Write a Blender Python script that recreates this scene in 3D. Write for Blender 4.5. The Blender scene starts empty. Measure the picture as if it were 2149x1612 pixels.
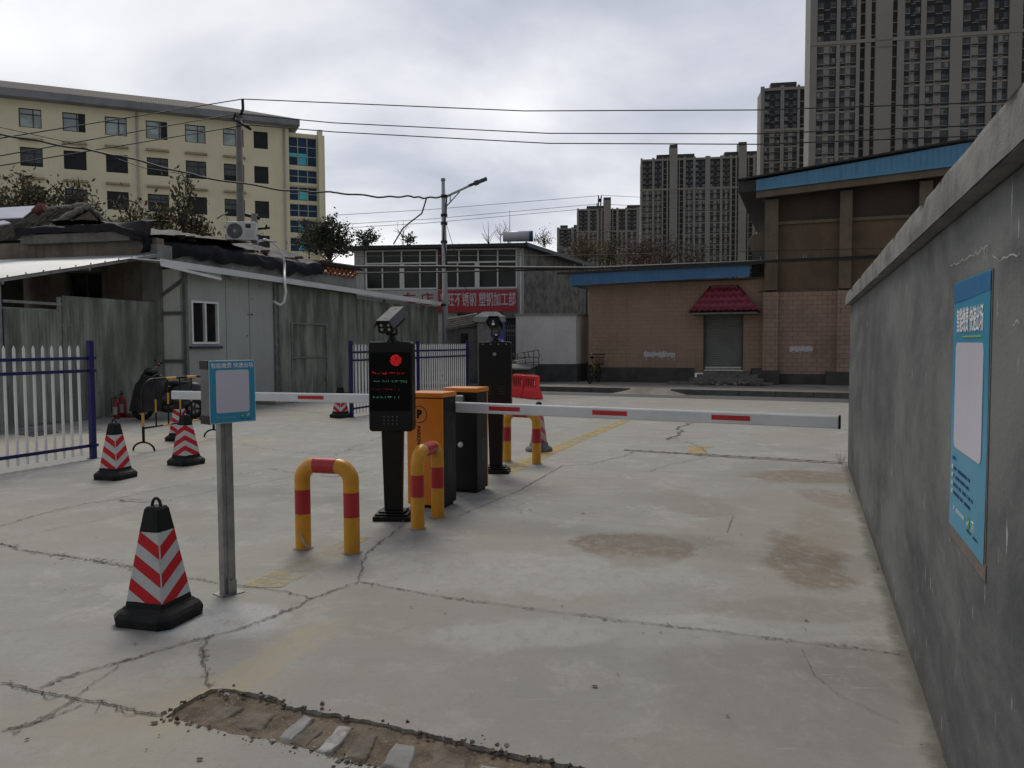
import bpy, bmesh, math, random
from mathutils import Vector, Matrix, noise
from mathutils.geometry import tessellate_polygon
R = math.radians
SC = bpy.context.scene
COL = SC.collection
# ---------------------------------------------------------------- camera
CX, CY, FP, HOR, EYE = 1074.5, 806.0, 1650.0, 720.0, 1.55
PITCH = math.atan((CY - HOR) / FP)
cd = bpy.data.cameras.new('camera'); cam = bpy.data.objects.new('camera', cd); COL.objects.link(cam)
cam.location = (0, 0, EYE); cam.rotation_euler = (R(90) - PITCH, R(0.25), 0)
cd.sensor_width = 36; cd.lens = 36 * FP / 2149; cd.clip_start = .05; cd.clip_end = 3000
SC.camera = cam
# ---------------------------------------------------------------- sky, sun, exposure
SUN_EL, SUN_AZ = R(52), R(-12)          # soft sun behind cloud, ahead of the camera and a little left
w = bpy.data.worlds.new('World'); SC.world = w; w.use_nodes = True
nt = w.node_tree; N = nt.nodes; L = nt.links; N.clear()
def nd(t, **k):
    n = N.new(t)
    for a, b in k.items(): setattr(n, a, b)
    return n
def mth(op, a, b=None, cl=False):
    n = nd('ShaderNodeMath', operation=op); n.use_clamp = cl
    for i, v in enumerate((a, b)):
        if v is None: continue
        if isinstance(v, (int, float)): n.inputs[i].default_value = v
        else: L.new(v, n.inputs[i])
    return n.outputs[0]
out = nd('ShaderNodeOutputWorld'); bg = nd('ShaderNodeBackground'); bg.inputs[1].default_value = .1
sky = nd('ShaderNodeTexSky', sky_type='NISHITA'); sky.sun_disc = False
sky.sun_elevation = SUN_EL; sky.sun_rotation = SUN_AZ
tc = nd('ShaderNodeTexCoord'); sp = nd('ShaderNodeSeparateXYZ'); L.new(tc.outputs['Generated'], sp.inputs[0])
zz = mth('MAXIMUM', mth('ADD', sp.outputs[2], .22), .08)
cb = nd('ShaderNodeCombineXYZ')
L.new(mth('DIVIDE', sp.outputs[0], zz), cb.inputs[0]); L.new(mth('DIVIDE', sp.outputs[1], zz), cb.inputs[1]); cb.inputs[2].default_value = 3.7
n1 = nd('ShaderNodeTexNoise'); n1.inputs['Scale'].default_value = .95; n1.inputs['Detail'].default_value = 7; n1.inputs['Roughness'].default_value = .5; n1.inputs['Distortion'].default_value = .35
L.new(cb.outputs[0], n1.inputs['Vector'])
n2 = nd('ShaderNodeTexNoise'); n2.inputs['Scale'].default_value = .42; n2.inputs['Detail'].default_value = 3
L.new(cb.outputs[0], n2.inputs['Vector'])
f = mth('ADD', mth('MULTIPLY', n1.outputs[0], .6), mth('MULTIPLY', n2.outputs[0], .55))
# the cloud deck is thinnest (brightest) low ahead of the camera
f = mth('ADD', f, mth('MULTIPLY', mth('SUBTRACT', .46, sp.outputs[2]), .30))
ramp = nd('ShaderNodeValToRGB'); e = ramp.color_ramp.elements
e[0].position = .44; e[0].color = (.25, .265, .325, 1); e[1].position = .72; e[1].color = (.86, .86, .85, 1)
m_ = ramp.color_ramp.elements.new(.54); m_.color = (.43, .445, .50, 1)
m_ = ramp.color_ramp.elements.new(.62); m_.color = (.64, .645, .66, 1)
L.new(f, ramp.inputs[0])
bc = nd('ShaderNodeMix', data_type='RGBA', blend_type='MULTIPLY'); bc.inputs[0].default_value = 1
L.new(ramp.outputs[0], bc.inputs[6])
# behind the camera the deck is heavier
bk = mth('ADD', mth('MULTIPLY', mth('ADD', mth('MULTIPLY', sp.outputs[1], .5), .5, True), 6.4), 4.2)
cc = nd('ShaderNodeCombineColor')
for i in range(3): L.new(bk, cc.inputs[i])
L.new(cc.outputs[0], bc.inputs[7])
mx = nd('ShaderNodeMix', data_type='RGBA'); mx.inputs[0].default_value = .93
L.new(sky.outputs[0], mx.inputs[6]); L.new(bc.outputs[2], mx.inputs[7])
L.new(mx.outputs[2], bg.inputs[0]); L.new(bg.outputs[0], out.inputs[0])
sd = bpy.data.lights.new('sun', 'SUN'); sd.energy = 1.25; sd.angle = R(25); sd.color = (1, .95, .86)
so = bpy.data.objects.new('sun', sd); COL.objects.link(so)
dvec = Vector((math.sin(SUN_AZ) * math.cos(SUN_EL), math.cos(SUN_AZ) * math.cos(SUN_EL), math.sin(SUN_EL)))
so.rotation_euler = dvec.to_track_quat('Z', 'Y').to_euler()
SC.view_settings.view_transform = 'Standard'; SC.view_settings.look = 'None'; SC.view_settings.gamma = 1
SC.view_settings.exposure = .42
SC.cycles.max_bounces = 6; SC.cycles.transparent_max_bounces = 12; SC.cycles.use_denoising = True
# ---------------------------------------------------------------- pixel -> place helpers (photo is 2149 x 1612)
_rot = cam.rotation_euler.to_matrix()
def ray(px, py): return _rot @ Vector(((px - CX) / FP, -(py - CY) / FP, -1))
def G(px, py, z=0):
    d = ray(px, py); t = (z - EYE) / d.z; return Vector((d.x * t, d.y * t, z))
def P(px, py, Y):
    d = ray(px, py); t = Y / d.y; return Vector((d.x * t, Y, EYE + d.z * t))
def prj(v):
    q = _rot.transposed() @ (Vector(v) - Vector((0, 0, EYE))); return (CX + FP * q.x / -q.z, CY - FP * q.y / -q.z)
class Frame:
    """upright plane through (ox, oy): local x runs along it, local y into the thing behind it"""
    def __init__(s, o, ang): s.o = Vector((o[0], o[1], 0)); s.a = ang; s.x = Vector((math.cos(ang), math.sin(ang), 0)); s.y = Vector((-math.sin(ang), math.cos(ang), 0))
    def hit(s, px, py, off=0):
        d = ray(px, py); o = s.o + s.y * off; e = Vector((0, 0, EYE))
        t = (o - e).dot(s.y) / d.dot(s.y); q = e + d * t; return (q - s.o).dot(s.x), q.z
    def w(s, x, y, z=0): return s.o + s.x * x + s.y * y + Vector((0, 0, z))
LANE = math.atan(.373)                    # the lane leaves the camera 20.5 degrees to the right
# ---------------------------------------------------------------- objects
def tag(o, label=None, cat=None, group=None, kind=None):
    for k, v in (('label', label), ('category', cat), ('group', group), ('kind', kind)):
        if v: o[k] = v
    return o
def thing(name, label, cat, loc=(0, 0, 0), rz=0, group=None):
    o = bpy.data.objects.new(name, None); COL.objects.link(o); o.location = loc; o.rotation_euler = (0, 0, rz)
    o.empty_display_size = .1
    return tag(o, label, cat, group)
def thingF(name, label, cat, fr, group=None): return thing(name, label, cat, fr.o, fr.a, group)
def dup(o, parent=None, **kw):
    c = o.copy(); COL.objects.link(c); c.parent = parent
    for ch in list(o.children): dup(ch, c)
    for k, v in kw.items(): c[k] = v
    return c
class MB:
    def __init__(s): s.bm = bmesh.new()
    def face(s, pts, m=0, smooth=False):
        f = s.bm.faces.new([s.bm.verts.new(p) for p in pts]); f.material_index = m; f.smooth = smooth; return f
    def box(s, x0, x1, y0, y1, z0, z1, m=0, X=None):
        c = [Vector((x, y, z)) for z in (z0, z1) for y in (y0, y1) for x in (x0, x1)]
        if X is not None: c = [X @ p for p in c]
        v = [s.bm.verts.new(p) for p in c]
        for q in ((0, 2, 3, 1), (4, 5, 7, 6), (0, 1, 5, 4), (2, 6, 7, 3), (0, 4, 6, 2), (1, 3, 7, 5)):
            f = s.bm.faces.new([v[i] for i in q]); f.material_index = m
        return s
    def tube(s, pts, r, n=8, m=0, cap=True, mats=None, sq=1):
        pts = [Vector(p) for p in pts]; rs = r if isinstance(r, (list, tuple)) else [r] * len(pts)
        up = None; rings = []
        for i, p in enumerate(pts):
            a = pts[max(i - 1, 0)]; b = pts[min(i + 1, len(pts) - 1)]; t = (b - a)
            t = t.normalized() if t.length > 1e-9 else Vector((0, 0, 1))
            if up is None: up = Vector((0, 0, 1)) if abs(t.z) < .9 else Vector((1, 0, 0))
            u = (up - t * up.dot(t)).normalized(); v = t.cross(u); up = u
            rings.append([s.bm.verts.new(p + (u * math.cos(2 * math.pi * k / n) * sq + v * math.sin(2 * math.pi * k / n)) * rs[i]) for k in range(n)])
        for i in range(len(rings) - 1):
            for k in range(n):
                f = s.bm.faces.new([rings[i][k], rings[i][(k + 1) % n], rings[i + 1][(k + 1) % n], rings[i + 1][k]])
                f.material_index = mats[i] if mats else m; f.smooth = n > 5
        if cap:
            for rg, mi in ((rings[0][::-1], mats[0] if mats else m), (rings[-1], mats[-1] if mats else m)):
                f = s.bm.faces.new(rg); f.material_index = mi
        return s
    def cyl(s, a, b, r, r2=None, n=12, m=0): return s.tube([a, b], [r, r if r2 is None else r2], n, m)
    def lathe(s, prof, n=20, m=0, c=(0, 0, 0), mats=None, smooth=True):
        c = Vector(c); rings = [[s.bm.verts.new(c + Vector((r * math.cos(2 * math.pi * k / n), r * math.sin(2 * math.pi * k / n), z))) for k in range(n)] for r, z in prof]
        for i in range(len(rings) - 1):
            for k in range(n):
                f = s.bm.faces.new([rings[i][k], rings[i][(k + 1) % n], rings[i + 1][(k + 1) % n], rings[i + 1][k]])
                f.material_index = mats[i] if mats else m; f.smooth = smooth
        for rg in (rings[0][::-1], rings[-1]): s.bm.faces.new(rg).material_index = m if not mats else mats[-1]
        return s
    def ball(s, c, r, m=0, sc=(1, 1, 1), n=12):
        q = bmesh.ops.create_uvsphere(s.bm, u_segments=n, v_segments=max(6, n // 2 + 2), radius=r)
        for v in q['verts']: v.co = Vector((v.co.x * sc[0], v.co.y * sc[1], v.co.z * sc[2])) + Vector(c)
        for v in q['verts']:
            for f in v.link_faces: f.material_index = m; f.smooth = True
        return s
    def prism(s, pts, d, m=0, mside=None):
        pts = [Vector(p) for p in pts]; d = Vector(d)
        a = [s.bm.verts.new(p) for p in pts]; b = [s.bm.verts.new(p + d) for p in pts]; n = len(a)
        s.bm.faces.new(a[::-1]).material_index = m; s.bm.faces.new(b).material_index = m
        for i in range(n):
            s.bm.faces.new([a[i], a[(i + 1) % n], b[(i + 1) % n], b[i]]).material_index = m if mside is None else mside
        return s
    def grid(s, fn, nu, nv, m=0, smooth=True):
        v = [[s.bm.verts.new(fn(i / nu, j / nv)) for j in range(nv + 1)] for i in range(nu + 1)]
        for i in range(nu):
            for j in range(nv):
                f = s.bm.faces.new([v[i][j], v[i + 1][j], v[i + 1][j + 1], v[i][j + 1]]); f.material_index = m; f.smooth = smooth
        return s
    def build(s, name, mats, parent=None, bevel=0, seg=2, label=None):
        bmesh.ops.recalc_face_normals(s.bm, faces=s.bm.faces)
        me = bpy.data.meshes.new(name); s.bm.to_mesh(me); s.bm.free()
        o = bpy.data.objects.new(name, me); COL.objects.link(o); o.parent = parent
        for m in (mats if isinstance(mats, (list, tuple)) else [mats]): me.materials.append(m)
        if bevel:
            b = o.modifiers.new('bevel', 'BEVEL'); b.width = bevel; b.segments = seg; b.limit_method = 'ANGLE'; b.angle_limit = R(40)
        if label: o['label'] = label
        return o
def BX(*a, **k): return MB().box(*a, **k)
def raw(name, verts, faces, mats, parent=None, idx=None):
    me = bpy.data.meshes.new(name); me.from_pydata(verts, [], faces)
    for m in (mats if isinstance(mats, (list, tuple)) else [mats]): me.materials.append(m)
    if idx: me.polygons.foreach_set('material_index', idx)
    o = bpy.data.objects.new(name, me); COL.objects.link(o); o.parent = parent; return o
# ---------------------------------------------------------------- materials
MATS = {}
class Nodes:
    def __init__(s, name):
        s.m = bpy.data.materials.new(name); s.m.use_nodes = True; s.t = s.m.node_tree; s.t.nodes.clear()
        s.o = s.n('ShaderNodeOutputMaterial'); s.b = s.n('ShaderNodeBsdfPrincipled'); s.l(s.b.outputs[0], s.o.inputs[0])
        s.tc = s.n('ShaderNodeTexCoord').outputs['Object']
    def n(s, t, **k):
        q = s.t.nodes.new(t)
        for a, b in k.items(): setattr(q, a, b)
        return q
    def l(s, a, b): s.t.links.new(a, b)
    def put(s, sock, v):
        if isinstance(v, (int, float)): sock.default_value = v
        elif isinstance(v, (tuple, list)): sock.default_value = (*v, 1) if len(v) == 3 and sock.type == 'RGBA' else v
        else: s.l(v, sock)
    def math(s, op, a, b=None, c=None, cl=False):
        q = s.n('ShaderNodeMath', operation=op); q.use_clamp = cl
        for i, v in enumerate((a, b, c)):
            if v is not None: s.put(q.inputs[i], v)
        return q.outputs[0]
    def mix(s, f, a, b, mode='MIX'):
        q = s.n('ShaderNodeMix', data_type='RGBA', blend_type=mode); s.put(q.inputs[0], f); s.put(q.inputs[6], a); s.put(q.inputs[7], b); return q.outputs[2]
    def noise(s, scale, detail=5, rough=.55, vec=None, sc=(1, 1, 1), dist=0, loc=(0, 0, 0)):
        mp = s.n('ShaderNodeMapping'); mp.inputs['Scale'].default_value = sc; mp.inputs['Location'].default_value = loc; s.l(vec or s.tc, mp.inputs[0])
        q = s.n('ShaderNodeTexNoise'); q.inputs['Scale'].default_value = scale; q.inputs['Detail'].default_value = detail; q.inputs['Roughness'].default_value = rough; q.inputs['Distortion'].default_value = dist
        s.l(mp.outputs[0], q.inputs['Vector']); return q.outputs[0]
    def step(s, v, lo, hi):
        q = s.n('ShaderNodeMapRange', interpolation_type='SMOOTHSTEP'); s.put(q.inputs[0], v); q.inputs[1].default_value = lo; q.inputs[2].default_value = hi; return q.outputs[0]
    def xyz(s):
        q = s.n('ShaderNodeSeparateXYZ'); s.l(s.tc, q.inputs[0]); return q.outputs
    def bump(s, h, strength=.3, dist=.01):
        q = s.n('ShaderNodeBump'); q.inputs['Strength'].default_value = strength; q.inputs['Distance'].default_value = dist; s.l(h, q.inputs['Height']); s.l(q.outputs[0], s.b.inputs['Normal'])
    def fin(s, col, rough=.7, metal=0, spec=None):
        s.put(s.b.inputs['Base Color'], col); s.put(s.b.inputs['Roughness'], rough); s.b.inputs['Metallic'].default_value = metal
        if spec is not None: s.b.inputs['Specular IOR Level'].default_value = spec
        return s.m
def M(name, c, c2=None, sc=3, rough=.7, metal=0, bump=0, bs=60, streak=0, spk=0, spec=None, dirt=0, lo=.38, hi=.66):
    if name in MATS: return MATS[name]
    s = Nodes(name); col = c
    if c2 is None: c2 = tuple(x * .82 for x in c)
    col = s.mix(s.step(s.noise(sc, 8, .62), lo, hi), c, c2)
    if streak: col = s.mix(s.math('MULTIPLY', s.step(s.noise(2.2, 7, .6, sc=(4, 4, .35), loc=(3, 1, 0)), .5, .72), streak), col, tuple(x * .35 for x in c))
    if dirt: col = s.mix(s.math('MULTIPLY', s.step(s.noise(9, 8, .7, loc=(7, 2, 5)), .52, .7), dirt), col, (.12, .105, .085))
    if spk: col = s.mix(s.math('MULTIPLY', s.step(s.noise(bs * 2, 3, .6), .58, .68), spk), col, tuple(min(1, x * 1.8) for x in c))
    rg = s.math('ADD', s.math('MULTIPLY', s.noise(sc * 3, 4), .2), rough - .1)
    if bump: s.bump(s.noise(bs, 6, .65), bump, .01)
    MATS[name] = s.fin(col, rg, metal, spec); return MATS[name]
def EM(name, c, st=1):
    if name in MATS: return MATS[name]
    s = Nodes(name); s.b.inputs['Emission Color'].default_value = (*c, 1); s.b.inputs['Emission Strength'].default_value = st
    MATS[name] = s.fin(tuple(x * .3 for x in c), .5); return MATS[name]
blackp = M('black_powder_coat', (.0055, .006, .006), (.008, .0085, .0085), 6, .45, bump=.05, bs=300, spec=.22)
blackr = M('black_rubber', (.008, .0085, .009), (.018, .018, .018), 5, .66, bump=.15, bs=90, dirt=.12, spec=.25)
orange = M('orange_powder_coat', (.72, .215, .008), (.66, .19, .008), 3, .38, bump=.04, bs=300)
whitep = M('white_paint', (.72, .72, .72), (.6, .6, .6), 2, .4)
alum = M('white_aluminium', (.66, .67, .68), (.58, .59, .6), 2, .32, dirt=.12)
redp = M('red_reflective', (.5, .012, .018), (.42, .01, .014), 5, .3)
yellowp = M('yellow_pipe_paint', (.62, .29, .012), (.54, .25, .012), 4, .36, bump=.06, bs=40, dirt=.22)
redpipe = M('red_pipe_paint', (.42, .014, .02), (.34, .012, .018), 4, .36, dirt=.12)
galv = M('galvanised_steel', (.30, .30, .30), (.2, .2, .2), 6, .45, .5, streak=.25)
navy = M('navy_paint', (.008, .011, .095), (.006, .009, .075), 4, .45, spec=.3)
glass = M('dark_window_glass', (.010, .011, .012), (.017, .018, .019), 1.2, .12, spec=.28)
conc = M('rough_concrete', (.27, .265, .25), (.19, .185, .175), 1.4, .85, bump=.35, bs=50, streak=.35)
darkc = M('dark_cement', (.085, .085, .08), (.055, .055, .052), 2, .85, bump=.3, bs=40)
rust = M('rust_brown', (.12, .05, .03), (.07, .035, .025), 8, .85, bump=.2)
pipe_w = M('white_plastic', (.62, .63, .62), (.5, .5, .49), 4, .4)
text_w = M('white_lettering', (.75, .75, .76), (.7, .7, .7), 8, .5)
cable_m = M('black_cable', (.012, .012, .013), (.02, .02, .02), 10, .6)
_fonts = {}
def text(s, size, depth, mat, parent, loc, rot=(90, 0, 0), name='lettering', wsc=1, bold=0, align='CENTER'):
    c = bpy.data.curves.new('t', 'FONT'); c.body = s; c.size = size; c.extrude = depth; c.align_x = align; c.align_y = 'CENTER'; c.offset = bold; c.resolution_u = 3
    t = bpy.data.objects.new('t', c); COL.objects.link(t)
    me = bpy.data.meshes.new_from_object(t.evaluated_get(bpy.context.evaluated_depsgraph_get())); bpy.data.objects.remove(t); bpy.data.curves.remove(c)
    me.name = name; me.materials.clear(); me.materials.append(mat)
    o = bpy.data.objects.new(name, me); COL.objects.link(o); o.parent = parent; o.location = loc; o.rotation_euler = [R(a) for a in rot]; o.scale = (wsc, 1, 1); return o
# ================================================================ GROUND
def ground_mat():
    s = Nodes('yard_concrete'); x, y, z = s.xyz()
    # slow colour drift, trowel marks, fine grain
    big = s.noise(.35, 6, .6, dist=.6); mid = s.noise(1.6, 8, .65, loc=(4, 9, 0)); fine = s.noise(38, 4, .6); swirl = s.noise(3, 6, .6, sc=(.25, 2.4, 1), loc=(2, 2, 0), dist=.5)
    col = s.mix(s.step(big, .35, .68), (.320, .313, .278), (.268, .262, .232))
    col = s.mix(s.math('MULTIPLY', s.step(mid, .42, .7), .55), col, (.368, .366, .338))
    col = s.mix(s.math('MULTIPLY', s.step(swirl, .5, .75), .35), col, (.25, .235, .205))
    col = s.mix(s.math('MULTIPLY', s.step(s.noise(9, 8, .78, loc=(1, 5, 0)), .52, .66), .45), col, (.24, .222, .19))
    col = s.mix(s.math('MULTIPLY', s.step(s.noise(2.2, 9, .78, loc=(11, 3, 0), dist=.4), .52, .62), .4), col, (.47, .455, .42))
    col = s.mix(s.math('MULTIPLY', s.step(s.noise(.28, 6, .6, loc=(21, 3, 0)), .45, .6), .4), col, (.315, .29, .24))
    col = s.mix(s.math('MULTIPLY', s.step(fine, .5, .8), .38), col, (.19, .175, .15))
    wob = s.noise(1.3, 7, .65, loc=(5, 3, 0)); wob2 = s.noise(5, 6, .65)
    def blob(p, rx, ry, c, amt, ang=0, soft=.22):
        nonlocal col
        p = G(*p) if len(p) == 2 else p
        dx = s.math('SUBTRACT', x, p[0]); dy = s.math('SUBTRACT', y, p[1]); ca, sa = math.cos(ang), math.sin(ang)
        u = s.math('ADD', s.math('MULTIPLY', dx, ca / rx), s.math('MULTIPLY', dy, sa / rx))
        v = s.math('ADD', s.math('MULTIPLY', dx, -sa / ry), s.math('MULTIPLY', dy, ca / ry))
        d = s.math('SQRT', s.math('ADD', s.math('MULTIPLY', u, u), s.math('MULTIPLY', v, v)))
        d = s.math('ADD', d, s.math('MULTIPLY', s.math('SUBTRACT', wob, .5), 1.6)); d = s.math('ADD', d, s.math('MULTIPLY', s.math('SUBTRACT', wob2, .5), .5))
        k = s.math('SUBTRACT', 1, s.step(d, 1 - soft, 1 + soft))
        col = s.mix(s.math('MULTIPLY', k, s.math('MULTIPLY', s.math('MULTIPLY', s.step(s.noise(11, 8, .78, sc=(1, .6, 1)), .30, .56), 1.0), amt)), col, c)
    br = (.205, .168, .122)
    blob((1330, 1150), .42, .50, br, 1.0, 0, .12); blob((1420, 1135), .45, .25, (.24, .21, .165), .6)
    blob((1460, 1060), .34, .55, (.25, .215, .17), .6, .3); blob((1420, 1055), .3, .2, (.27, .26, .24), .7)
    blob((1690, 1170), .28, .75, br, .95, -.2, .2); blob((1720, 1110), .22, .8, (.27, .235, .185), .7, -.3)
    blob((1700, 1000), .75, .45, (.225, .182, .132), .95); blob((1745, 1045), .25, .5, (.24, .19, .15), .7)
    blob((1690, 1280), .6, .22, (.24, .22, .19), .6); blob((1840, 1400), .4, .35, (.17, .16, .14), .6)
    blob((1640, 1450), .5, .6, (.22, .21, .19), .5); blob((1100, 1330), .5, .22, (.46, .46, .44), .55, .1)
    blob((980, 1010), .5, .35, (.2, .195, .18), .5); blob((1020, 1040), .5, .2, (.17, .165, .15), .5, .7)
    blob((1480, 945), .55, .9, (.48, .33, .10), .0); blob((300, 1480), .7, .25, (.34, .285, .2), .3, .4)
    blob((560, 1390), .12, .75, (.42, .345, .2), .4, -.35); blob((250, 1570), .25, .5, (.35, .30, .21), .3, -.3)
    blob((100, 905), 1.2, .6, (.12, .12, .115), .8); blob((460, 1300), .35, .3, (.46, .46, .455), .7)
    blob((1130, 1200), 1.2, .5, (.43, .43, .41), .4); blob((1300, 1320), 1.0, .25, (.42, .42, .4), .45)
    blob((140, 930), 3, 1.2, (.44, .38, .29), .5)
    ja, jb = G(760, 1226), G(1895, 1375); jd = (jb - ja).normalized()
    sg = s.math('SUBTRACT', s.math('MULTIPLY', s.math('SUBTRACT', y, ja.y), jd.x), s.math('MULTIPLY', s.math('SUBTRACT', x, ja.x), jd.y)); sg = s.math('ADD', sg, s.math('MULTIPLY', s.math('SUBTRACT', s.noise(4, 6, .6), .5), .06))
    col = s.mix(s.math('MULTIPLY', s.math('SUBTRACT', 1, s.step(sg, -.012, .012)), s.math('MULTIPLY', s.step(x, -1.2, -.9), .30)), col, (.215, .205, .185))
    pit = s.math('MULTIPLY', s.step(s.noise(120, 2, .5), .66, .72), s.step(s.noise(2.5, 5, .6, loc=(9, 9, 0)), .45, .6)); col = s.mix(s.math('MULTIPLY', pit, .55), col, (.12, .11, .095))
    scr = s.math('MULTIPLY', s.step(s.noise(6, 7, .75, sc=(.5, 5, 1), loc=(7, 1, 0)), .58, .66), s.step(s.noise(.8, 4, .6, loc=(2, 12, 0)), .5, .62)); col = s.mix(s.math('MULTIPLY', scr, .35), col, (.50, .49, .46))
    # damp, mossy line along the foot of the wall
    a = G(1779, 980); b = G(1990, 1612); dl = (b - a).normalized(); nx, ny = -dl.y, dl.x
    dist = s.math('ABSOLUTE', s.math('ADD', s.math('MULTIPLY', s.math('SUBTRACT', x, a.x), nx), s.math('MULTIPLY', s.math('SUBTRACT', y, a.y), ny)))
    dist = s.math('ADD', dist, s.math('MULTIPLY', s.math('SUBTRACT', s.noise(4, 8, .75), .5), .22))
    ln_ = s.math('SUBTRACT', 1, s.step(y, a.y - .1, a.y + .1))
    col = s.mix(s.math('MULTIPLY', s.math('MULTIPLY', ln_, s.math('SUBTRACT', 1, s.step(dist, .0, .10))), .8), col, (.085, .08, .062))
    h = s.math('ADD', s.math('MULTIPLY', s.noise(60, 5, .7), .5), s.math('MULTIPLY', mid, .9)); s.bump(h, .35, .012)
    s.fin(col, s.math('ADD', s.math('MULTIPLY', wob2, .25), .68), spec=.35); return s.m
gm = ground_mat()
hole_px = [(348, 1506), (380, 1478), (444, 1445), (503, 1449), (550, 1457), (586, 1468), (599, 1481), (650, 1489), (712, 1500), (796, 1517), (850, 1529), (900, 1538), (970, 1556), (1042, 1573), (1136, 1592), (1231, 1612), (1400, 1650), (1600, 1700), (1500, 1790), (1150, 1720), (900, 1645), (796, 1612), (740, 1598), (691, 1586), (640, 1572), (586, 1561), (545, 1550), (503, 1544), (460, 1533), (419, 1523), (380, 1514)]
rnd = random.Random(3)
hole = []
hp = [G(*p) for p in hole_px]
for i, p in enumerate(hp):
    q = hp[(i + 1) % len(hp)]; k = max(1, int((q - p).length / .022))
    for j in range(k): hole.append(p.lerp(q, j / k) + Vector((rnd.uniform(-.007, .007), rnd.uniform(-.009, .009), 0)))
outer = [Vector((-1500, -300, 0)), Vector((1500, -300, 0)), Vector((1500, 2500, 0)), Vector((-1500, 2500, 0))]
inner = [Vector((-6, 1.2, 0)), Vector((6, 1.2, 0)), Vector((6, 8, 0)), Vector((-6, 8, 0))]
tri = tessellate_polygon([outer, hole]); allp = outer + hole
fc = [tuple(t) for t in tri]; nv = len(allp)
hz = [Vector((p.x + rnd.uniform(-.006, .006), p.y + rnd.uniform(-.006, .006), -.045)) for p in hole]; allp2 = allp + hz
for i in range(len(hole)):
    j = (i + 1) % len(hole); fc.append((4 + i, 4 + j, nv + j, nv + i))
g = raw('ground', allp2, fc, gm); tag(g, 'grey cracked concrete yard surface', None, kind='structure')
bm_ = bmesh.new(); bm_.from_mesh(g.data); bmesh.ops.recalc_face_normals(bm_, faces=bm_.faces)
if sum(f.normal.z * f.calc_area() for f in bm_.faces) < 0: bmesh.ops.reverse_faces(bm_, faces=bm_.faces)
bm_.to_mesh(g.data); bm_.free()
# broken-out strip: soil floor of the recess with brick and concrete pieces
soil = M('soil', (.17, .13, .09), (.095, .072, .05), 9, .95, bump=1, bs=40, spk=.8)
xs = [p.x for p in hole]; ys = [p.y for p in hole]
def soilz(u, v):
    x = min(xs) - .1 + u * (max(xs) - min(xs) + .2); y = min(ys) - .1 + v * (max(ys) - min(ys) + .2)
    n = noise.fractal(Vector((x * 5, y * 5, 1)), 1, 2, 5) * .014 + noise.fractal(Vector((x * 22, y * 22, 4)), 1, 2, 3) * .006
    return Vector((x, y, min(-.018 + n, -.003)))
tag(MB().grid(soilz, 190, 80).build('soil_bed', soil), 'brown soil exposed where the paving strip is broken out', None, kind='structure')
brickm = M('worn_paver', (.17, .14, .105), (.10, .085, .065), 9, .92, bump=.7, bs=45, spk=.25)
pale = M('mortar_patch', (.38, .375, .36), (.20, .185, .16), 16, .9, bump=.6, bs=40)
def piece(px, m, h=.008):
    p = [G(*q) for q in px]; out_ = []
    for i, a in enumerate(p):
        b = p[(i + 1) % len(p)]
        pass
    def pf(u, v):
        q = p[0].lerp(p[3], u).lerp(p[1].lerp(p[2], u), v); e_ = min(u, 1 - u, v, 1 - v); n = noise.fractal(Vector((q.x * 9, q.y * 9, h * 500)), 1, 2, 5)
        return Vector((q.x + .012 * noise.noise(q * 14), q.y + .012 * noise.noise(q * 14 + Vector((5, 5, 5))), -.036 + (.036 - h) * min(1, e_ * 7 + .1 * (e_ > .05)) * (1 - .35 * max(0, noise.noise(q * 6) * 2)) + n * .006))
    mb = MB(); mb.grid(pf, 26, 26, smooth=False); return mb.build('paver_fragment' if m is brickm else 'mortar_slab', m)
frag = [([(650, 1578), (716, 1512), (752, 1518), (690, 1584)], pale, .004, 'whitish mortar block set across the broken strip, brightest piece'),
        ([(570, 1548), (640, 1490), (668, 1496), (612, 1556)], conc, .007, 'grey block in the broken strip left of the whitish one'),
        ([(470, 1520), (530, 1478), (590, 1492), (545, 1534)], brickm, .010, 'brown paver in the middle of the broken strip left end'),
        ([(400, 1508), (450, 1470), (520, 1472), (458, 1520)], brickm, .014, 'brown paver at the left tip of the broken strip'),
        ([(600, 1556), (648, 1508), (690, 1518), (640, 1568)], brickm, .012, 'brown paver wedged beside the whitish block'),
        ([(706, 1588), (760, 1526), (800, 1532), (770, 1600)], brickm, .011, 'brown paver right of the whitish block'),
        ([(790, 1600), (830, 1540), (880, 1552), (862, 1624)], conc, .012, 'grey paver near the bottom edge of the picture'),
        ([(880, 1630), (910, 1556), (985, 1574), (980, 1660)], brickm, .010, 'dark brown paver at the bottom edge of the picture'),
        ([(985, 1660), (1010, 1590), (1060, 1600), (1050, 1690)], pale, .008, 'pale mortar lump at the bottom edge of the picture')]
for px, m, h, lb in frag: tag(piece(px, m, h), lb, 'paving fragment', 'pieces in the broken strip')
stn = MB(); rs = random.Random(14)      # loose rubble lying in and around the broken strip
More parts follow.
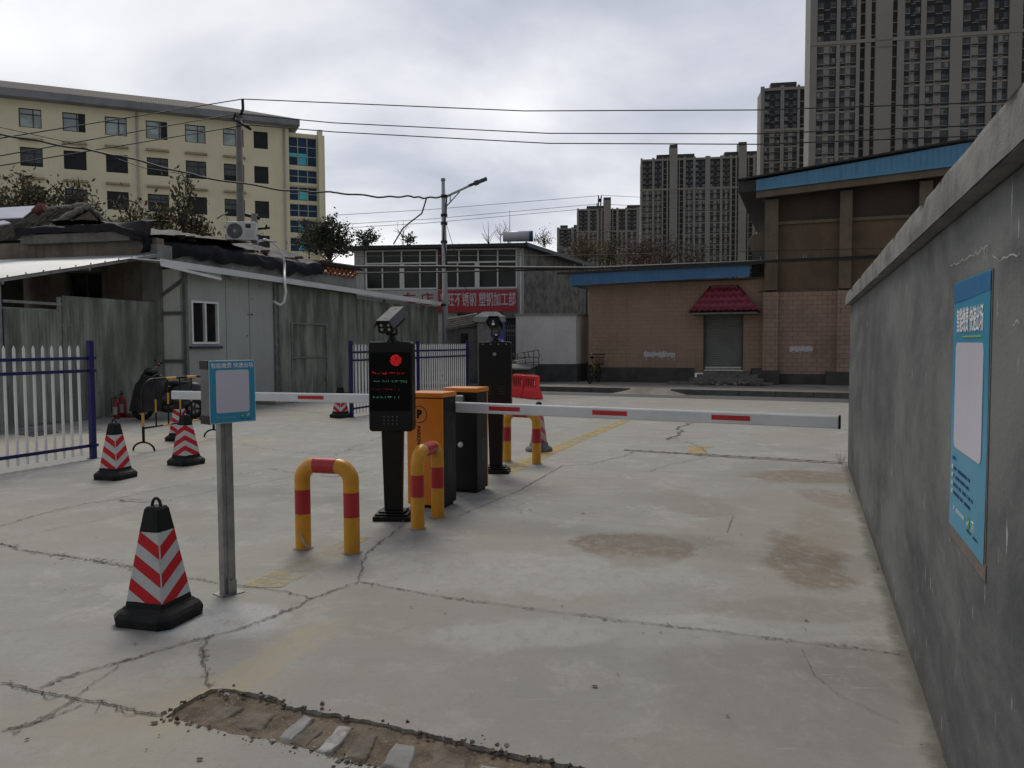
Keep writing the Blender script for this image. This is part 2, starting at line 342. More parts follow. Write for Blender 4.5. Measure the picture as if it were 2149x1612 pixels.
for i in range(620):
    k = rs.randrange(len(hp)); a_, b_ = hp[k], hp[(k + 1) % len(hp)]; q = a_.lerp(b_, rs.random()) + Vector((rs.gauss(0, .018), -abs(rs.gauss(0, .02)) if i % 3 else rs.gauss(0, .03), 0))
    if i % 2: q = Vector((rs.uniform(min(xs), .7), 0, 0)); q.y = 2.42 - (q.x + 1.8) * .30 + rs.gauss(0, .09)
    s_ = .0012 + rs.expovariate(1) ** 1.5 * .0022; s_ = min(s_, .010); X = Matrix.Translation((q.x, q.y, -.008 + s_ * .3 if i % 2 else .001)) @ Matrix.Rotation(rs.uniform(0, 6), 4, Vector((rs.random(), rs.random(), rs.random() + .1)).normalized()); stn.box(-s_, s_, -s_ * .8, s_ * .8, -s_ * .6, s_ * .6, m=rs.choice((0, 0, 1)), X=X)
tag(stn.build('rubble', [soil, pale]), 'small loose rubble in and around the broken paving strip', None, kind='stuff')
# ---------------- cracks: narrow jagged ribbons
crackm = M('crack_dirt', (.05, .045, .038), (.10, .09, .07), 30, .95, bump=.4)
def crumb():
    s = Nodes('crumbled_edge'); tr = s.n('ShaderNodeBsdfTransparent'); mx = s.n('ShaderNodeMixShader')
    k = s.math('MULTIPLY', s.step(s.noise(38, 6, .75), .47, .58), s.step(s.noise(5, 5, .7, loc=(1, 8, 0)), .4, .6)); s.put(mx.inputs[0], s.math('MULTIPLY', k, .85))
    s.l(tr.outputs[0], mx.inputs[1]); s.l(s.b.outputs[0], mx.inputs[2]); s.l(mx.outputs[0], s.o.inputs[0]); s.fin(s.mix(s.noise(60, 5), (.085, .075, .06), (.24, .22, .18)), .95); return s.m
edgem = crumb()
cv, cf, ci = [], [], []
def strip(pts, wd, z, mi, seed, jit):
    r = random.Random(seed); P_ = [pts[0]]
    for a, b in zip(pts, pts[1:]):
        k = max(2, int((b - a).length / .018)); k = min(k, 220); nrm = Vector((-(b - a).y, (b - a).x, 0)).normalized(); off = 0
        for j in range(1, k + 1):
            off = off * .8 + r.uniform(-jit, jit); e = min(1, (k - j) / 5, j / 5)
            P_.append(a.lerp(b, j / k) + nrm * (off * e + r.uniform(-.35, .35) * jit))
    n0 = len(cv)
    for i, p in enumerate(P_):
        t = (P_[min(i + 1, len(P_) - 1)] - P_[max(i - 1, 0)]); nrm = Vector((-t.y, t.x, 0)).normalized()
        wl = wd * (.25 + abs(noise.noise(Vector((i * .31, seed, 0)))) * 1.9) * r.uniform(.6, 1.3); wr = wd * (.25 + abs(noise.noise(Vector((i * .27, seed + 9, 4)))) * 1.9) * r.uniform(.6, 1.3)
        if i in (0, len(P_) - 1): wl = wr = wd * .1
        cv.append((p.x + nrm.x * wl, p.y + nrm.y * wl, z)); cv.append((p.x - nrm.x * wr, p.y - nrm.y * wr, z))
    for i in range(len(P_) - 1):
        q = n0 + 2 * i; cf.append((q, q + 1, q + 3, q + 2)); ci.append(mi)
def crack(px, w=.006, edge=0, jit=.012, seed=[0]):
    seed[0] += 1; pts = [G(*p) for p in px]; dm = sum(p.y for p in pts) / len(pts); w *= max(1, dm / 4.6); jit *= max(1, dm / 6)
    w *= .62
    if edge: strip(pts, edge * 1.7, .004 + seed[0] * 2e-5, 1, seed[0], jit); strip(pts, w * .5, .0058 + seed[0] * 2e-5, 0, seed[0] + 31, jit * 2.2)
    strip(pts, w, .0065 + seed[0] * 2e-5, 0, seed[0], jit)
    if edge:
        r = random.Random(seed[0])
        for _ in range(int(sum((b - a).length for a, b in zip(pts, pts[1:])) * 3)):   # short side splits
            i = r.randrange(len(pts) - 1); c = pts[i].lerp(pts[i + 1], r.random()); a = r.uniform(0, 6.28)
            strip([c, c + Vector((math.cos(a), math.sin(a), 0)) * r.uniform(.03, .11)], w * .35, .0068, 0, seed[0] * 7 + _, .005)
crack([(0, 1141), (60, 1158), (150, 1170), (280, 1190), (300, 1200)], .009, .05)
crack([(385, 1213), (440, 1222), (480, 1228), (560, 1237), (640, 1252), (655, 1258)], .004, .016)
crack([(755, 1222), (700, 1240), (645, 1260), (610, 1280), (560, 1300), (500, 1322), (450, 1334), (390, 1350), (330, 1368), (262, 1388), (200, 1405), (140, 1422), (75, 1448)], .006, .022)
crack([(262, 1388), (240, 1408), (200, 1432), (157, 1463)], .005)
crack([(0, 1435), (75, 1452), (157, 1466), (230, 1480), (345, 1503)], .010, .018)
crack([(160, 1468), (125, 1488), (90, 1508), (60, 1522), (0, 1537)], .006, .03)
crack([(180, 1478), (120, 1504), (60, 1524)], .004, .012)
crack([(440, 1336), (428, 1375), (424, 1392), (436, 1415), (440, 1445)], .006, .02)
crack([(850, 1100), (820, 1125), (790, 1145), (768, 1165), (760, 1190), (752, 1220)], .005, .01)
crack([(755, 1222), (810, 1233), (870, 1242), (900, 1250)], .004, .018)
crack([(900, 1250), (1050, 1270), (1200, 1290), (1360, 1310), (1500, 1325), (1650, 1345), (1800, 1362), (1895, 1375)], .0028, .02, .006)
crack([(0, 1135), (80, 1118), (170, 1100), (260, 1078), (330, 1062)], .003); crack([(0, 1105), (90, 1078), (180, 1057), (250, 1048), (350, 1050)], .003, .015)
crack([(240, 1048), (330, 1028), (470, 1000), (600, 982)], .004); crack([(350, 1052), (470, 1026), (620, 1000), (800, 958)], .003)
crack([(250, 1050), (300, 1055), (345, 1052)], .006, .03); crack([(560, 985), (640, 995), (700, 1002), (770, 990)], .003, .012)
crack([(0, 1010), (100, 1000), (200, 985), (330, 965)], .003); crack([(690, 960), (760, 932), (830, 905)], .003)
crack([(620, 950), (700, 948), (800, 940)], .003); crack([(440, 925), (520, 935), (600, 948), (700, 955)], .003)
crack([(960, 1085), (1000, 1068), (1090, 1030), (1180, 978)], .006, .0, .002)
crack([(1180, 978), (1230, 976), (1310, 958), (1330, 948)], .005); crack([(1180, 979), (1250, 986), (1370, 990), (1440, 992)], .003)
crack([(1365, 990), (1378, 984), (1400, 977), (1440, 968), (1490, 958)], .004); crack([(1490, 958), (1478, 945), (1450, 930), (1420, 924)], .004)
crack([(1400, 924), (1425, 912), (1430, 905), (1422, 898), (1455, 887)], .007, .02); crack([(1160, 890), (1300, 899), (1500, 910), (1640, 915), (1779, 921)], .004, 0, .004)
crack([(1080, 888), (1160, 890)], .003); crack([(1100, 912), (1250, 916), (1330, 918)], .003, 0, .004)
crack([(1084, 1068), (1180, 1090), (1300, 1098), (1420, 1112), (1525, 1120)], .0015, 0, .003); crack([(1526, 1119), (1532, 1100), (1539, 1083)], .004, 0, .002)
crack([(1084, 1068), (1094, 1078)], .003); crack([(1084, 1066), (1110, 1050), (1132, 1042)], .002)
crack([(855, 1080), (900, 1074), (960, 1070), (1005, 1080)], .003); crack([(1680, 1362), (1710, 1420), (1760, 1460), (1890, 1520)], .0025, 0, .006)
crack([(700, 870), (800, 880)], .004); crack([(540, 855), (600, 860), (690, 870)], .004, 0, .003)
for i in range(170):   # chips and pits scattered over the slabs
    a, r_ = rnd.uniform(0, 6.3), rnd.uniform(.003, .009) * (1.5 if i % 9 == 0 else .8); c = Vector((rnd.uniform(-3.5, 3.2), rnd.uniform(1.6, 9), 0))
    c.x += (c.y - 3) * rnd.uniform(-.4, .25); n0 = len(cv); k = 6
    for j in range(k):
        q = r_ * rnd.uniform(.5, 1.2); cv.append((c.x + 1.6 * q * math.cos(a + j * 6.283 / k), c.y + q * math.sin(a + j * 6.283 / k), .0075))
    cf.append(tuple(range(n0, n0 + k))); ci.append(0)
cr = raw('ground_cracks', cv, cf, [crackm, edgem], None, ci); tag(cr, 'cracks and chips in the concrete slabs', None, kind='structure')
# sunken drain line at the far end of the lane
mb = MB(); a, b = G(1310, 945), G(1778, 972); t = (b - a).normalized(); nn = Vector((-t.y, t.x, 0))
for i in range(60):
    p = a.lerp(b, i / 60); q = a.lerp(b, (i + .93) / 60); wd = rnd.uniform(.09, .15) if i > 20 else rnd.uniform(.03, .1)
    pts = [p + nn * .0, q + nn * .0, q - nn * wd, p - nn * wd]; mb.face([Vector((v.x, v.y, .0045)) for v in pts], rnd.choice((0, 1, 1)))
for i in range(50):
    p = a.lerp(b, i / 50); q = a.lerp(b, (i + 1) / 50); w0, w1 = .02 + .025 * (i % 3 == 0), .045
    mb.face([Vector((v.x, v.y, .009)) for v in (p + nn * w0, q + nn * w0, q - nn * .01, p - nn * .01)], 2)
tag(mb.build('drain_channel', [brickm, M('grit', (.27, .25, .22), (.2, .19, .17), 20, .9), crackm]), 'narrow brick-edged drain line across the far end of the lane', None, kind='structure')
# ---------------- painted yellow lane line, worn
def paint_mat(name, c, wear):
    s = Nodes(name); k = s.step(s.noise(7, 8, .7), wear - .12, wear + .12); k = s.math('MULTIPLY', k, s.step(s.noise(.9, 4, .6, loc=(3, 3, 0)), .30, .5))
    tr = s.n('ShaderNodeBsdfTransparent'); mx = s.n('ShaderNodeMixShader'); s.put(mx.inputs[0], s.math('MULTIPLY', k, .8)); s.l(tr.outputs[0], mx.inputs[1]); s.l(s.b.outputs[0], mx.inputs[2]); s.l(mx.outputs[0], s.o.inputs[0])
    s.fin(s.mix(s.noise(12, 5), c, tuple(x * .8 for x in c)), .8); return s.m
ym = paint_mat('worn_yellow_paint', (.56, .40, .13), .45); ym2 = paint_mat('faded_yellow_paint', (.50, .40, .2), .5)
mb = MB(); o_ = MB()
mb.face([G(x, y, .004) for x, y in ((500, 1232), (590, 1232), (700, 1178), (778, 1126), (742, 1124), (640, 1168))], 1)
mb.face([G(x, y, .0045) for x, y in ((1030, 992), (1130, 950), (1210, 917), (1290, 886), (1330, 872), (1345, 872), (1310, 888), (1232, 922), (1155, 956), (1075, 995))], 0)
mb.face([G(x, y, .0042) for x, y in ((1440, 951), (1448, 938), (1418, 938), (1465, 932), (1500, 938), (1478, 940), (1482, 953))], 0)
tag(mb.build('road_markings', [ym, ym2]), 'worn yellow lane line and arrow on the concrete', None, kind='structure')
# ================================================================ STREET at the far end
KA, KB = G(1241, 823.6), G(1779, 837); ST = Frame((KA.x, KA.y), math.atan2(KB.y - KA.y, KB.x - KA.x))
asph = M('asphalt', (.12, .118, .114), (.095, .093, .09), 2, .85, bump=.4, bs=90)
mb = MB(); mb.face([ST.w(x, y, .004) for x, y in ((-45, -1.5), (45, -1.5), (45, 0), (-45, 0))])
tag(mb.build('road', asph), 'strip of dark street asphalt beyond the yard', None, kind='structure')
pav = M('pavement_dust', (.30, .27, .235), (.22, .195, .165), 1.2, .9, bump=.3, dirt=.3)
kerbm = M('kerb_stone', (.10, .10, .095), (.07, .07, .066), 4, .85, bump=.2)
xa, xb = ST.hit(1322, 820)[0], ST.hit(1407, 825)[0]
mb = MB()
mb.face([ST.w(x, y, .15) for x, y in ((-45, .14), (45, .14), (45, 9), (-45, 9))])
tag(mb.build('pavement', pav), 'dusty raised pavement in front of the brick store', None, kind='structure')
mb = MB()
for x0, x1 in ((-45, xa), (xb, 45)):
    x = x0
    while x < x1 - .01:
        q = min(x + 1.0, x1); c = [ST.w(*v) for v in ((x + .006, 0, 0), (q - .006, 0, 0), (q - .006, .14, 0), (x + .006, .14, 0))]; mb.prism(c, (0, 0, .153)); x = q
tag(mb.build('kerb', kerbm), 'dark kerb stones along the street', None, kind='structure')
def ramp_(u, v):
    x = xa - .5 + u * (xb - xa + 1.0); y = -.5 + v * .9; e = min(1, min(u, 1 - u) * 4)
    return ST.w(x, y, .006 + (.16 + .02 * noise.noise(Vector((x * 4, y * 4, 0)))) * min(1, v * 1.5) * (e if v < .75 else 1))
tag(MB().grid(ramp_, 30, 12).build('kerb_ramp', pav), 'rough concrete ramp filling the gap in the kerb', None, kind='structure')
# debris specks on pavement
# ================================================================ RIGHT BOUNDARY WALL
A = G(1779, 978); WF = Frame((A.x, A.y), math.pi + math.atan2(G(1779, 978).y - G(1985, 1600).y, G(1779, 978).x - G(1985, 1600).x))
wz = WF.hit(1781, 644)[1]
def wall_mat():
    s = Nodes('grey_cement_render'); x, y, z = s.xyz()
    a = s.noise(1.1, 8, .66, sc=(.55, 1, 1), dist=.6); col = s.mix(s.step(a, .34, .66), (.058, .061, .065), (.158, .162, .157))
    col = s.mix(s.math('MULTIPLY', s.step(s.noise(2.0, 8, .7, sc=(.7, 1, .8), loc=(4, 4, 4)), .46, .68), .55), col, (.055, .057, .060))
    col = s.mix(s.math('MULTIPLY', s.step(s.noise(6, 8, .75, sc=(.6, 1, .8)), .52, .72), .4), col, (.20, .198, .19))
    st = s.step(s.noise(9, 5, .6, sc=(3, 3, .5), loc=(0, 2, 1)), .635, .70); msk = s.step(s.noise(1.1, 4, .6, loc=(7, 7, 2)), .38, .52)
    col = s.mix(s.math('MULTIPLY', s.math('MULTIPLY', st, msk), .9), col, (.50, .50, .48))
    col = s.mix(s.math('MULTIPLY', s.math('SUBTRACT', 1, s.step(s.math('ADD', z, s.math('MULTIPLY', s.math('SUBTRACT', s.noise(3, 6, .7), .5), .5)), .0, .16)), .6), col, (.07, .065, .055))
    s.bump(s.math('ADD', s.noise(55, 6, .7), s.math('MULTIPLY', s.noise(5, 5, .6), 1.5)), .35, .01); s.fin(col, .8, spec=.35); return s.m
wt = thingF('boundary_wall', 'long dark grey cement wall along the right of the lane with a rough concrete coping', 'wall', WF)
def wl(u, v):
    x = u * 15; z = v * wz; return Vector((x, noise.fractal(Vector((x * .8, z * .8, 3)), 1, 2, 4) * .002, z - .01))
mb = MB(); mb.grid(wl, 150, 24); mb.box(0, 15, .03, .24, -.01, wz)
mb.box(-.004, .0, -.0, .24, -.01, wz)
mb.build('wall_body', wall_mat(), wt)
ch = WF.hit(1779, 624.5)[1] - wz
def cop(u, v):
    x = -.07 + u * 15.07; prof = [(-.058, .0), (-.060, ch * .5), (-.058, ch - .006), (-.052, ch), (.12, ch + .003), (.27, ch)]
    t = v * 5; i = min(int(t), 4); k = t - i; y = prof[i][0] * (1 - k) + prof[i + 1][0] * k; z = prof[i][1] * (1 - k) + prof[i + 1][1] * k
    n = noise.fractal(Vector((x * 3, v * 2, 7)), 1, 2, 5); chip = max(0, noise.noise(Vector((x * 2.3, v * 1.2, 20))) - .32) * .16
    return Vector((x, y + n * .010 + chip, wz + z + n * .008 - (chip * .3 if v > .5 else -chip * .3)))
mb = MB(); mb.grid(cop, 420, 15); mb.prism([(-.07, y, z) for y, z in ((-.05, wz + .01), (-.05, wz + ch - .01), (.27, wz + ch - .01), (.27, wz + .01))], (.03, 0, 0)); mb.box(-.06, 15, -.05, .27, wz - .0, wz + .012)
mb.build('coping', M('coping_concrete', (.21, .207, .192), (.13, .128, .118), 4, .85, bump=.6, bs=40, streak=.5, dirt=.35), wt)
# pale hairline cracks in the render
mb = MB(); hl = M('chalky_crack', (.36, .36, .35), (.28, .28, .27), 9, .9)
def wcr(px, wd):
    pts = [Vector((WF.hit(*p)[0], 0, WF.hit(*p)[1])) for p in px]; q = []
    for a, b in zip(pts, pts[1:]):
        for j in range(6): q.append(a.lerp(b, j / 6) + Vector((rnd.uniform(-.008, .008), 0, rnd.uniform(-.008, .008))))
    q.append(pts[-1]); 
    for a, b in zip(q, q[1:]):
        r_ = wd * rnd.uniform(.4, 1.2); mb.face([(a.x, -.009, a.z - r_), (b.x, -.009, b.z - r_), (b.x, -.009, b.z + r_), (a.x, -.009, a.z + r_)])
wcr([(2000, 560), (2025, 545), (2055, 532), (2080, 515)], .002); wcr([(2090, 530), (2110, 548), (2149, 530)], .0022); wcr([(2078, 515), (2079, 560)], .003); wcr([(2135, 680), (2149, 676)], .003)
mb.build('hairline_cracks', hl, wt)
# ================================================================ LANE EQUIPMENT
blue_s = M('sign_blue', (.035, .265, .42), (.032, .245, .39), 2, .35); blue_d = M('sign_dark_blue', (.02, .17, .36), (.02, .15, .33), 3, .35)
white_s = M('sign_white_panel', (.55, .53, .60), (.52, .50, .57), 2, .4); green_i = M('icon_green', (.03, .30, .05), (.03, .28, .05), 5, .4); ink = M('dark_blue_ink', (.01, .04, .12), (.01, .05, .14), 9, .6)
def rrect(x0, x1, z0, z1, r, n=5):
    pts = []
    for cx, cz, a0 in ((x1 - r, z1 - r, 0), (x0 + r, z1 - r, 90), (x0 + r, z0 + r, 180), (x1 - r, z0 + r, 270)):
        for i in range(n + 1): a = R(a0 + 90 * i / n); pts.append((cx + r * math.cos(a), cz + r * math.sin(a)))
    return pts
def plate(pts, y, d, m, name, parent): return MB().prism([(x, y, z) for x, z in pts], (0, -d, 0)).build(name, m, parent)
def glyph_bars(rows, y, mat, parent, name='printed_line'):
    for x0, x1, z, h, seed in rows:
        mb = MB(); r = random.Random(seed); x = x0
        while x < x1 - h * .5:
            if r.random() > .1:       # one unreadable character: a few short strokes
                for k in range(3): zz = z - h / 2 + h * (k + .2) / 3; mb.box(x, x + h * r.uniform(.5, .8), y - .0008, y, zz, zz + h * .14)
                q = x + h * r.uniform(.1, .6); mb.box(q, q + h * .13, y - .0009, y, z - h / 2, z + h * .45)
            x += h
        mb.build(name, mat, parent)
# -- poster on the wall
x0 = WF.hit(1996, 850, -.008)[0]; x1 = WF.hit(2071, 850, -.008)[0]; zt = WF.hit(2009, 592, -.008)[1]; zb = WF.hit(1991, 1097, -.008)[1]; W = x1 - x0; H = zt - zb
pt = thing('poster', 'tall light blue payment poster with white panel stuck on the grey wall', 'poster', WF.w(x0, -.004, zb), WF.a)
def pz(u, v): return Vector((u * W, -.0015 + .0006 * math.sin(u * 5 + v * 7), v * H))
MB().grid(pz, 10, 30).build('sheet', blue_s, pt)
mb = MB(); mb.box(-.022, W + .022, .0, .003, -.045, .008); mb.box(W - .002, W + .012, .0, .003, .008, H); mb.box(-.012, .002, .0, .003, .008, H * .5); mb.build('backing_tape', M('brown_tape', (.16, .13, .105), (.11, .10, .09), 8, .7), pt)
plate([(0, H * .915), (W, H * .93), (W, H * .995), (0, H * .995)], -.0022, .0006, blue_d, 'header_band', pt)
plate(rrect(W * .1, W * .88, H * .33, H * .755, .03), -.0022, .0006, white_s, 'white_panel', pt)
text('智能缴费 快速出场', W * .1, .0005, text_w, pt, (W * .49, -.0035, H * .835), name='title_text', bold=.0008).scale = (.9, 1.45, 1)
bx = MB(); bx.box(W * .3, W * .82, -.003, -.002, H * .775, H * .781); bx.box(W * .05, W * .09, -.003, -.002, H * .78, H * .783); bx.box(W * .8, W * .87, -.003, -.002, H * .885, H * .889); bx.build('yellow_strokes', M('yellow_green_ink', (.25, .4, .05)), pt)
glyph_bars([(W * .08, W * .22, H * .285, .012, 1), (W * .13, W * .62, H * .245, .013, 2), (W * .13, W * .60, H * .212, .013, 3), (W * .13, W * .72, H * .178, .013, 4), (W * .13, W * .66, H * .145, .013, 5), (W * .56, W * .68, H * .055, .008, 6), (W * .74, W * .86, H * .055, .008, 8)], -.0022, ink, pt)
glyph_bars([(W * .14, W * .5, H * .085, .014, 7)], -.0022, text_w, pt)
def icon(pt, x, z, r, y):
    c = [(x + r * math.cos(R(a)), z + r * math.sin(R(a))) for a in range(0, 360, 18)]; plate(c, y, .001, green_i, 'green_tick_icon', pt)
    MB().tube([(x - r * .45, y - .0012, z), (x - r * .1, y - .0012, z - r * .4), (x + r * .5, y - .0012, z + r * .4)], r * .1, 4).build('tick', text_w, pt)
    x += r * 3.1; MB().tube([(x - r * .7, y, z - r * .6), (x, y, z + r * .2), (x + r * .7, y, z + r * .7)], r * .13, 4).tube([(x - r * .7, y, z + r * .75), (x + r * .6, y, z + r * .75), (x + r * .6, y, z - r * .6)], r * .09, 4).build('pay_icon', text_w, pt)
icon(pt, W * .6, H * .085, .022, -.0022)
mb = MB()
for i in range(4): mb.box(W * .07, W * .1, -.003, -.002, H * (.245 - .0335 * i) - .006, H * (.245 - .0335 * i) + .008)
mb.build('bullets', text_w, pt)
# -- small blue sign on a steel post
b = G(482, 1246); SA = R(-50); a0 = R(50)
sg = thing('payment_sign', 'blue payment sign box with white panel on a galvanised post by the big traffic cone', 'sign', (b.x, b.y, 0), a0)
D = b.y; zt, zb = P(480, 757, D - .09).z, P(480, 888, D - .09).z; H = zt - zb; W = .305
mb = MB(); mb.box(-.04, .04, -.008, .012, 0, zt - .03); mb.box(-.04, -.03, .012, .05, 0, zt - .03); mb.box(.03, .04, .012, .05, 0, zt - .03); mb.box(-.012, .012, -.013, -.008, 0, zt - .03)
mb.build('post', galv, sg, .003)
mb = MB(); mb.box(-.06, .06, -.05, -.042, 0, .005) if 0 else None; mb.box(-.075, .075, -.05, .07, 0, .006); mb.box(-.02, -.014, -.03, -.008, .006, .11); mb.box(-.02, .03, -.034, -.030, .006, .09); mb.build('base_bracket', galv, sg)
mb = MB(); mb.cyl((-.06, -.035, .006), (-.06, -.035, .018), .009, n=6); mb.cyl((.06, .055, .006), (.06, .055, .018), .009, n=6); mb.build('bolts', galv, sg)
mb = MB(); mb.box(-W / 2, W / 2, -.085, .01, zb, zt); mb.build('housing', M('sign_side_grey', (.12, .12, .12), (.09, .09, .09), 6, .5), sg, .004)
for x in (-1, 1):
    for z0, z1 in ((zb - .002, zb + .05), (zt - .05, zt + .002)): BX(min(x * (W / 2 + .004), x * (W / 2 - .05)), max(x * (W / 2 + .004), x * (W / 2 - .05)), -.087, .014, z0, z1).build('corner_cap', blackp, sg, .003)
fy = -.0885
plate(rrect(-W / 2, W / 2, zb, zt, .01), fy + .001, .003, M('sign_edge', (.45, .6, .66)), 'face_border', sg)
plate(rrect(-W / 2 + .004, W / 2 - .004, zb + .004, zt - .004, .01), fy - .0015, .001, blue_s, 'face', sg)
plate(rrect(-W * .36, W * .36, zb + H * .165, zt - H * .15, .016), fy - .0025, .001, white_s, 'white_panel', sg)
text('智能缴费 快速出场', .034, .0004, text_w, sg, (0, fy - .0035, zt - H * .082), name='title_text', bold=.0003)
glyph_bars([(-.11, .02, zb + H * .095, .012, 21)], fy - .0025, M('faded_print', (.25, .42, .6)), sg); icon(sg, .06, zb + H * .105, .013, fy - .0025); glyph_bars([(.045, .075, zb + H * .05, .006, 23), (.085, .12, zb + H * .05, .006, 24)], fy - .0025, ink, sg)
# -- traffic cones
def cone_mat(k, per, ph, name, lo=.13, hi=.51, w=.11):
    s = Nodes(name); x, y, z = s.xyz(); d = s.math('ABSOLUTE', s.math('ADD', x, y)); v = s.math('DIVIDE', s.math('ADD', s.math('SUBTRACT', z, s.math('MULTIPLY', d, k)), ph), per)
    fr = s.math('FRACT', v); r_ = s.math('LESS_THAN', fr, .5); r_ = s.math('MULTIPLY', r_, s.math('GREATER_THAN', d, .0055))
    d2 = s.math('ABSOLUTE', s.math('SUBTRACT', x, y))
    wh = s.mix(s.math('MULTIPLY', s.step(s.noise(9, 8, .7), .5, .68), .5), (.50, .51, .51), (.30, .30, .29))
    col = s.mix(r_, wh, s.mix(s.step(s.noise(14, 7, .7), .52, .75), (.50, .014, .02), (.30, .015, .018)))
    lim = s.math('ADD', z, s.math('MULTIPLY', s.math('SUBTRACT', s.noise(7, 2), .5), .012))
    inn = s.math('MULTIPLY', s.math('GREATER_THAN', lim, lo), s.math('LESS_THAN', lim, hi)); col = s.mix(inn, (.008, .009, .009), col)
    s.bump(s.noise(40, 6, .65), .15, .006); s.fin(col, s.math('ADD', .45, s.math('MULTIPLY', s.noise(10), .3)), spec=.22); return s.m
cm = cone_mat(.62, .15, .09, 'cone_red_white_sleeve')
def oct_(h, c): return [(h, -h + c), (h, h - c), (h - c, h), (-h + c, h), (-h, h - c), (-h, -h + c), (-h + c, -h), (h - c, -h)]
def make_cone(label):
    t = thing('traffic_cone', label, 'traffic cone', group='square red and white traffic cones')
    mb = MB(); rings = [(0, .183, .05), (.05, .188, .05), (.072, .172, .045), (.09, .142, .02), (.10, .134, .012)]
    vs = [[mb.bm.verts.new((x, y, z)) for x, y in oct_(h, c)] for z, h, c in rings]
    for a, b in zip(vs, vs[1:]):
        for i in range(8): mb.bm.faces.new([a[i], a[(i + 1) % 8], b[(i + 1) % 8], b[i]])
    mb.bm.faces.new(vs[0][::-1]); mb.bm.faces.new(vs[-1])
    for sx, sy in ((1, 0), (0, 1), (-1, 0), (0, -1)):
        for k in range(-2, 3):
            c = Vector((sx * .143 + sy * k * .016, sy * .143 + sx * k * .016, .074)); mb.box(c.x - .004 - abs(sx) * .012, c.x + .004 + abs(sx) * .012, c.y - .004 - abs(sy) * .012, c.y + .004 + abs(sy) * .012, c.z - .01, c.z + .007)
    mb.build('base', blackr, t, .008)
    mb = MB(); rings = [(.08, .130, .012), (.30, .098, .010), (.50, .069, .009), (.51, .068, .009), (.63, .049, .008), (.645, .038, .006)]
    vs = [[mb.bm.verts.new((x, y, z)) for x, y in oct_(h, c)] for z, h, c in rings]
    for a, b in zip(vs, vs[1:]):
        for i in range(8): mb.bm.faces.new([a[i], a[(i + 1) % 8], b[(i + 1) % 8], b[i]])
    mb.bm.faces.new(vs[-1]); mb.build('body', cm, t, .002)
    mb = MB(); mb.tube([(.021 * math.cos(R(a)) * 1.35, 0, .64 + .048 * math.sin(R(a))) for a in range(-10, 191, 20)], .0085, 8); mb.build('handle', blackr, t)
    return t
c0 = make_cone('nearest and largest chevron traffic cone, just left of the blue sign post')
spots = [((335, 1298), 45 + 4, c0['label']), ((243, 1003), 45 + 2, 'red and white chevron cone standing just right of the left blue and white fence'),
         ((391, 974), 135 - 3, 'red and white cone with chevrons pointing up beside the yellow and black barrier'), ((378, 924), 60, 'red and white cone half hidden behind another cone and the blue sign'),
         ((715, 876), 47, 'small far red and white cone beside the farther fence post, behind the white barrier arm')]
for i, (px, rz, lb) in enumerate(spots):
    o = c0 if i == 0 else dup(c0, label=lb); p = G(*px); o.location = p; view = math.atan2(-p.x, p.y)
    o.rotation_euler = (0, 0, R(rz) + view + (R(180) if rz > 100 else R(90) * 0) )
# front edge (+x,-y corner) must face the camera: rotate so that local (1,-1) points to -y
for o, (px, rz, lb) in zip([x for x in COL.objects if x.name.startswith('traffic_cone')], spots):
    p = G(*px); view = math.atan2(-p.x, p.y); o.rotation_euler = (0, 0, view + R(-45 + {0: 5, 1: 3, 2: -4, 3: 15, 4: 0}[spots.index((px, rz, lb))]) + (R(90) if rz > 100 else 0))
# dark plastic bag hooked over the half hidden cone
# -- round reflective cone behind the far hoop
p = G(1131, 946); t = thing('round_cone', 'round cone with pink and white slanted bands on a grey base behind the farthest hoop', 'traffic cone', p)
s = Nodes('slanted_pink_bands'); x, y, z = s.xyz(); an = s.math('DIVIDE', s.math('ARCTAN2', y, x), 6.2832); v = s.math('FRACT', s.math('ADD', s.math('MULTIPLY', an, 3.0), s.math('MULTIPLY', z, 5.5)))
s.fin(s.mix(s.math('LESS_THAN', v, .42), s.mix(s.noise(9, 6), (.45, .44, .44), (.36, .35, .35)), (.50, .05, .12)), .35)
MB().lathe([(.125, .085), (.06, .55), (.045, .66)], 28).build('body', s.m, t)
MB().lathe([(.19, 0), (.195, .03), (.185, .05), (.15, .07), (.135, .09), (.13, .12), (.12, .125)], 28).build('base', M('grey_rubber', (.16, .16, .16), (.08, .08, .08), 8, .6, dirt=.3, bump=.3), t)
MB().lathe([(.046, .655), (.046, .68), (.03, .70), (.012, .71)], 20).build('cap', blackr, t)
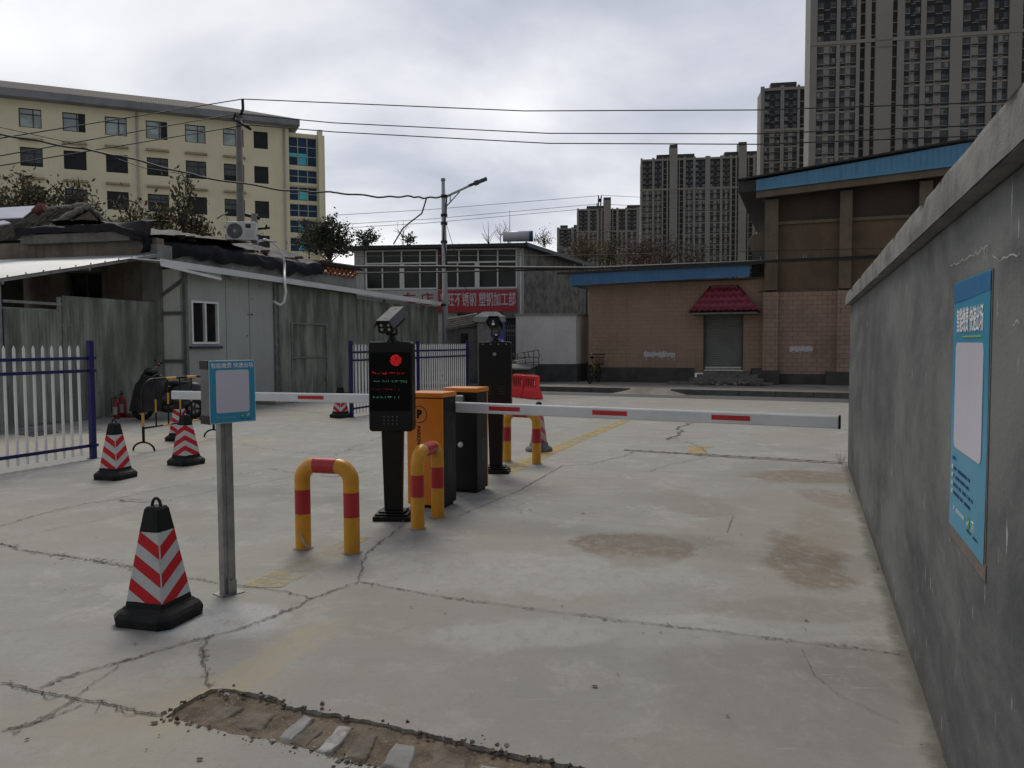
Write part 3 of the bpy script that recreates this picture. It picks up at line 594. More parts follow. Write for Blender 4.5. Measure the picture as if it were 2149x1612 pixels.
# -- hoop bollards
def hoop(a, b, h, r, label, bend=.115):
    a, b = G(*a), G(*b); wd = (b - a).length; ang = math.atan2(b.y - a.y, b.x - a.x)
    t = thing('hoop_bollard', label, 'bollard', (a + b) / 2, ang, 'yellow and red hoop bollards')
    hw = wd / 2; top = h - r
    def leg(sx):
        mb = MB(); pts = [(sx * hw, 0, 0), (sx * hw, 0, .27), (sx * hw, 0, .455), (sx * hw, 0, top - bend)]; mt = [0, 1, 0]
        for k in range(1, 11): a_ = R(90 * k / 10); pts.append((sx * (hw - bend + bend * math.cos(a_)), 0, top - bend + bend * math.sin(a_))); mt.append(0)
        mb.tube(pts, r, 24, mats=mt + [0], cap=False); mb.tube([(sx * hw, 0, top - bend - .002), (sx * hw, 0, top - bend + .002)], r + .0015, 24, cap=False)
        mb.build('leg', [yellowp, redpipe], t)
    leg(-1); leg(1)
    MB().tube([(-hw + bend, 0, top), (hw - bend, 0, top)], r + .0008, 24, cap=False).build('crossbar', redpipe, t)
    for sx in (-1, 1): MB().lathe([(r + .0, .006), (r + .010, .004), (r + .018, .001)], 20, c=(sx * hw, 0, 0)).build('ground_collar', M('patch_cement', (.3, .28, .25), (.2, .19, .16), 12, .9, bump=.5), t)
    return t
hb = hoop((637, 1151), (739, 1160), .70, .0585, 'largest and nearest yellow hoop bollard with red bands, left of the black kiosk')
mb = MB(); r_ = random.Random(5)
for i in range(8):
    an = -1.9 + i * .14; z = .12 - i * .013 + r_.uniform(-.006, .006); rr = .0592
    c = []
    for k in range(8): q = .014 * r_.uniform(.5, 1.2); da = q * math.cos(k * .785) / rr; c.append((-.18 + rr * math.cos(an + da), rr * math.sin(an + da), z + q * math.sin(k * .785) * .8))
    mb.face(c)
mb.build('scraped_paint', M('bare_scrape', (.42, .40, .36), (.3, .28, .25), 20, .8), hb)
hoop((877, 1109), (919, 1086), .70, .0575, 'yellow hoop bollard with red bands standing right in front of the nearer orange cabinet')
hoop((1064, 968), (1126, 973), .70, .0575, 'farthest yellow hoop bollard with red bands, in front of the round pink banded cone')
# -- barrier gates
def cabinet(name_lbl, loc, rz, arm_len, arm_dir_world, armz, mirror, stripes, arm_start):
    t = thing('barrier_gate', name_lbl, 'barrier gate', loc, rz, 'orange and black boom barriers')
    w_, d_, h_ = .37, .29, 1.085
    mb = MB(); mb.box(-w_ / 2, w_ / 2, .012, d_, .03, h_ - .04); mb.box(-w_ / 2 + .02, w_ / 2 - .02, .02, d_ - .02, 0, .03); mb.build('housing', blackp, t, .006)
    mb = MB(); mb.box(-w_ / 2, w_ / 2, -.012, .014, .03, h_ - .05); o = mb.build('door', orange, t, .006)
    mb = MB()
    for i in range(5): z = .10 + i * .022; mb.box(.03, .13, -.0175, -.012, z, z + .010)
    mb.build('door_vents', orange, t, .003)
    mb = MB(); mb.tube([(-.055 + .078 * math.cos(R(a)), -.0135, .885 + .078 * math.sin(R(a))) for a in range(0, 361, 12)], .0028, 6, cap=False)
    mb.build('emblem_ring', blackp, t); text('P', .105, .0012, blackp, t, (-.055, -.0135, .885), bold=.006, wsc=.9, name='emblem_letter')
    text('PARKING', .05, .001, blackp, t, (-.062, -.0135, .67), rot=(90, 90, 0), bold=.001, name='door_text')
    mb = MB(); prof = [(-.02, h_ - .04), (-.02, h_ - .005), (-.012, h_ + .006), (d_ + .002, h_ + .006), (d_ + .006, h_ - .01), (d_ + .006, h_ - .04)]
    mb.prism([(-w_ / 2 - .008, y, z) for y, z in prof], (w_ + .016, 0, 0)); mb.build('top_cover', orange, t, .006)
    mb = MB()
    for sx in (-1, 1):
        for j in range(2):
            for i in range(14): z = .33 + i * .017; y = .1 + j * .05; mb.box(*sorted((sx * w_ / 2, sx * (w_ / 2 + .003))), y, y + .03, z, z + .007)
    mb.build('side_louvres', M('louvre_black', (.03, .03, .03), (.02, .02, .02), 4, .35), t)
    mb = MB(); zz = armz; mb.cyl((0, d_, zz), (0, d_ + .05, zz), .045, n=24); mb.build('drive_shaft', galv, t)
    mb = MB(); mb.lathe([(.0, .0), (.012, .0), (.028, .008), (.03, .02)][::-1], 20, c=(0, 0, 0))
    for v in mb.bm.verts: v.co = Vector((v.co.x, d_ + .02 - v.co.z, v.co.y + .50))
    mb.build('white_knob', pipe_w, t)
    # boom: local direction
    inv = Matrix.Rotation(-rz, 3, 'Z'); av = inv @ (Vector(arm_dir_world).normalized()); o3 = inv @ (Vector(arm_start) - Vector(loc))
    side = Vector((-av.y, av.x, 0)).normalized(); up = side.cross(av) * -1; up = Vector((0, 0, 1)) - av * av.z; up.normalize()
    arm = MB(); hh, tt = .05, .022
    prof = [(-tt, -hh + .008), (-tt + .008, -hh), (tt - .008, -hh), (tt, -hh + .008), (tt, hh - .012), (tt - .012, hh), (-tt + .012, hh), (-tt, hh - .012)]
    arm.prism([o3 + side * a_ + up * b_ for a_, b_ in prof], av * arm_len, m=0)
    ao = arm.build('boom_arm', alum, t, .002)
    q = MB(); q.prism([o3 + av * arm_len + side * a_ * 1.06 + up * b_ * 1.06 for a_, b_ in prof], av * .014); q.build('end_cap', blackr, ao)
    for s0, s1 in stripes:
        q = MB()
        for sg_ in (-1, 1):
            q.prism([o3 + av * s0 + side * (tt * sg_) + up * .022, o3 + av * s1 + side * (tt * sg_) + up * .022, o3 + av * s1 + side * (tt * sg_) - up * .018, o3 + av * s0 + side * (tt * sg_) - up * .018], side * (.0015 * sg_))
        q.build('reflector_strip', redp, ao)
    q = MB(); q.prism([o3 + av * .06 + side * a_ * 1.12 + up * b_ * 1.06 for a_, b_ in prof], av * -.12); q.build('arm_clamp', galv, t, .003)
    return t
LX = Vector((math.cos(-LANE), math.sin(-LANE), 0)); LY = Vector((math.sin(LANE), math.cos(LANE), 0))
def along(A_, d, px):    # distance along a level boom seen at picture column px
    r_ = ray(px, CY); det = A_.x * r_.y - A_.y * r_.x; return -det / (d.x * r_.y - d.y * r_.x)
c1 = Vector((-.65, 7.28, 0)) - LX * .18; z1 = .935
r1s = c1 + LX * .0 + LY * .335 + Vector((0, 0, z1)); e1 = G(1760, 886, z1); d1 = e1 - r1s; n1_ = d1.normalized()
cabinet('nearer orange gate cabinet with circled P, its white arm reaching right over the lane', c1, -LANE, d1.length, d1, z1, 1,
        [(along(r1s, n1_, a), along(r1s, n1_, b)) for a, b in ((1028, 1093), (1245, 1318), (1495, 1576))], r1s)
c2 = G(1001, 1036) - LX * .18 + LY * .29; z2 = .965
r2s = c2 - LY * .345 + Vector((0, 0, z2)); e2 = P(362, 829, 9.35); d2 = e2 - r2s; n2_ = d2.normalized()
cabinet('farther gate cabinet with black back and orange top, its white arm reaching left', c2, math.pi - LANE, d2.length, d2, z2, -1,
        [(along(r2s, n2_, b), along(r2s, n2_, a)) for a, b in ((627, 681), (425, 470), (845, 890))], r2s)
# -- LED kiosk with camera
def camera_head(t, loc, yaw, tilt, z0):
    X = Matrix.Translation(Vector(loc)) @ Matrix.Rotation(yaw, 4, 'Z') @ Matrix.Rotation(tilt, 4, 'X') @ Matrix.Scale(1.1, 4)
    def xf(mb):
        for v in mb.bm.verts: v.co = X @ v.co
        return mb
    mb = MB(); mb.prism([(x, -.15, z) for x, z in rrect(-.062, .062, -.055, .05, .022)], (0, .29, 0)); o = xf(mb).build('camera_body', blackp, t)
    mb = MB(); pr = [(-.085, .0), (-.052, .063), (.052, .063), (.085, .0), (.081, -.002), (.050, .059), (-.050, .059), (-.081, -.002)]
    mb.prism([(x, -.19, z) for x, z in pr], (0, .36, 0)); xf(mb).build('camera_hood', M('camera_hood_grey', (.075, .078, .086), (.06, .063, .07), 4, .6, spec=.15), o)
    mb = MB(); mb.cyl((.0, -.12, .064), (.0, -.12, .067), .007); mb.cyl((.0, .12, .064), (.0, .12, .067), .007); xf(mb).build('hood_screws', blackp, o)
    for x in (-.03, .03):
        for z in (-.022, .014):
            mb = MB(); mb.cyl((x, -.151, z), (x, -.156, z), .012, n=16); xf(mb).build('infrared_lamp', M('lamp_lens_grey', (.32, .33, .34), (.2, .2, .2), 40, .2), o)
    mb = MB(); mb.cyl((0, -.151, -.004), (0, -.158, -.004), .017, n=20); xf(mb).build('lens', glass, o)
    return o
def kiosk(label, base, rz, front):
    t = thing('parking_kiosk', label, 'parking kiosk', base, rz, 'black parking kiosks with cameras')
    mb = MB(); mb.box(-.165, .165, -.125, .125, 0, .045); mb.prism([(-.15, -.11, .045), (.15, -.11, .045), (.15, .11, .045), (-.15, .11, .045)], (0, 0, .02)); mb.box(-.12, .12, -.09, .09, .065, .085)
    mb.build('base_plate', blackp, t, .012)
    mb = MB(); a = [(-.075, -.05, .08), (.075, -.05, .08), (.075, .05, .08), (-.075, .05, .08)]; b = [(-.093, -.055, .82), (.093, -.055, .82), (.093, .055, .82), (-.093, .055, .82)]
    va = [mb.bm.verts.new(p) for p in a]; vb = [mb.bm.verts.new(p) for p in b]
    for i in range(4): mb.bm.faces.new([va[i], va[(i + 1) % 4], vb[(i + 1) % 4], vb[i]])
    mb.bm.faces.new(va[::-1]); mb.bm.faces.new(vb); mb.build('post', blackp, t, .008)
    H0, H1 = .785, 1.565
    mb = MB(); mb.prism([(x, -.085, z) for x, z in rrect(-.192, .192, H0, H1, .03)], (0, .16, 0)); mb.build('display_housing', blackp, t, .012, 3)
    mb = MB()
    for i in range(9): mb.cyl((-.17 + i * .0425, -.06, H1 - .002), (-.17 + i * .0425, -.06, H1 + .006), .006, n=8)
    mb.build('rivets', galv, t)
    if front:
        fy = -.0855
        scr = MB().box(-.178, .178, fy - .003, fy, .965, 1.475).build('screen', M('screen_glass', (.0025, .003, .003), (.003, .0035, .0035), 2, .35, spec=.08), t)
        y = fy - .0035
        redl = EM('led_red', (1, .02, .03), .62); redd = EM('led_dim_red', (.8, .03, .08), .22); grn = EM('led_green', (.25, .8, .5), .28)
        mb = MB(); r_ = random.Random(2); cx, cz = .052, 1.405
        for ring, cnt in ((0, 1), (.008, 6), (.016, 12), (.0235, 18), (.031, 24), (.039, 30), (.046, 36)):
            for k in range(cnt):
                a_ = 6.283 * k / cnt + ring * 30; x, z = cx + ring * math.cos(a_), cz + ring * math.sin(a_); q = .0021
                if r_.random() > .08: mb.box(x - q, x + q, y - .001, y, z - q, z + q)
        mb.build('stop_light', redl, t)
        def seg(rows, mat, nm):
            mb = MB()
            for pl in rows:
                pts = [((px - 640) / 1000 * .365, 1.475 - (py + 420) * .000365 * .87) for px, py in pl]
                for (xa, za), (xb, zb_) in zip(pts, pts[1:]):
                    k = max(2, int(math.hypot(xb - xa, zb_ - za) / .0042))
                    for j in range(k + 1): x = xa + (xb - xa) * j / k; z = za + (zb_ - za) * j / k; mb.box(x - .0011, x + .0011, y - .001, y, z - .0011, z + .0011)
            mb.build(nm, mat, t)
        seg([[(215, 110), (300, 150)], [(215, 130), (290, 160)], [(340, 150), (370, 170)], [(400, 165), (420, 140)], [(460, 150), (550, 150)], [(470, 180), (550, 180)], [(545, 120), (550, 175)], [(610, 140), (770, 140)], [(690, 125), (690, 150)], [(825, 130), (825, 175)], [(860, 150), (880, 160)], [(930, 140), (925, 170)], [(960, 155), (985, 135)]], redl, 'display_row')
        seg([[(265, 345), (265, 375), (375, 375), (375, 345)], [(450, 385), (480, 350), (505, 385)], [(540, 390), (565, 340)], [(605, 345), (605, 395)], [(690, 345), (690, 390), (720, 390)], [(745, 360), (790, 350), (825, 365)], [(770, 400), (800, 375)], [(870, 360), (965, 360)], [(915, 360), (905, 400)], [(960, 360), (965, 400)], [(1000, 365), (1000, 405)], [(1040, 350), (1040, 405)]], grn, 'display_row')
        seg([[(235, 575), (240, 590)], [(320, 610), (350, 580)], [(375, 610), (400, 575)], [(460, 570), (460, 610)], [(500, 575), (540, 575), (535, 610)], [(570, 570), (570, 610)], [(570, 590), (680, 590)], [(680, 570), (680, 610)], [(745, 580), (765, 620)], [(850, 580), (850, 620)]], redd, 'display_row')
        seg([[(225, 785), (265, 830)], [(225, 825), (260, 790)], [(325, 790), (325, 835), (370, 800)], [(400, 830), (425, 780), (465, 835)], [(525, 785), (525, 835)], [(570, 790), (680, 790)], [(590, 800), (620, 830), (650, 800), (660, 820)], [(750, 790), (750, 835)], [(845, 785), (845, 835)]], grn, 'display_row')
        text('P', .055, .0003, M('screen_print', (.006, .006, .006), spec=.1), t, (-.09, y - .0005, 1.405), bold=.002, name='screen_letter')
        for i in range(4):
            for j in range(3): MB().cyl((-.058 + i * .038, fy, .915 - j * .031), (-.058 + i * .038, fy - .003, .915 - j * .031), .0075, n=12).build('speaker_hole', M('grille_grey', (.07, .07, .07), (.05, .05, .05), 8, .4), t)
    else:
        yb = -.0855; mb = MB(); mb.prism([(x, yb, z) for x, z in rrect(-.175, .175, H0 + .03, H1 - .07, .01)], (0, -.004, 0)); mb.build('back_door', blackp, t, .002)
        MB().cyl((0, yb - .003, 1.42), (0, yb - .012, 1.42), .02, n=20).build('lock', galv, t)
        mb = MB()
        for x in (-.115, .045):
            for i in range(4): z = .95 + i * .028; mb.box(x, x + .075, yb - .008, yb - .003, z, z + .008)
        mb.build('vents', M('louvre_black', (.03, .03, .03)), t)
        mb = MB()
        for i in range(4): mb.cyl((-.14 + i * .093, yb, H1 - .028), (-.14 + i * .093, yb - .004, H1 - .028), .008, n=8)
        mb.build('screws', galv, t)
    mb = MB(); mb.box(-.06, .06, -.045, .045, H1, H1 + .012); mb.lathe([(.045, 0), (.038, .02), (.03, .035), (.032, .06)], 16, c=(0, 0, H1 + .01)); mb.box(-.045, .045, -.012, .012, H1 + .06, H1 + .075); mb.box(-.05, -.038, -.02, .03, H1 + .06, H1 + .12); mb.box(.038, .05, -.02, .03, H1 + .06, H1 + .12)
    mb.build('camera_bracket', blackp, t, .004)
    return t, H1
k1 = G(820, 1092) + Vector((.02, .06, 0)); kt, H1 = kiosk('nearer black kiosk showing a round red light and red and green display lines', k1, R(-4), True)
camera_head(kt, (0, 0, H1 + .185), R(-8), R(20), 0)
k2 = G(1041, 993) + Vector((0, .05, 0)); kt2, _ = kiosk('farther black kiosk seen from its back with lock and vents, behind the orange cabinets', k2, R(-6), False)
o = camera_head(kt2, (0, 0, H1 + .19), R(180), R(14), 0)
mb = MB(); mb.box(-.018, .018, .0, .002, -.02, .0); lab = MB().box(-.016, .016, -.20, -.197, H1 + .195, H1 + .22); lab.build('white_label', text_w, kt2)
MB().prism([(-.018, -.197, H1 + .228), (.018, -.197, H1 + .228), (0, -.197, H1 + .26)], (0, -.003, 0)).build('warning_label', M('label_grey', (.3, .3, .3)), kt2)
mb.bm.free()
# red cable at the foot of the kiosk
mb = MB(); a, b = G(862, 1085), G(845, 1098); mb.tube([a + Vector((0, 0, .012)), (a + b) / 2 + Vector((0, .02, .008)), b + Vector((0, 0, .02))], .006, 6); tag(mb.build('red_cable', M('red_sleeve', (.4, .03, .02))), 'short red cable on the ground between kiosk and orange cabinet', 'cable')
# ================================================================ FENCES
def picket_fence(label, posts, frx, pick_sp, start, tall=1.55, grp='blue and white picket fences'):
    t = thing('picket_fence', label, 'fence', posts[0], frx, grp); ln = (posts[-1] - posts[0]).length
    post = None
    for p in posts:
        q = (p - posts[0]).length
        if q < start - .01: continue
        mb = MB(); mb.box(q - .034, q + .034, -.034, .034, 0, 1.60); mb.box(q - .037, q + .037, -.037, .037, 1.60, 1.612); mb.box(q - .06, q + .06, -.06, .06, 0, .006); mb.build('post', navy, t, .004)
    for z in (.18, 1.20, 1.37):
        mb = MB(); mb.box(start, ln, -.018, .018, z - .02, z + .02)
        for p in posts:
            q = (p - posts[0]).length
            if q >= start - .01: mb.box(q - .06, q + .06, -.040, -.017, z - .018, z + .018)
        mb.build('rail', navy, t)
    x = start + pick_sp * .55; first = None
    qs = [(p - posts[0]).length for p in posts]
    while x < ln - .05:
        if all(abs(x - q) > .07 for q in qs):
            if first is None:
                mb = MB(); mb.box(-.0125, .0125, -.0125, .0125, .06, tall - .05); a = [mb.bm.verts.new((sx * .0125, sy * .0125, tall - .05)) for sx, sy in ((-1, -1), (1, -1), (1, 1), (-1, 1))]; c_ = mb.bm.verts.new((0, 0, tall))
                for k in range(4): mb.bm.faces.new([a[k], a[(k + 1) % 4], c_])
                first = mb.build('picket', whitep, t); first.location = (x, 0, 0)
            else: o = first.copy(); COL.objects.link(o); o.parent = t; o.location = (x, 0, 0)
        x += pick_sp
    return t
la = math.pi / 2 - LANE
e = G(196, 962); picket_fence('nearer blue and white picket fence panel running off the left edge of the picture', [e - LY * 6.06, e - LY * 3.03, e], la, .13, 3.2)
e = G(738, 876); picket_fence('farther blue and white picket fence behind the black kiosk and orange cabinets', [e, e + LY * 3.03, e + LY * 6.06], la, .13, 0)
# ================================================================ yellow and black crowd barrier
a, b = G(302, 948), G(449, 919); an = math.atan2(b.y - a.y, b.x - a.x); ln = (b - a).length
t = thing('crowd_barrier', 'low yellow and black steel crowd barrier in front of the scooter', 'barrier', a, an)
yb_ = M('barrier_yellow', (.62, .30, .02), (.5, .24, .015), 6, .4)
def banded(pts, r, nm, bands, par):
    q = [Vector(p) for p in pts]; tot = sum((y - x).length for x, y in zip(q, q[1:])); out_ = [q[0]]; mt = []; acc = 0; cuts = sorted([c for b_ in bands for c in b_])
    for x, y in zip(q, q[1:]):
        L_ = (y - x).length
        for c in cuts:
            if acc < c * tot < acc + L_ - 1e-6: out_.append(x.lerp(y, (c * tot - acc) / L_))
        out_.append(y); acc += L_
    acc = 0
    for x, y in zip(out_, out_[1:]): m_ = (acc + (y - x).length / 2) / tot; mt.append(1 if any(c0_ < m_ < c1_ for c0_, c1_ in bands) else 0); acc += (y - x).length
    MB().tube(out_, r, 10, mats=mt + [mt[-1]]).build(nm, [blackp, yb_], par)
arc = [(.0, 0, .135), (0, 0, .5), (0, 0, .80)] + [(.22 - .22 * math.cos(R(k)), 0, .80 + .24 * math.sin(R(k))) for k in range(15, 91, 15)]
arc2 = [(ln - p[0], 0, p[2]) for p in arc[::-1]]
banded(arc + arc2, .02, 'top_frame', [(.07, .13), (.40, .47), (.55, .62), (.70, .76), (.88, .94)], t)
banded([(0, 0, .34), (ln, 0, .34)], .014, 'lower_rail', [(.25, .36), (.66, .76)], t)
for k in range(1, 6): x = ln * k / 6; banded([(x, 0, .34), (x, 0, 1.03)], .012, 'upright', [(.30, .58)] if k % 2 else [(.45, .7)], t)
for x in (0, ln): MB().tube([(x, .18 * math.sin(R(k)), .012 + .125 * math.cos(R(k)) ** 1.0 if abs(k) < 88 else .012) for k in range(-90, 91, 15)], .014, 8).build('foot', blackp, t)
# ================================================================ fire extinguishers, hose box
exred = M('extinguisher_red', (.23, .012, .018), (.16, .01, .015), 6, .35)
def ext(px, label, s):
    p = G(*px); t = thing('fire_extinguisher', label, 'extinguisher', p, 0, 'fire extinguishers by the panel fence'); 
    MB().lathe([(.065 * s, 0), (.068 * s, .01), (.068 * s, .36 * s), (.055 * s, .40 * s), (.025 * s, .43 * s), (.02 * s, .45 * s)], 20).build('cylinder', exred, t)
    mb = MB(); mb.cyl((0, 0, .44 * s), (0, 0, .48 * s), .016); mb.box(-.008, .008, -.09, .02, .475 * s, .487 * s); mb.tube([(0, .01, .49 * s), (0, -.05, .52 * s), (0, -.10, .51 * s)], .006, 6); mb.build('valve', blackp, t)
    MB().tube([(-.02, 0, .46 * s), (-.09, .0, .44 * s), (-.11, 0, .3 * s), (-.1, 0, .12 * s)], .009, 8).build('hose', blackr, t)
    mb = MB(); mb.grid(lambda u, v: Vector((.0695 * s * math.cos(R(-130 + 80 * u)), .0695 * s * math.sin(R(-130 + 80 * u)), (.1 + .17 * v) * s)), 6, 3); mb.build('label_patch', M('label_white', (.5, .5, .48), (.2, .2, .2), 30, .5), t)
ext((245, 879), 'left fire extinguisher standing by the corrugated panel wall', .95); ext((258, 876), 'right fire extinguisher standing by the corrugated panel wall', 1.08)
p = G(276, 876); t = thing('hose_coil', 'flat rolled up red fire hose lying beside the extinguishers', 'fire hose', p)
mb = MB()
for r_ in (.04, .055, .07, .085, .10, .112): mb.lathe([(r_ - .006, 0), (r_ + .005, .0), (r_ + .006, .06), (r_ - .005, .062)], 24)
mb.build('rolled_hose', M('hose_red', (.16, .03, .025), (.10, .03, .025), 20, .8), t); MB().cyl((0, 0, 0), (0, 0, .065), .032, n=14).build('coupling', galv, t)
# ================================================================ scooter under a black apron
p = G(340, 880); t = thing('electric_scooter', 'black electric scooter with dark wind apron parked behind the yellow and black crowd barrier', 'scooter', p, R(20))
sk = M('scooter_black', (.012, .012, .013), (.02, .02, .02), 4, .38); cl = M('apron_cloth', (.010, .0095, .010), (.018, .017, .017), 6, .75, bump=.5, bs=12)
def wheel(x, r, nm='wheel'):
    prof = [(r - .095, -.045), (r - .03, -.062), (r, -.02), (r, .02), (r - .03, .062), (r - .095, .045)]; mb = MB()
    n = 28; rg = [[mb.bm.verts.new((x + q * math.cos(6.2832 * k / n), y, r + q * math.sin(6.2832 * k / n))) for k in range(n)] for q, y in prof + [prof[0]]]
    for a_, b_ in zip(rg, rg[1:]):
        for k in range(n): f_ = mb.bm.faces.new([a_[k], a_[(k + 1) % n], b_[(k + 1) % n], b_[k]]); f_.smooth = True
    o = mb.build(nm, blackr, t); m2 = MB(); m2.cyl((x, -.05, r), (x, .05, r), .05, n=16)
    for k in range(5): a_ = 6.2832 * k / 5; m2.tube([(x, 0, r), (x + (r - .05) * math.cos(a_), 0, r + (r - .05) * math.sin(a_))], .014, 6)
    m2.build('rim', M('dull_rim', (.05, .05, .05), (.03, .03, .03), 5, .5), o)
wheel(-.36, .21); wheel(.62, .21)
mb = MB(); mb.grid(lambda u, v: Vector((-.60 + .62 * u + .12 * v * (1 - u), (.26 * math.sin(math.pi * (u * .8 + .1)) + .10) * (1 if 1 else 0) * (-1) * (1 - .35 * v) + .02 * math.sin(v * 14 + u * 8), .20 + .72 * v * (.75 + .25 * math.sin(math.pi * u)) )), 14, 14)
mb.grid(lambda u, v: Vector((-.60 + .62 * u + .12 * v * (1 - u), (.20 * math.sin(math.pi * (u * .8 + .1)) + .10) * (1 - .35 * v), .22 + .70 * v * (.75 + .25 * math.sin(math.pi * u)))), 14, 14)
mb.build('wind_apron', cl, t)
mb = MB(); mb.tube([(-.36, 0, .21), (-.30, 0, .55), (-.16, 0, .98)], [.04, .06, .05], 10); mb.ball((-.28, 0, .72), .2, sc=(.7, .75, 1.35)); mb.ball((-.18, 0, 1.0), .12, sc=(1.2, 1.5, .6)); mb.tube([(-.2, 0, .32), (.1, 0, .24), (.35, 0, .26), (.6, 0, .42)], [.09, .11, .12, .08], 12); mb.ball((.5, 0, .58), .24, sc=(1.6, .75, .85)); mb.ball((.12, 0, .42), .22, sc=(1.5, .7, .8)); mb.ball((-.02, 0, .7), .16, sc=(.9, .9, 1.5)); mb.build('body', sk, t)
MB().ball((.36, 0, .74), .17, sc=(1.9, .75, .35)).build('saddle', blackr, t)
mb = MB(); mb.tube([(-.02, -.34, 1.12), (-.06, -.16, 1.10), (-.14, -.05, 1.03), (-.14, .05, 1.03), (-.06, .16, 1.13), (-.02, .34, 1.17)], .012, 8); mb.build('handlebar', M('bright_bar', (.42, .42, .42), (.32, .32, .32), 5, .3), t)
for y in (-1, 1): MB().tube([(-.03, y * .26, 1.12 + .03 * (y > 0)), (.0, y * .38, 1.13 + .04 * (y > 0))], .02, 10).build('grip', blackr, t)
mb = MB(); mb.box(-.1, -.05, .12, .2, 1.12, 1.18); mb.build('switch_block', exred, t, .006)
mb = MB(); mb.tube([(-.06, -.2, 1.1), (-.08, -.24, 1.2)], .005, 6); mb.ball((-.08, -.25, 1.24), .05, sc=(.3, 1.2, .8)); mb.build('mirror', blackp, t)
MB().box(-.08, -.075, -.02, .03, .38, .48).build('red_tag', M('tag_pink', (.5, .12, .16)), t)
mb = MB(); mb.tube([(.45, -.08, .25), (.62, -.16, .01), (.75, -.16, .01)], .012, 6); mb.tube([(.45, .08, .25), (.62, .16, .01), (.75, .16, .01), (.75, -.16, .01)], .012, 6); mb.build('stand', blackp, t)
# white box with a handle behind the fence at the left edge
p = G(2, 893); t = thing('rear_box_trolley', 'white rounded box with arched handle on a dark stand behind the left fence', 'trolley', p)
zc = P(0, 800, p.y).z
mb = MB(); mb.prism([(x, -.12, z) for x, z in rrect(-.34, .17, zc - .09, zc + .10, .06)], (0, .24, 0)); mb.build('white_box', M('glossy_white', (.62, .63, .64), (.6, .6, .6), 3, .25), t, .03, 3)
MB().tube([(-.1, -.1, zc + .08), (0, -.1, zc + .15), (.09, -.1, zc + .13), (.15, -.1, zc + .02)], .012, 8).build('handle', galv, t)
mb = MB(); mb.tube([(-.15, 0, zc - .08), (-.12, 0, .3), (-.1, 0, .12)], .03, 8); mb.box(-.3, .06, -.12, .12, .1, .34); mb.cyl((-.05, -.05, .11), (-.05, .05, .11), .11, n=20); mb.cyl((-.26, -.05, .11), (-.26, .05, .11), .11, n=20); mb.build('stand', blackr, t, .01)
# iron drain covers on the left
mb = MB(); q = [G(40, 912), G(100, 903), G(124, 908), G(70, 917)]; mb.prism([Vector((v.x, v.y, .001)) for v in q], (0, 0, .012)); 
for k in range(1, 8):
    a_, b_ = q[0].lerp(q[1], k / 8), q[3].lerp(q[2], k / 8); mb.prism([a_ + Vector((0, 0, .013)), b_ + Vector((0, 0, .013)), b_ + Vector((.03, 0, .013)), a_ + Vector((.03, 0, .013))], (0, 0, .006))
o = mb.build('drain_cover', M('rusty_iron', (.07, .065, .06), (.1, .07, .05), 14, .8)); tag(o, 'dark iron drain cover on the ground behind the left fence', 'drain cover')
# ================================================================ LEFT: old house, lean-tos
F0 = G(335, 862, 0); LF = Frame((F0.x, F0.y), math.atan2(1, .229))         # along the shopfronts, going away
EF = Frame((F0.x, F0.y), math.atan2(-.229, 1))                            # end wall facing the camera (x negative = left)
plas = M('stained_plaster', (.20, .165, .13), (.11, .09, .075), 1.3, .9, bump=.35, bs=30, streak=.7, dirt=.4)
plag = M('grey_plaster', (.22, .22, .205), (.14, .14, .13), 1.6, .88, bump=.3, bs=35, streak=.6, dirt=.3)
tarp = M('black_tarpaulin', (.009, .009, .012), (.015, .015, .018), 2, .6, bump=.5, bs=7, spec=.15)
tile = M('old_roof_tiles', (.040, .036, .032), (.022, .020, .018), 7, .95, bump=.9, bs=22, spk=.15, spec=.1)
pvc_w = M('white_pvc_sheet', (.60, .62, .61), (.50, .52, .51), 1.2, .35, streak=.25)
def corr_x(mb, x0, x1, z0, z1, y, pitch=.085, amp=.0055, m=0, top=None):
    n = int((x1 - x0) / pitch * 4); 
    def fn(u, v):
        x = x0 + (x1 - x0) * u; t_ = top(x) if top else z1; return Vector((x, y + amp * math.sin(6.2832 * x / pitch), z0 + (t_ - z0) * v))
    return mb.grid(fn, n, 1, m)
def clear_mat():
    s = Nodes('clear_green_pvc'); x, y, z = s.xyz(); s.put(s.b.inputs['Roughness'], .28)
    col = s.mix(s.step(s.noise(1.6, 6, .6, sc=(3, 3, .25)), .35, .7), (.30, .335, .285), (.37, .405, .35)); s.put(s.b.inputs['Base Color'], col)
    tr = s.n('ShaderNodeBsdfTransparent'); tr.inputs[0].default_value = (.5, .56, .5, 1); mx = s.n('ShaderNodeMixShader')
    s.put(mx.inputs[0], s.math('ADD', .34, s.math('MULTIPLY', s.step(s.noise(1.0, 6, .6, sc=(2.6, 2.6, .5), loc=(2, 4, 1)), .4, .65), .40)))
    s.l(tr.outputs[0], mx.inputs[1]); s.l(s.b.outputs[0], mx.inputs[2]); s.l(mx.outputs[0], s.o.inputs[0]); return s.m
pvc_c = clear_mat()
EX = lambda px, py, off=0: EF.hit(px, py, off)
LXh = lambda px, py, off=0: LF.hit(px, py, off)
_g = G(397, 863); RF = Frame((_g.x, _g.y), math.pi / 2 - LANE); RX = lambda px, py, off=0: RF.hit(px, py, off)
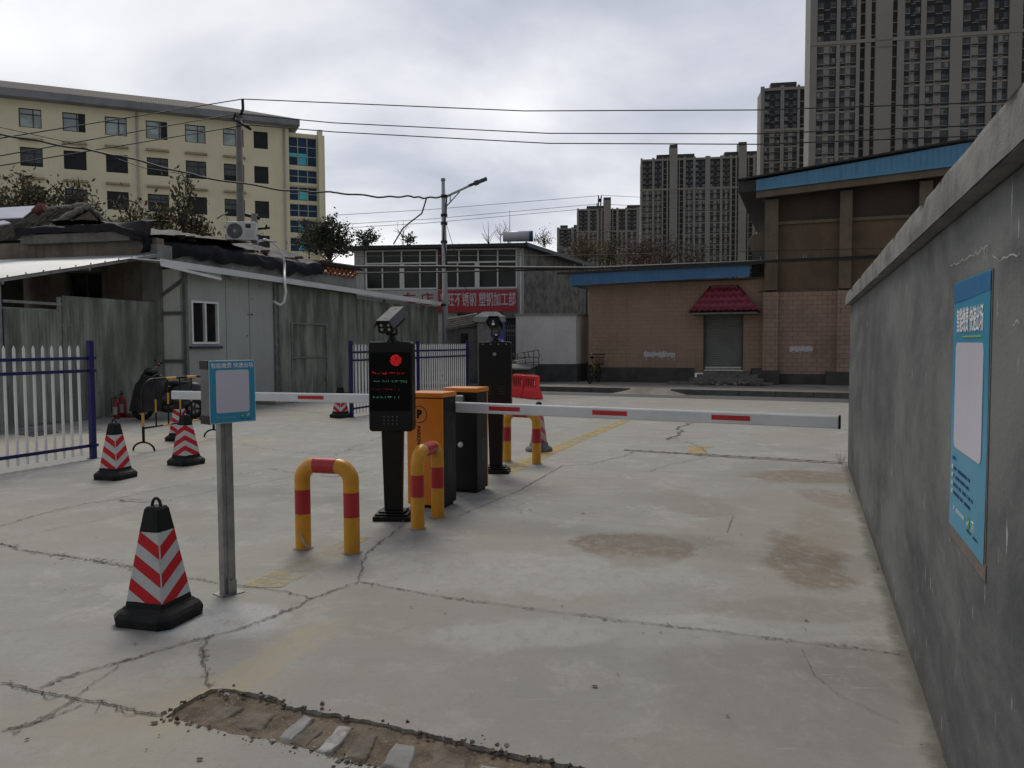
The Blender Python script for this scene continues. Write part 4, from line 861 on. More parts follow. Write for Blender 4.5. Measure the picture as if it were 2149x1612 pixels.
# --- the house (roof wall height ~4)
hs = thingF('old_house', 'low stained plaster house with a black tarpaulin and broken tile roof behind the plastic lean-tos', 'house', EF)
hx0 = EX(-60, 500)[0]; hz = EX(285, 505)[1]; wx0, wz1 = EX(138, 573); wx1, wz0 = EX(215, 640)
mb = MB(); T = .25
mb.box(hx0, wx0, 0, T, 0, hz + .05); mb.box(wx1, .05, 0, T, 0, hz + .05); mb.box(wx0, wx1, 0, T, wz1, hz + .05); mb.box(wx0, wx1, 0, T, 0, wz0)
mb.build('wall', plas, hs)
wn = MB().box(wx0, wx1, .15, .19, wz0, wz1).build('window', glass, hs)
mb = MB(); 
for x in (wx0 + .02, (wx0 + wx1) / 2, wx1 - .02): mb.box(x - .025, x + .025, .11, .15, wz0, wz1)
mb.box(wx0, wx1, .112, .149, wz1 - .05, wz1 - .001); mb.build('window_frame', M('dark_wood', (.05, .045, .04), (.035, .03, .028), 9, .8), wn)
bxa = EX(58, 510)[0]; mb = MB(); mb.box(bxa, EX(286, 500)[0], -.22, .0, hz - .02, hz + .20); mb.build('eave_beam', M('weathered_board', (.17, .16, .14), (.10, .095, .08), 2, .85, streak=.3, dirt=.3), hs, .01)
mb = MB(); mb.box(EX(303, 700)[0], EX(337, 700)[0], -.05, .5, 0, EX(320, 512)[1]); mb.build('corner_pillar', plag, hs, .01)
# side wall along the shopfront direction, sits behind the lean-to (local coordinates of the end wall frame)
def LtoE(x, y, z=0): p = RF.w(x, y, z); q = p - EF.o; return Vector((q.dot(EF.x), q.dot(EF.y), z))
OFF = .98
tl = lambda x: 3.80 + .002 * x          # wall head rises slightly away from camera
xe = RX(748, 570, OFF)[0]
def side(u, v): x = -.05 + (xe + .05) * u; return LtoE(x, OFF, tl(x) * v)
mb = MB(); mb.grid(side, 40, 12, smooth=False); mb.prism([LtoE(-.05, OFF + .01, 0), LtoE(xe, OFF + .01, 0), LtoE(xe, OFF + .25, 0), LtoE(-.05, OFF + .25, 0)], (0, 0, 3.8)); mb.build('side_wall', plag, hs)
# roof slab and ragged tarpaulin
xr = RX(640, 520, OFF)[0]
ridge = 1.0
def rz_(x, y): return tl(x) + .12 + .42 * min(y, 1.1) + .05 * noise.fractal(Vector((x * .5, y * .6, 2)), 1, 2, 4)
mb = MB(); mb.grid(lambda u, v: LtoE(-.2 + (xe + .1) * u, OFF + .0 + 4 * v, rz_(-.2 + (xe + .1) * u, 4 * v) - .04), 60, 14, smooth=False); mb.build('roof', tile, hs)
def tp(u, v):
    x = -.45 + (xr + 1.2) * u; lowz = tl(x) - .10 - .24 * abs(noise.noise(Vector((x * 1.1, 0, 5)))) - .12 * max(0, noise.noise(Vector((x * .45, 3, 1))))
    if v < .35: k = v / .35; y = OFF - .10 - .06 * math.sin(k * 3.1) ; z = lowz + (rz_(x, 0) + .10 - lowz) * k
    else: k = (v - .35) / .65; y = OFF - .1 + (3.1 + .8 * noise.noise(Vector((x * .7, 8, 2)))) * k; z = rz_(x, max(y - OFF, 0)) + .10
    f_ = noise.fractal(Vector((x * 1.3, y * 1.5, z * 2)), 1, 2, 5); rd = abs(noise.noise(Vector((x * 2.1 + z * 2, z * 1.1, y * .7))))
    return LtoE(x, y - .05 * f_ - .05 * rd, z + .04 * f_ + .035 * rd)
MB().grid(tp, 200, 50).build('tarpaulin', tarp, hs)
def tpe(u, v):       # tarpaulin over the end wall head
    x = bxa - .1 + (.12 - bxa) * u; f_ = noise.fractal(Vector((x * 1.6, v * 2.5, 9)), 1, 2, 5); e_ = max(0, (x + .9)) 
    low = hz + .20 - e_ * .38 * (1 if v < .4 else .2); z = low + .10 * v + .16 * math.sin(min(v * 2, 1) * 1.57) + .16 * max(0, x + 1) * v
    return Vector((x, -.27 + 1.3 * max(0, v - .3), z + f_ * .06))
MB().grid(tpe, 90, 24).build('tarpaulin', tarp, hs)
mb = MB(); mb.grid(lambda u, v: Vector((hx0 + (.2 - hx0) * u, 0 + 4 * v, hz + .12 + .30 * v)), 40, 14, smooth=False); mb.build('roof', tile, hs)
# brick lattice parapet at the far end
bl = RX(680, 560, OFF)[0]; br_ = M('orange_brick', (.30, .10, .045), (.20, .07, .035), 12, .85, dirt=.4)
mb = MB(); zz0 = tl(bl)
nb = int((xe - bl) / .26)
for r_ in range(3):
    for i in range(nb):
        x = bl + i * .26 + (.13 if r_ % 2 else 0); p = [LtoE(x, OFF - .12, 0), LtoE(x + .15, OFF - .12, 0), LtoE(x + .15, OFF - .01, 0), LtoE(x, OFF - .01, 0)]; mb.prism([q + Vector((0, 0, tl(x) - .05 + r_ * .085)) for q in p], (0, 0, .075))
mb.build('brick_lattice', br_, hs)
mb = MB(); mb.prism([LtoE(bl - .3, OFF - .22, tl(bl) + .21), LtoE(xe + .1, OFF - .22, tl(xe) + .21), LtoE(xe + .1, OFF + .4, tl(xe) + .24), LtoE(bl - .3, OFF + .4, tl(bl) + .24)], (0, 0, .07)); mb.build('parapet_coping', tile, hs)
# loose bricks weighing down the tarpaulin
rr = random.Random(8)
for (px, py, n_) in ((398, 497, 6), (545, 525, 4), (620, 523, 4), (690, 545, 5)):
    x = RX(px, py, OFF + .1)[0]
    for i in range(n_):
        X = Matrix.Translation(LtoE(x + rr.uniform(-.35, .35), OFF + rr.uniform(.0, .3), rz_(x, .1) + .15 + .06 * (i // 3))) @ Matrix.Rotation(rr.uniform(-.5, 2), 4, 'Z') @ Matrix.Rotation(rr.uniform(-.2, .2), 4, 'X'); MB().box(-.12, .12, -.055, .055, 0, .055, X=X).build('loose_brick', M('dull_brick', (.11, .05, .035), (.07, .045, .035), 10, .9), hs)
# tiled gable of the neighbouring roof, upper left
nf = thing('tiled_gable_house', 'small grey tiled gable roof with white sheets at the upper left behind the old house', 'house', (0, 0, 0))
Yg = 21.5; ap = P(186, 433, Yg); lf_ = P(40, 515, Yg - 1.0); rt = P(236, 482, Yg + 1.6); bk = P(-80, 452, Yg + 3.2); bl2 = P(-140, 560, Yg - 1)
mb = MB()
def quadslab(a, b, c, d, th, nu=20, nv=10, am=.05, m=0, ribs=0):
    nrm = (b - a).cross(d - a).normalized(); nrm = nrm if nrm.z > 0 else -nrm
    def fn(u, v):
        p = a.lerp(b, u).lerp(d.lerp(c, u), v); return p + nrm * (th + am * noise.fractal(p * 2.2, 1, 2, 4) + (ribs * abs(math.sin(u * 60)) if ribs else 0))
    mb.grid(fn, nu, nv, m, False)
quadslab(ap, bk, bl2, lf_, .0, 70, 24, .05, 0, .05); quadslab(ap, rt, rt + Vector((-4, 3, 0)), bk, 0, 14, 10, .05)
mb.build('roof', tile, nf)
wallpts = [lf_ + Vector((.1, .05, -.1)), Vector((lf_.x, lf_.y + .05, 0)), Vector((rt.x, rt.y, 0)), rt + Vector((-.05, 0, -.08)), ap + Vector((0, 0, -.12))]
MB().face(wallpts).id_data if 0 else None
mb = MB(); mb.face(wallpts); mb.face([Vector((lf_.x, lf_.y + .05, 0)), lf_ + Vector((.1, .05, -.1)), bl2 + Vector((0, .1, -.2)), Vector((bl2.x, bl2.y, 0))]); mb.build('wall', plas, nf)
mb = MB()
def lump(a, b, r0):
    k = 26; pts = [a.lerp(b, i / k) + Vector((rr.uniform(-.02, .02), -.05, rr.uniform(-.03, .04))) for i in range(k + 1)]; mb.tube(pts, [r0 * rr.uniform(.7, 1.35) for _ in pts], 7)
lump(ap, rt, .085); lump(ap, lf_, .075); lump(ap, bk, .08); mb.build('verge_mortar', M('verge_mortar', (.20, .19, .165), (.10, .095, .085), 9, .95, bump=.9, bs=30), nf)
mb = MB(); a, b = ap + Vector((-.25, -.25, -.4)), rt + Vector((-.5, -.2, -.1)); mb.prism([ap + Vector((.0, -.2, -.35)), rt + Vector((.05, -.2, -.0)), rt + Vector((.05, -.2, -.2)), ap + Vector((.0, -.2, -.6))], (0, .12, 0)); mb.build('barge_board', M('brown_board', (.10, .06, .045), (.07, .045, .035), 8, .9), nf)
sh = M('pale_blue_sheet', (.52, .54, .62), (.46, .48, .56), 1.5, .35)
mb = MB(); mb.prism([P(-40, 440, 19.4), P(80, 433, 20), P(48, 458, 18.9), P(-40, 462, 18.6)], (0, 0, .02)); mb.prism([P(-10, 468, 18.6), P(8, 465, 18.7), P(22, 470, 18.5), P(-10, 475, 18.3)], (0, 0, .03)); tag(mb.build('roof_sheet', sh, nf), None)
mb = MB(); mb.tube([P(74, 446, 19.6), P(82, 438, 19.6), P(93, 435, 19.6)], .11, 8); mb.build('ridge_tile', M('red_clay', (.14, .045, .035), (.1, .04, .03), 9, .85), nf)
# --- left lean-to: shed roof sloping toward the camera
ll = thingF('plastic_lean_to', 'left lean-to with a bright corrugated plastic roof and clear panels along the yard edge', 'lean-to', LF, 'corrugated plastic lean-tos')
xs_, xn = -.05, LXh(-70, 700)[0]; zt_, zn = LXh(322, 533)[1], LXh(0, 583)[1]; xz0 = LXh(0, 583)[0]
slope = (zt_ - zn) / (0 - xz0); rfz = lambda x: zt_ + slope * x
Wd = 5.5
def lr(u, v):
    y = -.12 + Wd * u; x = xs_ + (xn - xs_) * v; return Vector((x, y, rfz(x) + .012 * math.sin(6.2832 * y / .076) + .01 * noise.noise(Vector((x, y, 0)))))
mb = MB(); mb.grid(lr, 290, 4); mb.build('roof_sheet', pvc_w, ll)
mb = MB()
for y in (-.05, 1.4, 2.8, 4.2): mb.prism([(xs_, y - .02, rfz(xs_) - .07), (xn, y - .02, rfz(xn) - .07), (xn, y - .02, rfz(xn) - .02), (xs_, y - .02, rfz(xs_) - .02)], (0, .04, 0))
for x in (xs_ - .3, xz0 * .5, xz0): mb.box(x - .02, x + .02, -.06, Wd - .2, rfz(x) - .12, rfz(x) - .07)
mb.build('roof_purlins', galv, ll)
mb = MB()
for i in range(12): x = xs_ + (xn - xs_) * i / 12; mb.cyl((x, -.06, rfz(x) + .01), (x, -.06, rfz(x) + .03), .014, n=6)
mb.build('roof_screws', rust, ll)
pz = 2.53; xp = LXh(130, 650)[0]
for px, zt2 in ((4, None), (130, 2.5), (218, 2.5)):
    x = LXh(px, 700)[0]; MB().box(x - .03, x + .03, .015, .075, 0, rfz(x) - .08 if zt2 is None else zt2).build('post', galv, ll)
mb = corr_x(MB(), xp, .05, .03, pz, -.0); mb.build('clear_panel', pvc_c, ll)
xg0 = LXh(10, 700)[0]; zdt = LXh(70, 650)[1]
mb = corr_x(MB(), xg0, xp - .03, .05, zdt, .02); mb.build('clear_panel', pvc_c, ll)
mb = corr_x(MB(), xn - .3, xg0 - .05, .03, 2.2, .02); mb.build('clear_panel', pvc_c, ll)
mb = MB()
for z in (.55, 1.33, 1.95): mb.box(xp, -.02, .012, .05, z - .03, z + .03)
mb.box(xg0, xp, .04, .07, zdt - .02, zdt + .03); mb.box(xg0, xp, -.005, .035, LXh(70, 638)[1] , LXh(70, 638)[1] + .05); mb.build('rails', M('dull_rail', (.22, .23, .21), (.14, .15, .14), 8, .5, streak=.4), ll)
mb = MB()
for z in (.55, 1.33, 1.95):
    for k in range(7): x = xp + .2 + k * (-xp - .3) / 7; mb.cyl((x, -.012, z), (x, -.022, z), .016, n=8)
mb.build('panel_screws', galv, ll)
mb = MB(); mb.face([(xn, 3.6, 0), (-.1, 3.6, 0), (-.1, 3.6, 3.2), (xn, 3.6, rfz(xn))]); mb.build('back_wall', darkc, ll)
# --- right lean-to: sandwich panel office and clear panels
rl = thingF('panel_lean_to', 'right lean-to with pale panel office, white sliding window and long clear corrugated wall', 'lean-to', RF, 'corrugated plastic lean-tos')
xe0, ze = RX(336, 551, -.3); xend, zee = RX(934, 640, -.3); zer = lambda x: ze + (zee - ze) * (x - xe0) / (xend - xe0)
panw = M('sandwich_panel', (.35, .375, .355), (.30, .32, .305), .8, .45, streak=.12, dirt=.12); panl = M('pale_panel', (.66, .68, .62), (.58, .60, .54), .8, .42, streak=.15)
x1_ = 0; x2_ = RX(583, 700)[0]; wa, wzt = RX(406, 630); wb_, wzb = RX(465, 722)
mb = MB(); top = lambda x: zer(x) - .06
for a, b, z0, z1 in ((x1_, wa, 0, 3.3), (wb_, x2_, 0, 3.3), (wa, wb_, wzt, 3.3), (wa, wb_, 0, wzb)): mb.box(a, b, .10, .18, z0 + .03 * (z0 == 0), z1)
pw = mb.build('office_wall', panw, rl)
mb = MB()
for px in (475, 524): x = RX(px, 700, .1)[0]; mb.box(x - .008, x + .008, .095, .10, .05, 3.28)
mb.box(RX(583, 700)[0] - .05, RX(583, 700)[0] + .06, .04, .2, 0, 3.3)
mb.build('panel_seams', M('seam_grey', (.16, .17, .165), (.1, .1, .1), 6, .6), rl)
mb = MB(); r_ = random.Random(4)
for px, py in ((527, 627), (520, 660), (518, 705), (528, 661), (545, 600), (543, 588)): x, z = RX(px, py, .1); mb.box(x - .03 * r_.uniform(.3, 1.6), x + .04, .092, .0985, z - .012, z + .014 * r_.uniform(.3, 2.4))
mb.build('wall_scars', M('scar_dark', (.06, .06, .055)), rl)
w1 = MB().box(wa + .05, wb_ - .05, .13, .15, wzb + .05, wzt - .05).build('window', glass, rl)
mb = MB(); xm = (wa + wb_) / 2
for x in (wa, xm - .02, wb_ - .05): mb.box(x, x + .05, .06, .13, wzb, wzt)
for z in (wzb, wzt - .05): mb.box(wa + .05, wb_ - .05, .063, .13, z, z + .05)
mb.build('window_frame', whitep, w1); mb = MB(); mb.box(wa - .06, wb_ + .08, .02, .1, wzb - .11, wzb - .055); mb.build('window_sill', M('sill_navy', (.03, .035, .06)), w1)
mb = MB(); mb.box(.02, .06, .10, .95, 0, 3.3)
for i in range(1, 5): y = .1 + .85 * i / 5; mb.box(.014, .02, y - .005, y + .005, 0, 3.2)
mb.build('pale_panel', panl, rl)
mb = MB(); zs = [RX(397, y)[1] for y in (657, 758)]
mb.box(-.05, .03, -.02, .07, 0, 3.25); mb.box(-.03, .012, .92, .98, 0, 3.25)
for z in zs: mb.box(-.03, .012, .07, .92, z - .04, z + .04)
mb.prism([(-.02, .9, zs[0] + .28), (-.02, .08, 3.0), (-.02, .08, 3.09), (-.02, .9, zs[0] + .37)], (.03, 0, 0)); mb.build('steel_frame', M('frame_grey', (.15, .16, .15), (.11, .11, .10), 8, .55), rl)
xd0, xd1 = RX(610, 700)[0], RX(685, 700)[0]; zd = RX(650, 678)[1]
corr_x(MB(), x2_ + .08, xd0, .04, 3, 0, top=top).build('clear_panel', pvc_c, rl)
corr_x(MB(), xd0, xd1, zd, 3, 0, top=top).build('clear_panel', pvc_c, rl)
corr_x(MB(), xd1, xend, .04, 3, 0, top=top).build('clear_panel', pvc_c, rl)
dr = corr_x(MB(), xd0 + .04, xd1 - .04, .06, zd - .04, .02).build('door', pvc_c, rl)
mb = MB(); mb.box(xd0, xd0 + .04, -.03, .02, .03, zd); mb.box(xd1 - .04, xd1, -.03, .02, .03, zd); mb.box(xd0 + .04, xd1 - .04, -.028, .02, zd - .05, zd); mb.box(xd0 + .04, xd1 - .04, -.028, .02, 1.15, 1.19); mb.build('door_frame', galv, dr)
MB().box(xd1 - .10, xd1 - .04, -.05, -.03, .45, .6).build('door_lock', M('brass_lock', (.3, .25, .1)), dr)
mb = MB()
x = x2_ + .1
while x < xend: mb.box(x - .03, x + .03, .03, .09, 0, top(x)); x += 2.9
for z in (1.0, 2.25): mb.box(x2_ + .1, xend, .012, .03, z - .025, z + .025) if z > 2 else None
mb.box(xd1, xend, .012, .03, .98, 1.03); mb.build('posts', M('post_grey', (.2, .21, .19), (.14, .14, .13), 6, .6, streak=.3), rl)
mb = MB(); mb.box(xend - .02, xend, .0, OFF, 0, top(xend)); mb.face([(x2_, OFF - .02, 0), (xend, OFF - .02, 0), (xend, OFF - .02, 3.0), (x2_, OFF - .02, 3.2)]); mb.build('inner_wall', darkc, rl)
def rr2(u, v): y = -.30 + (OFF + .25) * u; x = xe0 + (xend + .1 - xe0) * v; return Vector((x, y, zer(x) + .04 + .10 * (y + .3) + .010 * math.sin(6.2832 * x / .076)))
mb = MB(); mb.grid(rr2, 3, 900); mb.prism([(xe0, -.30, ze - .06), (xend + .1, -.30, zee - .06), (xend + .1, -.30, zee + .085), (xe0, -.30, ze + .085)], (0, -.012, 0)); mb.build('roof_sheet', M('white_eave', (.62, .64, .65), (.52, .54, .54), .8, .4), rl)
# hanging clear valance with a white bar
a, b = RX(338, 556, -.3), RX(463, 586, -.3); a2, b2 = RX(338, 544, -.3), RX(463, 564, -.3)
MB().face([(a[0], -.3, a[1]), (b[0], -.3, b[1]), (b2[0], -.3, zer(b2[0]) - .06), (a2[0], -.3, zer(a2[0]) - .06)]).id_data if 0 else None
mb = MB(); mb.face([(a[0], -.31, a[1]), (b[0], -.31, b[1]), (b[0], -.31, zer(b[0]) - .05), (a[0], -.31, zer(a[0]) - .05)]); mb.build('valance_sheet', pvc_c, rl)
mb = MB(); mb.prism([(a[0], -.33, a[1] - .03), (b[0], -.33, b[1] - .03), (b[0], -.33, b[1] + .03), (a[0], -.33, a[1] + .03)], (0, .03, 0)); mb.build('valance_bar', whitep, rl)
mb = MB(); mb.ball((RX(488, 578)[0], -.05, RX(488, 578)[1]), .13, sc=(1, 1, .9)); mb.tube([(RX(470, 572)[0], .08, RX(470, 572)[1]), (RX(500, 576)[0], .0, RX(500, 576)[1]), (RX(575, 590)[0], .08, RX(575, 590)[1])], .02, 6); mb.build('bulkhead_lamp', M('lamp_globe', (.32, .30, .22), (.1, .1, .08), 5, .3), rl)
q = RX(530, 815); mb = MB(); mb.box(RX(528, 815)[0], RX(606, 822)[0], -.75, .1, 0, .13); mb.box(RX(535, 815)[0], x2_ + .1, -.35, .1, .131, .25); mb.build('doorstep', conc, rl, .01)
# --- air conditioner outdoor unit
c = P(506, 509, 21.5); t = thing('air_conditioner_unit', 'white air conditioner outdoor unit standing on the tarpaulin roof below the utility pole', 'air conditioner', c, R(8))
mb = MB(); mb.box(-.36, .42, -.15, .15, .05, .54); mb.build('casing', M('ac_white', (.48, .48, .47), (.42, .42, .41), 2, .4, dirt=.12), t, .02)
mb = MB(); mb.cyl((-.13, -.151, .29), (-.13, -.156, .29), .205, n=32); mb.build('fan_opening', M('fan_dark', (.06, .06, .058)), t)
mb = MB()
for r_ in range(1, 9): mb.tube([(-.13 + .024 * r_ * math.cos(R(a_)), -.162, .29 + .024 * r_ * math.sin(R(a_))) for a_ in range(0, 361, 20)], .0025, 4, cap=False)
for a_ in range(0, 360, 45): mb.cyl((-.13, -.162, .29), (-.13 + .2 * math.cos(R(a_)), -.162, .29 + .2 * math.sin(R(a_))), .003, n=4)
mb.cyl((-.13, -.158, .29), (-.13, -.17, .29), .045, n=16); mb.build('fan_grille', M('ac_grille', (.25, .25, .25), (.2, .2, .2), 4, .5), t)
mb = MB()
for i in range(6): mb.box(.14, .36, -.156, -.15, .12 + i * .035, .135 + i * .035)
mb.build('vent_slats', M('ac_slat', (.40, .40, .39)), t); MB().box(.15, .29, -.155, -.15, .37, .48).build('badge', M('badge_black', (.02, .02, .03)), t)
mb = MB(); mb.box(-.3, -.2, -.14, .14, 0, .05); mb.box(.28, .38, -.14, .14, 0, .05); mb.build('feet', rust, t)
inv = Matrix.Rotation(-R(8), 3, 'Z'); hp_ = []
for px, py, y_ in ((540, 507, 22.6), (556, 503, 22.8), (572, 508, 23.0), (585, 520, 23.1), (594, 535, 23.2), (597, 552, 23.4), (597, 575, 22.6), (598, 600, 21.9), (600, 612, 21.9), (596, 634, 21.9), (588, 641, 21.8), (574, 632, 21.7)): hp_.append(inv @ (P(px, py, y_ - 1.1) - c))
MB().tube(hp_, .035, 8).build('hose', pipe_w, t)
mb = MB()
for k in range(3): mb.tube([(.42, -.05 + k * .04, .2), (.5 + k * .05, -.1, .12 + k * .07), (.58, -.05, .05), (.75 + k * .1, 0, .02)], .008, 5)
mb.build('cables', cable_m, t)
# tv aerial by the unit
p = P(482, 470, 24); t = thing('tv_aerial', 'thin aerial with a small white dish arm left of the air conditioner', 'aerial', P(482, 505, 22))
o = Vector(t.location); mb = MB(); mb.tube([(0, 0, -.3), P(478, 475, 22) - o, P(476, 455, 22) - o], .015, 6); mb.tube([P(455, 459, 22) - o, P(466, 452, 22) - o, P(478, 446, 22) - o], .02, 6); mb.build('mast', galv, t)
# ================================================================ GATE PILLAR and wall beyond the fence
p = P(1030, 800, 27); gp = thing('gate_pillar', 'grey cement gate pillar with a wide stepped concrete cap behind the farther kiosk', 'pillar', (p.x, 27.3, 0), R(3))
hw_ = .47; zt1 = P(1030, 676, 27).z; mb = MB(); mb.box(-hw_, hw_, -.35, .35, 0, zt1); mb.build('shaft', plag, gp, .01)
mb = MB(); zc0, zc1, zc2 = zt1, P(1030, 668, 27).z + .05, P(1030, 654, 27).z
b0 = [(-.58, -.45), (.5, -.45), (.5, .45), (-.58, .45)]; b1 = [(-.28, -.2), (.22, -.2), (.22, .2), (-.28, .2)]
v0 = [mb.bm.verts.new((x, y, zc0)) for x, y in b0]; v1 = [mb.bm.verts.new((x, y, zc1)) for x, y in b0]; v2 = [mb.bm.verts.new((x, y, zc2)) for x, y in b1]
for a_, b_ in ((v0, v1), (v1, v2)):
    for i in range(4): mb.bm.faces.new([a_[i], a_[(i + 1) % 4], b_[(i + 1) % 4], b_[i]])
mb.bm.faces.new(v0[::-1]); mb.bm.faces.new(v2); mb.build('cap', M('cap_concrete', (.27, .28, .27), (.2, .2, .19), 5, .85, bump=.4, streak=.2), gp)
gw = thing('tiled_garden_wall', 'dark grey wall topped with old roof tiles, left of the gate pillar', 'wall', (0, 0, 0))
a, b = P(938, 800, 27.3), P(1001, 800, 27.4); zt1 = P(960, 690, 27.3).z
mb = MB(); mb.prism([(a.x, 27.3, 0), (b.x + .1, 27.3, 0), (b.x + .1, 27.55, 0), (a.x, 27.55, 0)], (0, 0, zt1)); mb.build('wall_body', M('dark_plaster', (.13, .13, .125), (.08, .08, .076), 2, .88, streak=.5), gw)
mb = MB(); n_ = 14
for i in range(n_):
    x = a.x + (b.x - a.x) * i / n_; z = zt1 + .1 + .18 * i / n_
    for k in range(5): mb.cyl((x + .04, 27.15 + k * .13, z - .12 + k * .075), (x + .04, 27.33 + k * .13, z - .04 + k * .075), .045, n=8)
mb.build('roof_tiles', M('mossy_tiles', (.16, .145, .11), (.09, .085, .07), 8, .9, bump=.5), gw)
mb = MB()
for i in range(13): x = a.x + (b.x - a.x) * i / 13; z = zt1 - .02 + .14 * i / 13; mb.box(x + .005, x + .065, 27.18, 27.3, z, z + .07)
mb.build('tile_ends', M('red_tile_ends', (.16, .06, .045), (.1, .045, .04), 14, .9), gw)
mb = MB(); q = P(975, 706, 27.2); mb.grid(lambda u, v: Vector((q.x - .13 + .26 * v * (1 - .4 * u), 27.25 - .05 * math.sin(u * 3 + v * 3), q.z + .1 - .95 * u)), 12, 6); mb.build('hanging_bag', blackr, gw)
# blue parking sign
c = P(1046, 746, 26.2); t = thing('parking_sign', 'narrow blue parking sign with white P and 24h on the gate pillar', 'sign', c, R(2)); hh_ = P(1046, 677, 26.2).z - c.z; wv = .21
MB().box(-wv, wv, 0, .08, 0, hh_).build('panel', M('parking_blue', (.02, .03, .30), (.018, .027, .26), 3, .4), t)
text('P', .85, .002, text_w, t, (.0, -.004, hh_ * .70), bold=.01, wsc=.62); text('24h', .2, .002, text_w, t, (.10, -.004, hh_ * .42), wsc=.6); text('E', .2, .002, text_w, t, (.05, -.004, hh_ * .1), wsc=.9)
MB().box(-wv + .02, wv - .03, -.004, 0, hh_ * .27, hh_ * .29).build('rule', text_w, t)
# ================================================================ SHOP with red banner
SF = Frame((P(1100, 700, 34).x, 34), math.atan2(-.11, 1))
sh_ = thingF('metal_workshop', 'two storey workshop with a long band of white framed windows above a red banner', 'building', SF)
Sx = lambda px, py, off=0: SF.hit(px, py, off)
xl = Sx(744, 600)[0]; ztop = Sx(1000, 520)[1]; zwt = Sx(1000, 521)[1]; zwm = Sx(1000, 550)[1]; zwb = Sx(1000, 606)[1]
wcol = M('white_render', (.40, .40, .39), (.32, .32, .31), 1.5, .8, streak=.4); dk = M('shop_interior', (.018, .018, .018)); wf = M('window_white', (.62, .62, .61), (.55, .55, .54), 4, .5)
mb = MB(); mb.box(xl, 0, .05, .3, 0, zwb); mb.box(xl, Sx(765, 600)[0], 0, .3, zwb, ztop); mb.box(Sx(1085, 600)[0], .0, 0, .3, 0, ztop); mb.box(xl, 0, .3, 8, 0, ztop - .3); mb.build('front_wall', wcol, sh_)
# windows: two long bands divided by a rainwater pipe
def wgrid(px0, px1, ups, lows, label=None):
    xa_, xb_ = Sx(px0, 580)[0], Sx(px1, 580)[0]; g_ = MB().box(xa_, xb_, .12, .14, zwb, zwt).build('window', glass, sh_)
    mb = MB(); f_ = .035
    for x in (xa_, xb_): mb.box(x - f_, x + f_, .02, .12, zwb, zwt)
    for z in (zwb + f_, zwm, zwt - f_): mb.box(xa_ + f_, xb_ - f_, .023, .118, z - f_, z + f_)
    for p_ in ups: x = Sx(p_, 530)[0]; mb.box(x - .028, x + .028, .028, .115, zwm + f_, zwt - 2 * f_)
    for p_, w_ in lows: x = Sx(p_, 580)[0]; mb.box(x - w_, x + w_, .028, .115, zwb + 2 * f_, zwm - f_)
    mb.build('window_frame', wf, g_)
wgrid(768, 917, (803, 842, 881), ((802, .028), (843, .10), (881, .028))); wgrid(929, 1084, (963, 1003, 1044), ((960, .028), (1001, .10), (1044, .028)))
MB().box(Sx(920, 600)[0], Sx(925, 600)[0], -.02, .2, zwb, zwt).build('rainwater_pipe', rust, sh_)
# white fascia with red characters, left
xb0, xb1 = Sx(868, 620)[0], Sx(929, 620)[0]; zb1, zb0 = Sx(1000, 609)[1], Sx(1000, 655)[1]
MB().box(Sx(770, 620)[0], xb1, -.06, .05, zb0, zb1).build('fascia_board', M('fascia_white', (.40, .40, .39), (.34, .34, .33), 3, .6), sh_)
rdm = M('sign_red_text', (.25, .01, .02), (.2, .01, .02), 9, .5)
for px_, ch_ in ((860, '车'), (897, '店')): text(ch_, .62, .004, rdm, sh_, (Sx(px_, 620)[0], -.065, zb1 - .42), bold=.006, wsc=1)
mb = MB(); mb.box(xl, 0, .31, 8, 0, .01); mb.face([(xl + .2, .045, zb0 - 1.6), (-.4, .045, zb0 - 1.6), (-.4, .045, zb0 - .3), (xl + .2, .045, zb0 - .3)]); mb.bm.free()
mb = MB(); mb.box(Sx(960, 700)[0], Sx(1084, 700)[0], .02, .06, .3, zb0 - .05); mb.build('shopfront_opening', dk, sh_)
mb = MB()
for i in range(5): z = .6 + i * .42; mb.box(Sx(1055, 700)[0], Sx(1084, 700)[0], -.0, .015, z, z + .03)
for i in range(6): x = Sx(1060, 700)[0] + i * .09; mb.box(x, x + .02, .0, .016, .6, 2.3)
mb.box(Sx(1060, 690)[0], Sx(1084, 690)[0], -.01, .0, Sx(1070, 697)[1], Sx(1070, 691)[1]); mb.build('window_bars', M('bar_grey', (.12, .12, .12)), sh_)
mb = MB(); mb.box(Sx(1058, 660)[0], Sx(1085, 660)[0], -.25, .02, Sx(1070, 668)[1], zb0); mb.build('shutter_box', M('shutter_box_grey', (.11, .11, .10)), sh_)
# side wall running back to the right and mono-pitch roof
q1 = Sx(1100, 508); s1 = Vector((0, 0, ztop)); S2 = P(1229, 700, 40.5); s2 = S2 - SF.o; s2 = Vector((s2.dot(SF.x), s2.dot(SF.y), 0)); z2_ = P(1215, 560, 40).z
mb = MB(); mb.grid(lambda u, v: Vector((s2.x * u, s2.y * u + .0, (ztop + (z2_ - ztop) * u) * v)), 20, 20, smooth=False); mb.build('side_wall', M('mottled_side_render', (.20, .195, .18), (.085, .083, .078), 2.4, .9, bump=.4, bs=25, streak=.5, spk=.2), sh_)
mb = MB(); rfm = M('black_roofing', (.02, .02, .021), (.03, .03, .03), 4, .7, bump=.4)
ov = .45
def rf(u, v):
    x = xl - .3 + (0 - xl + .5) * u; return Vector((x, -ov + 8.5 * v, ztop + .10 + .03 * math.sin(6.28 * x / .28) - .0 * v))
mb.grid(rf, 160, 4); mb.box(xl - .3, .2, -ov + .01, -ov + .05, ztop - .02, ztop + .12); mb.box(xl - .28, .18, -ov + .05, 1, ztop - .03, ztop + .03)
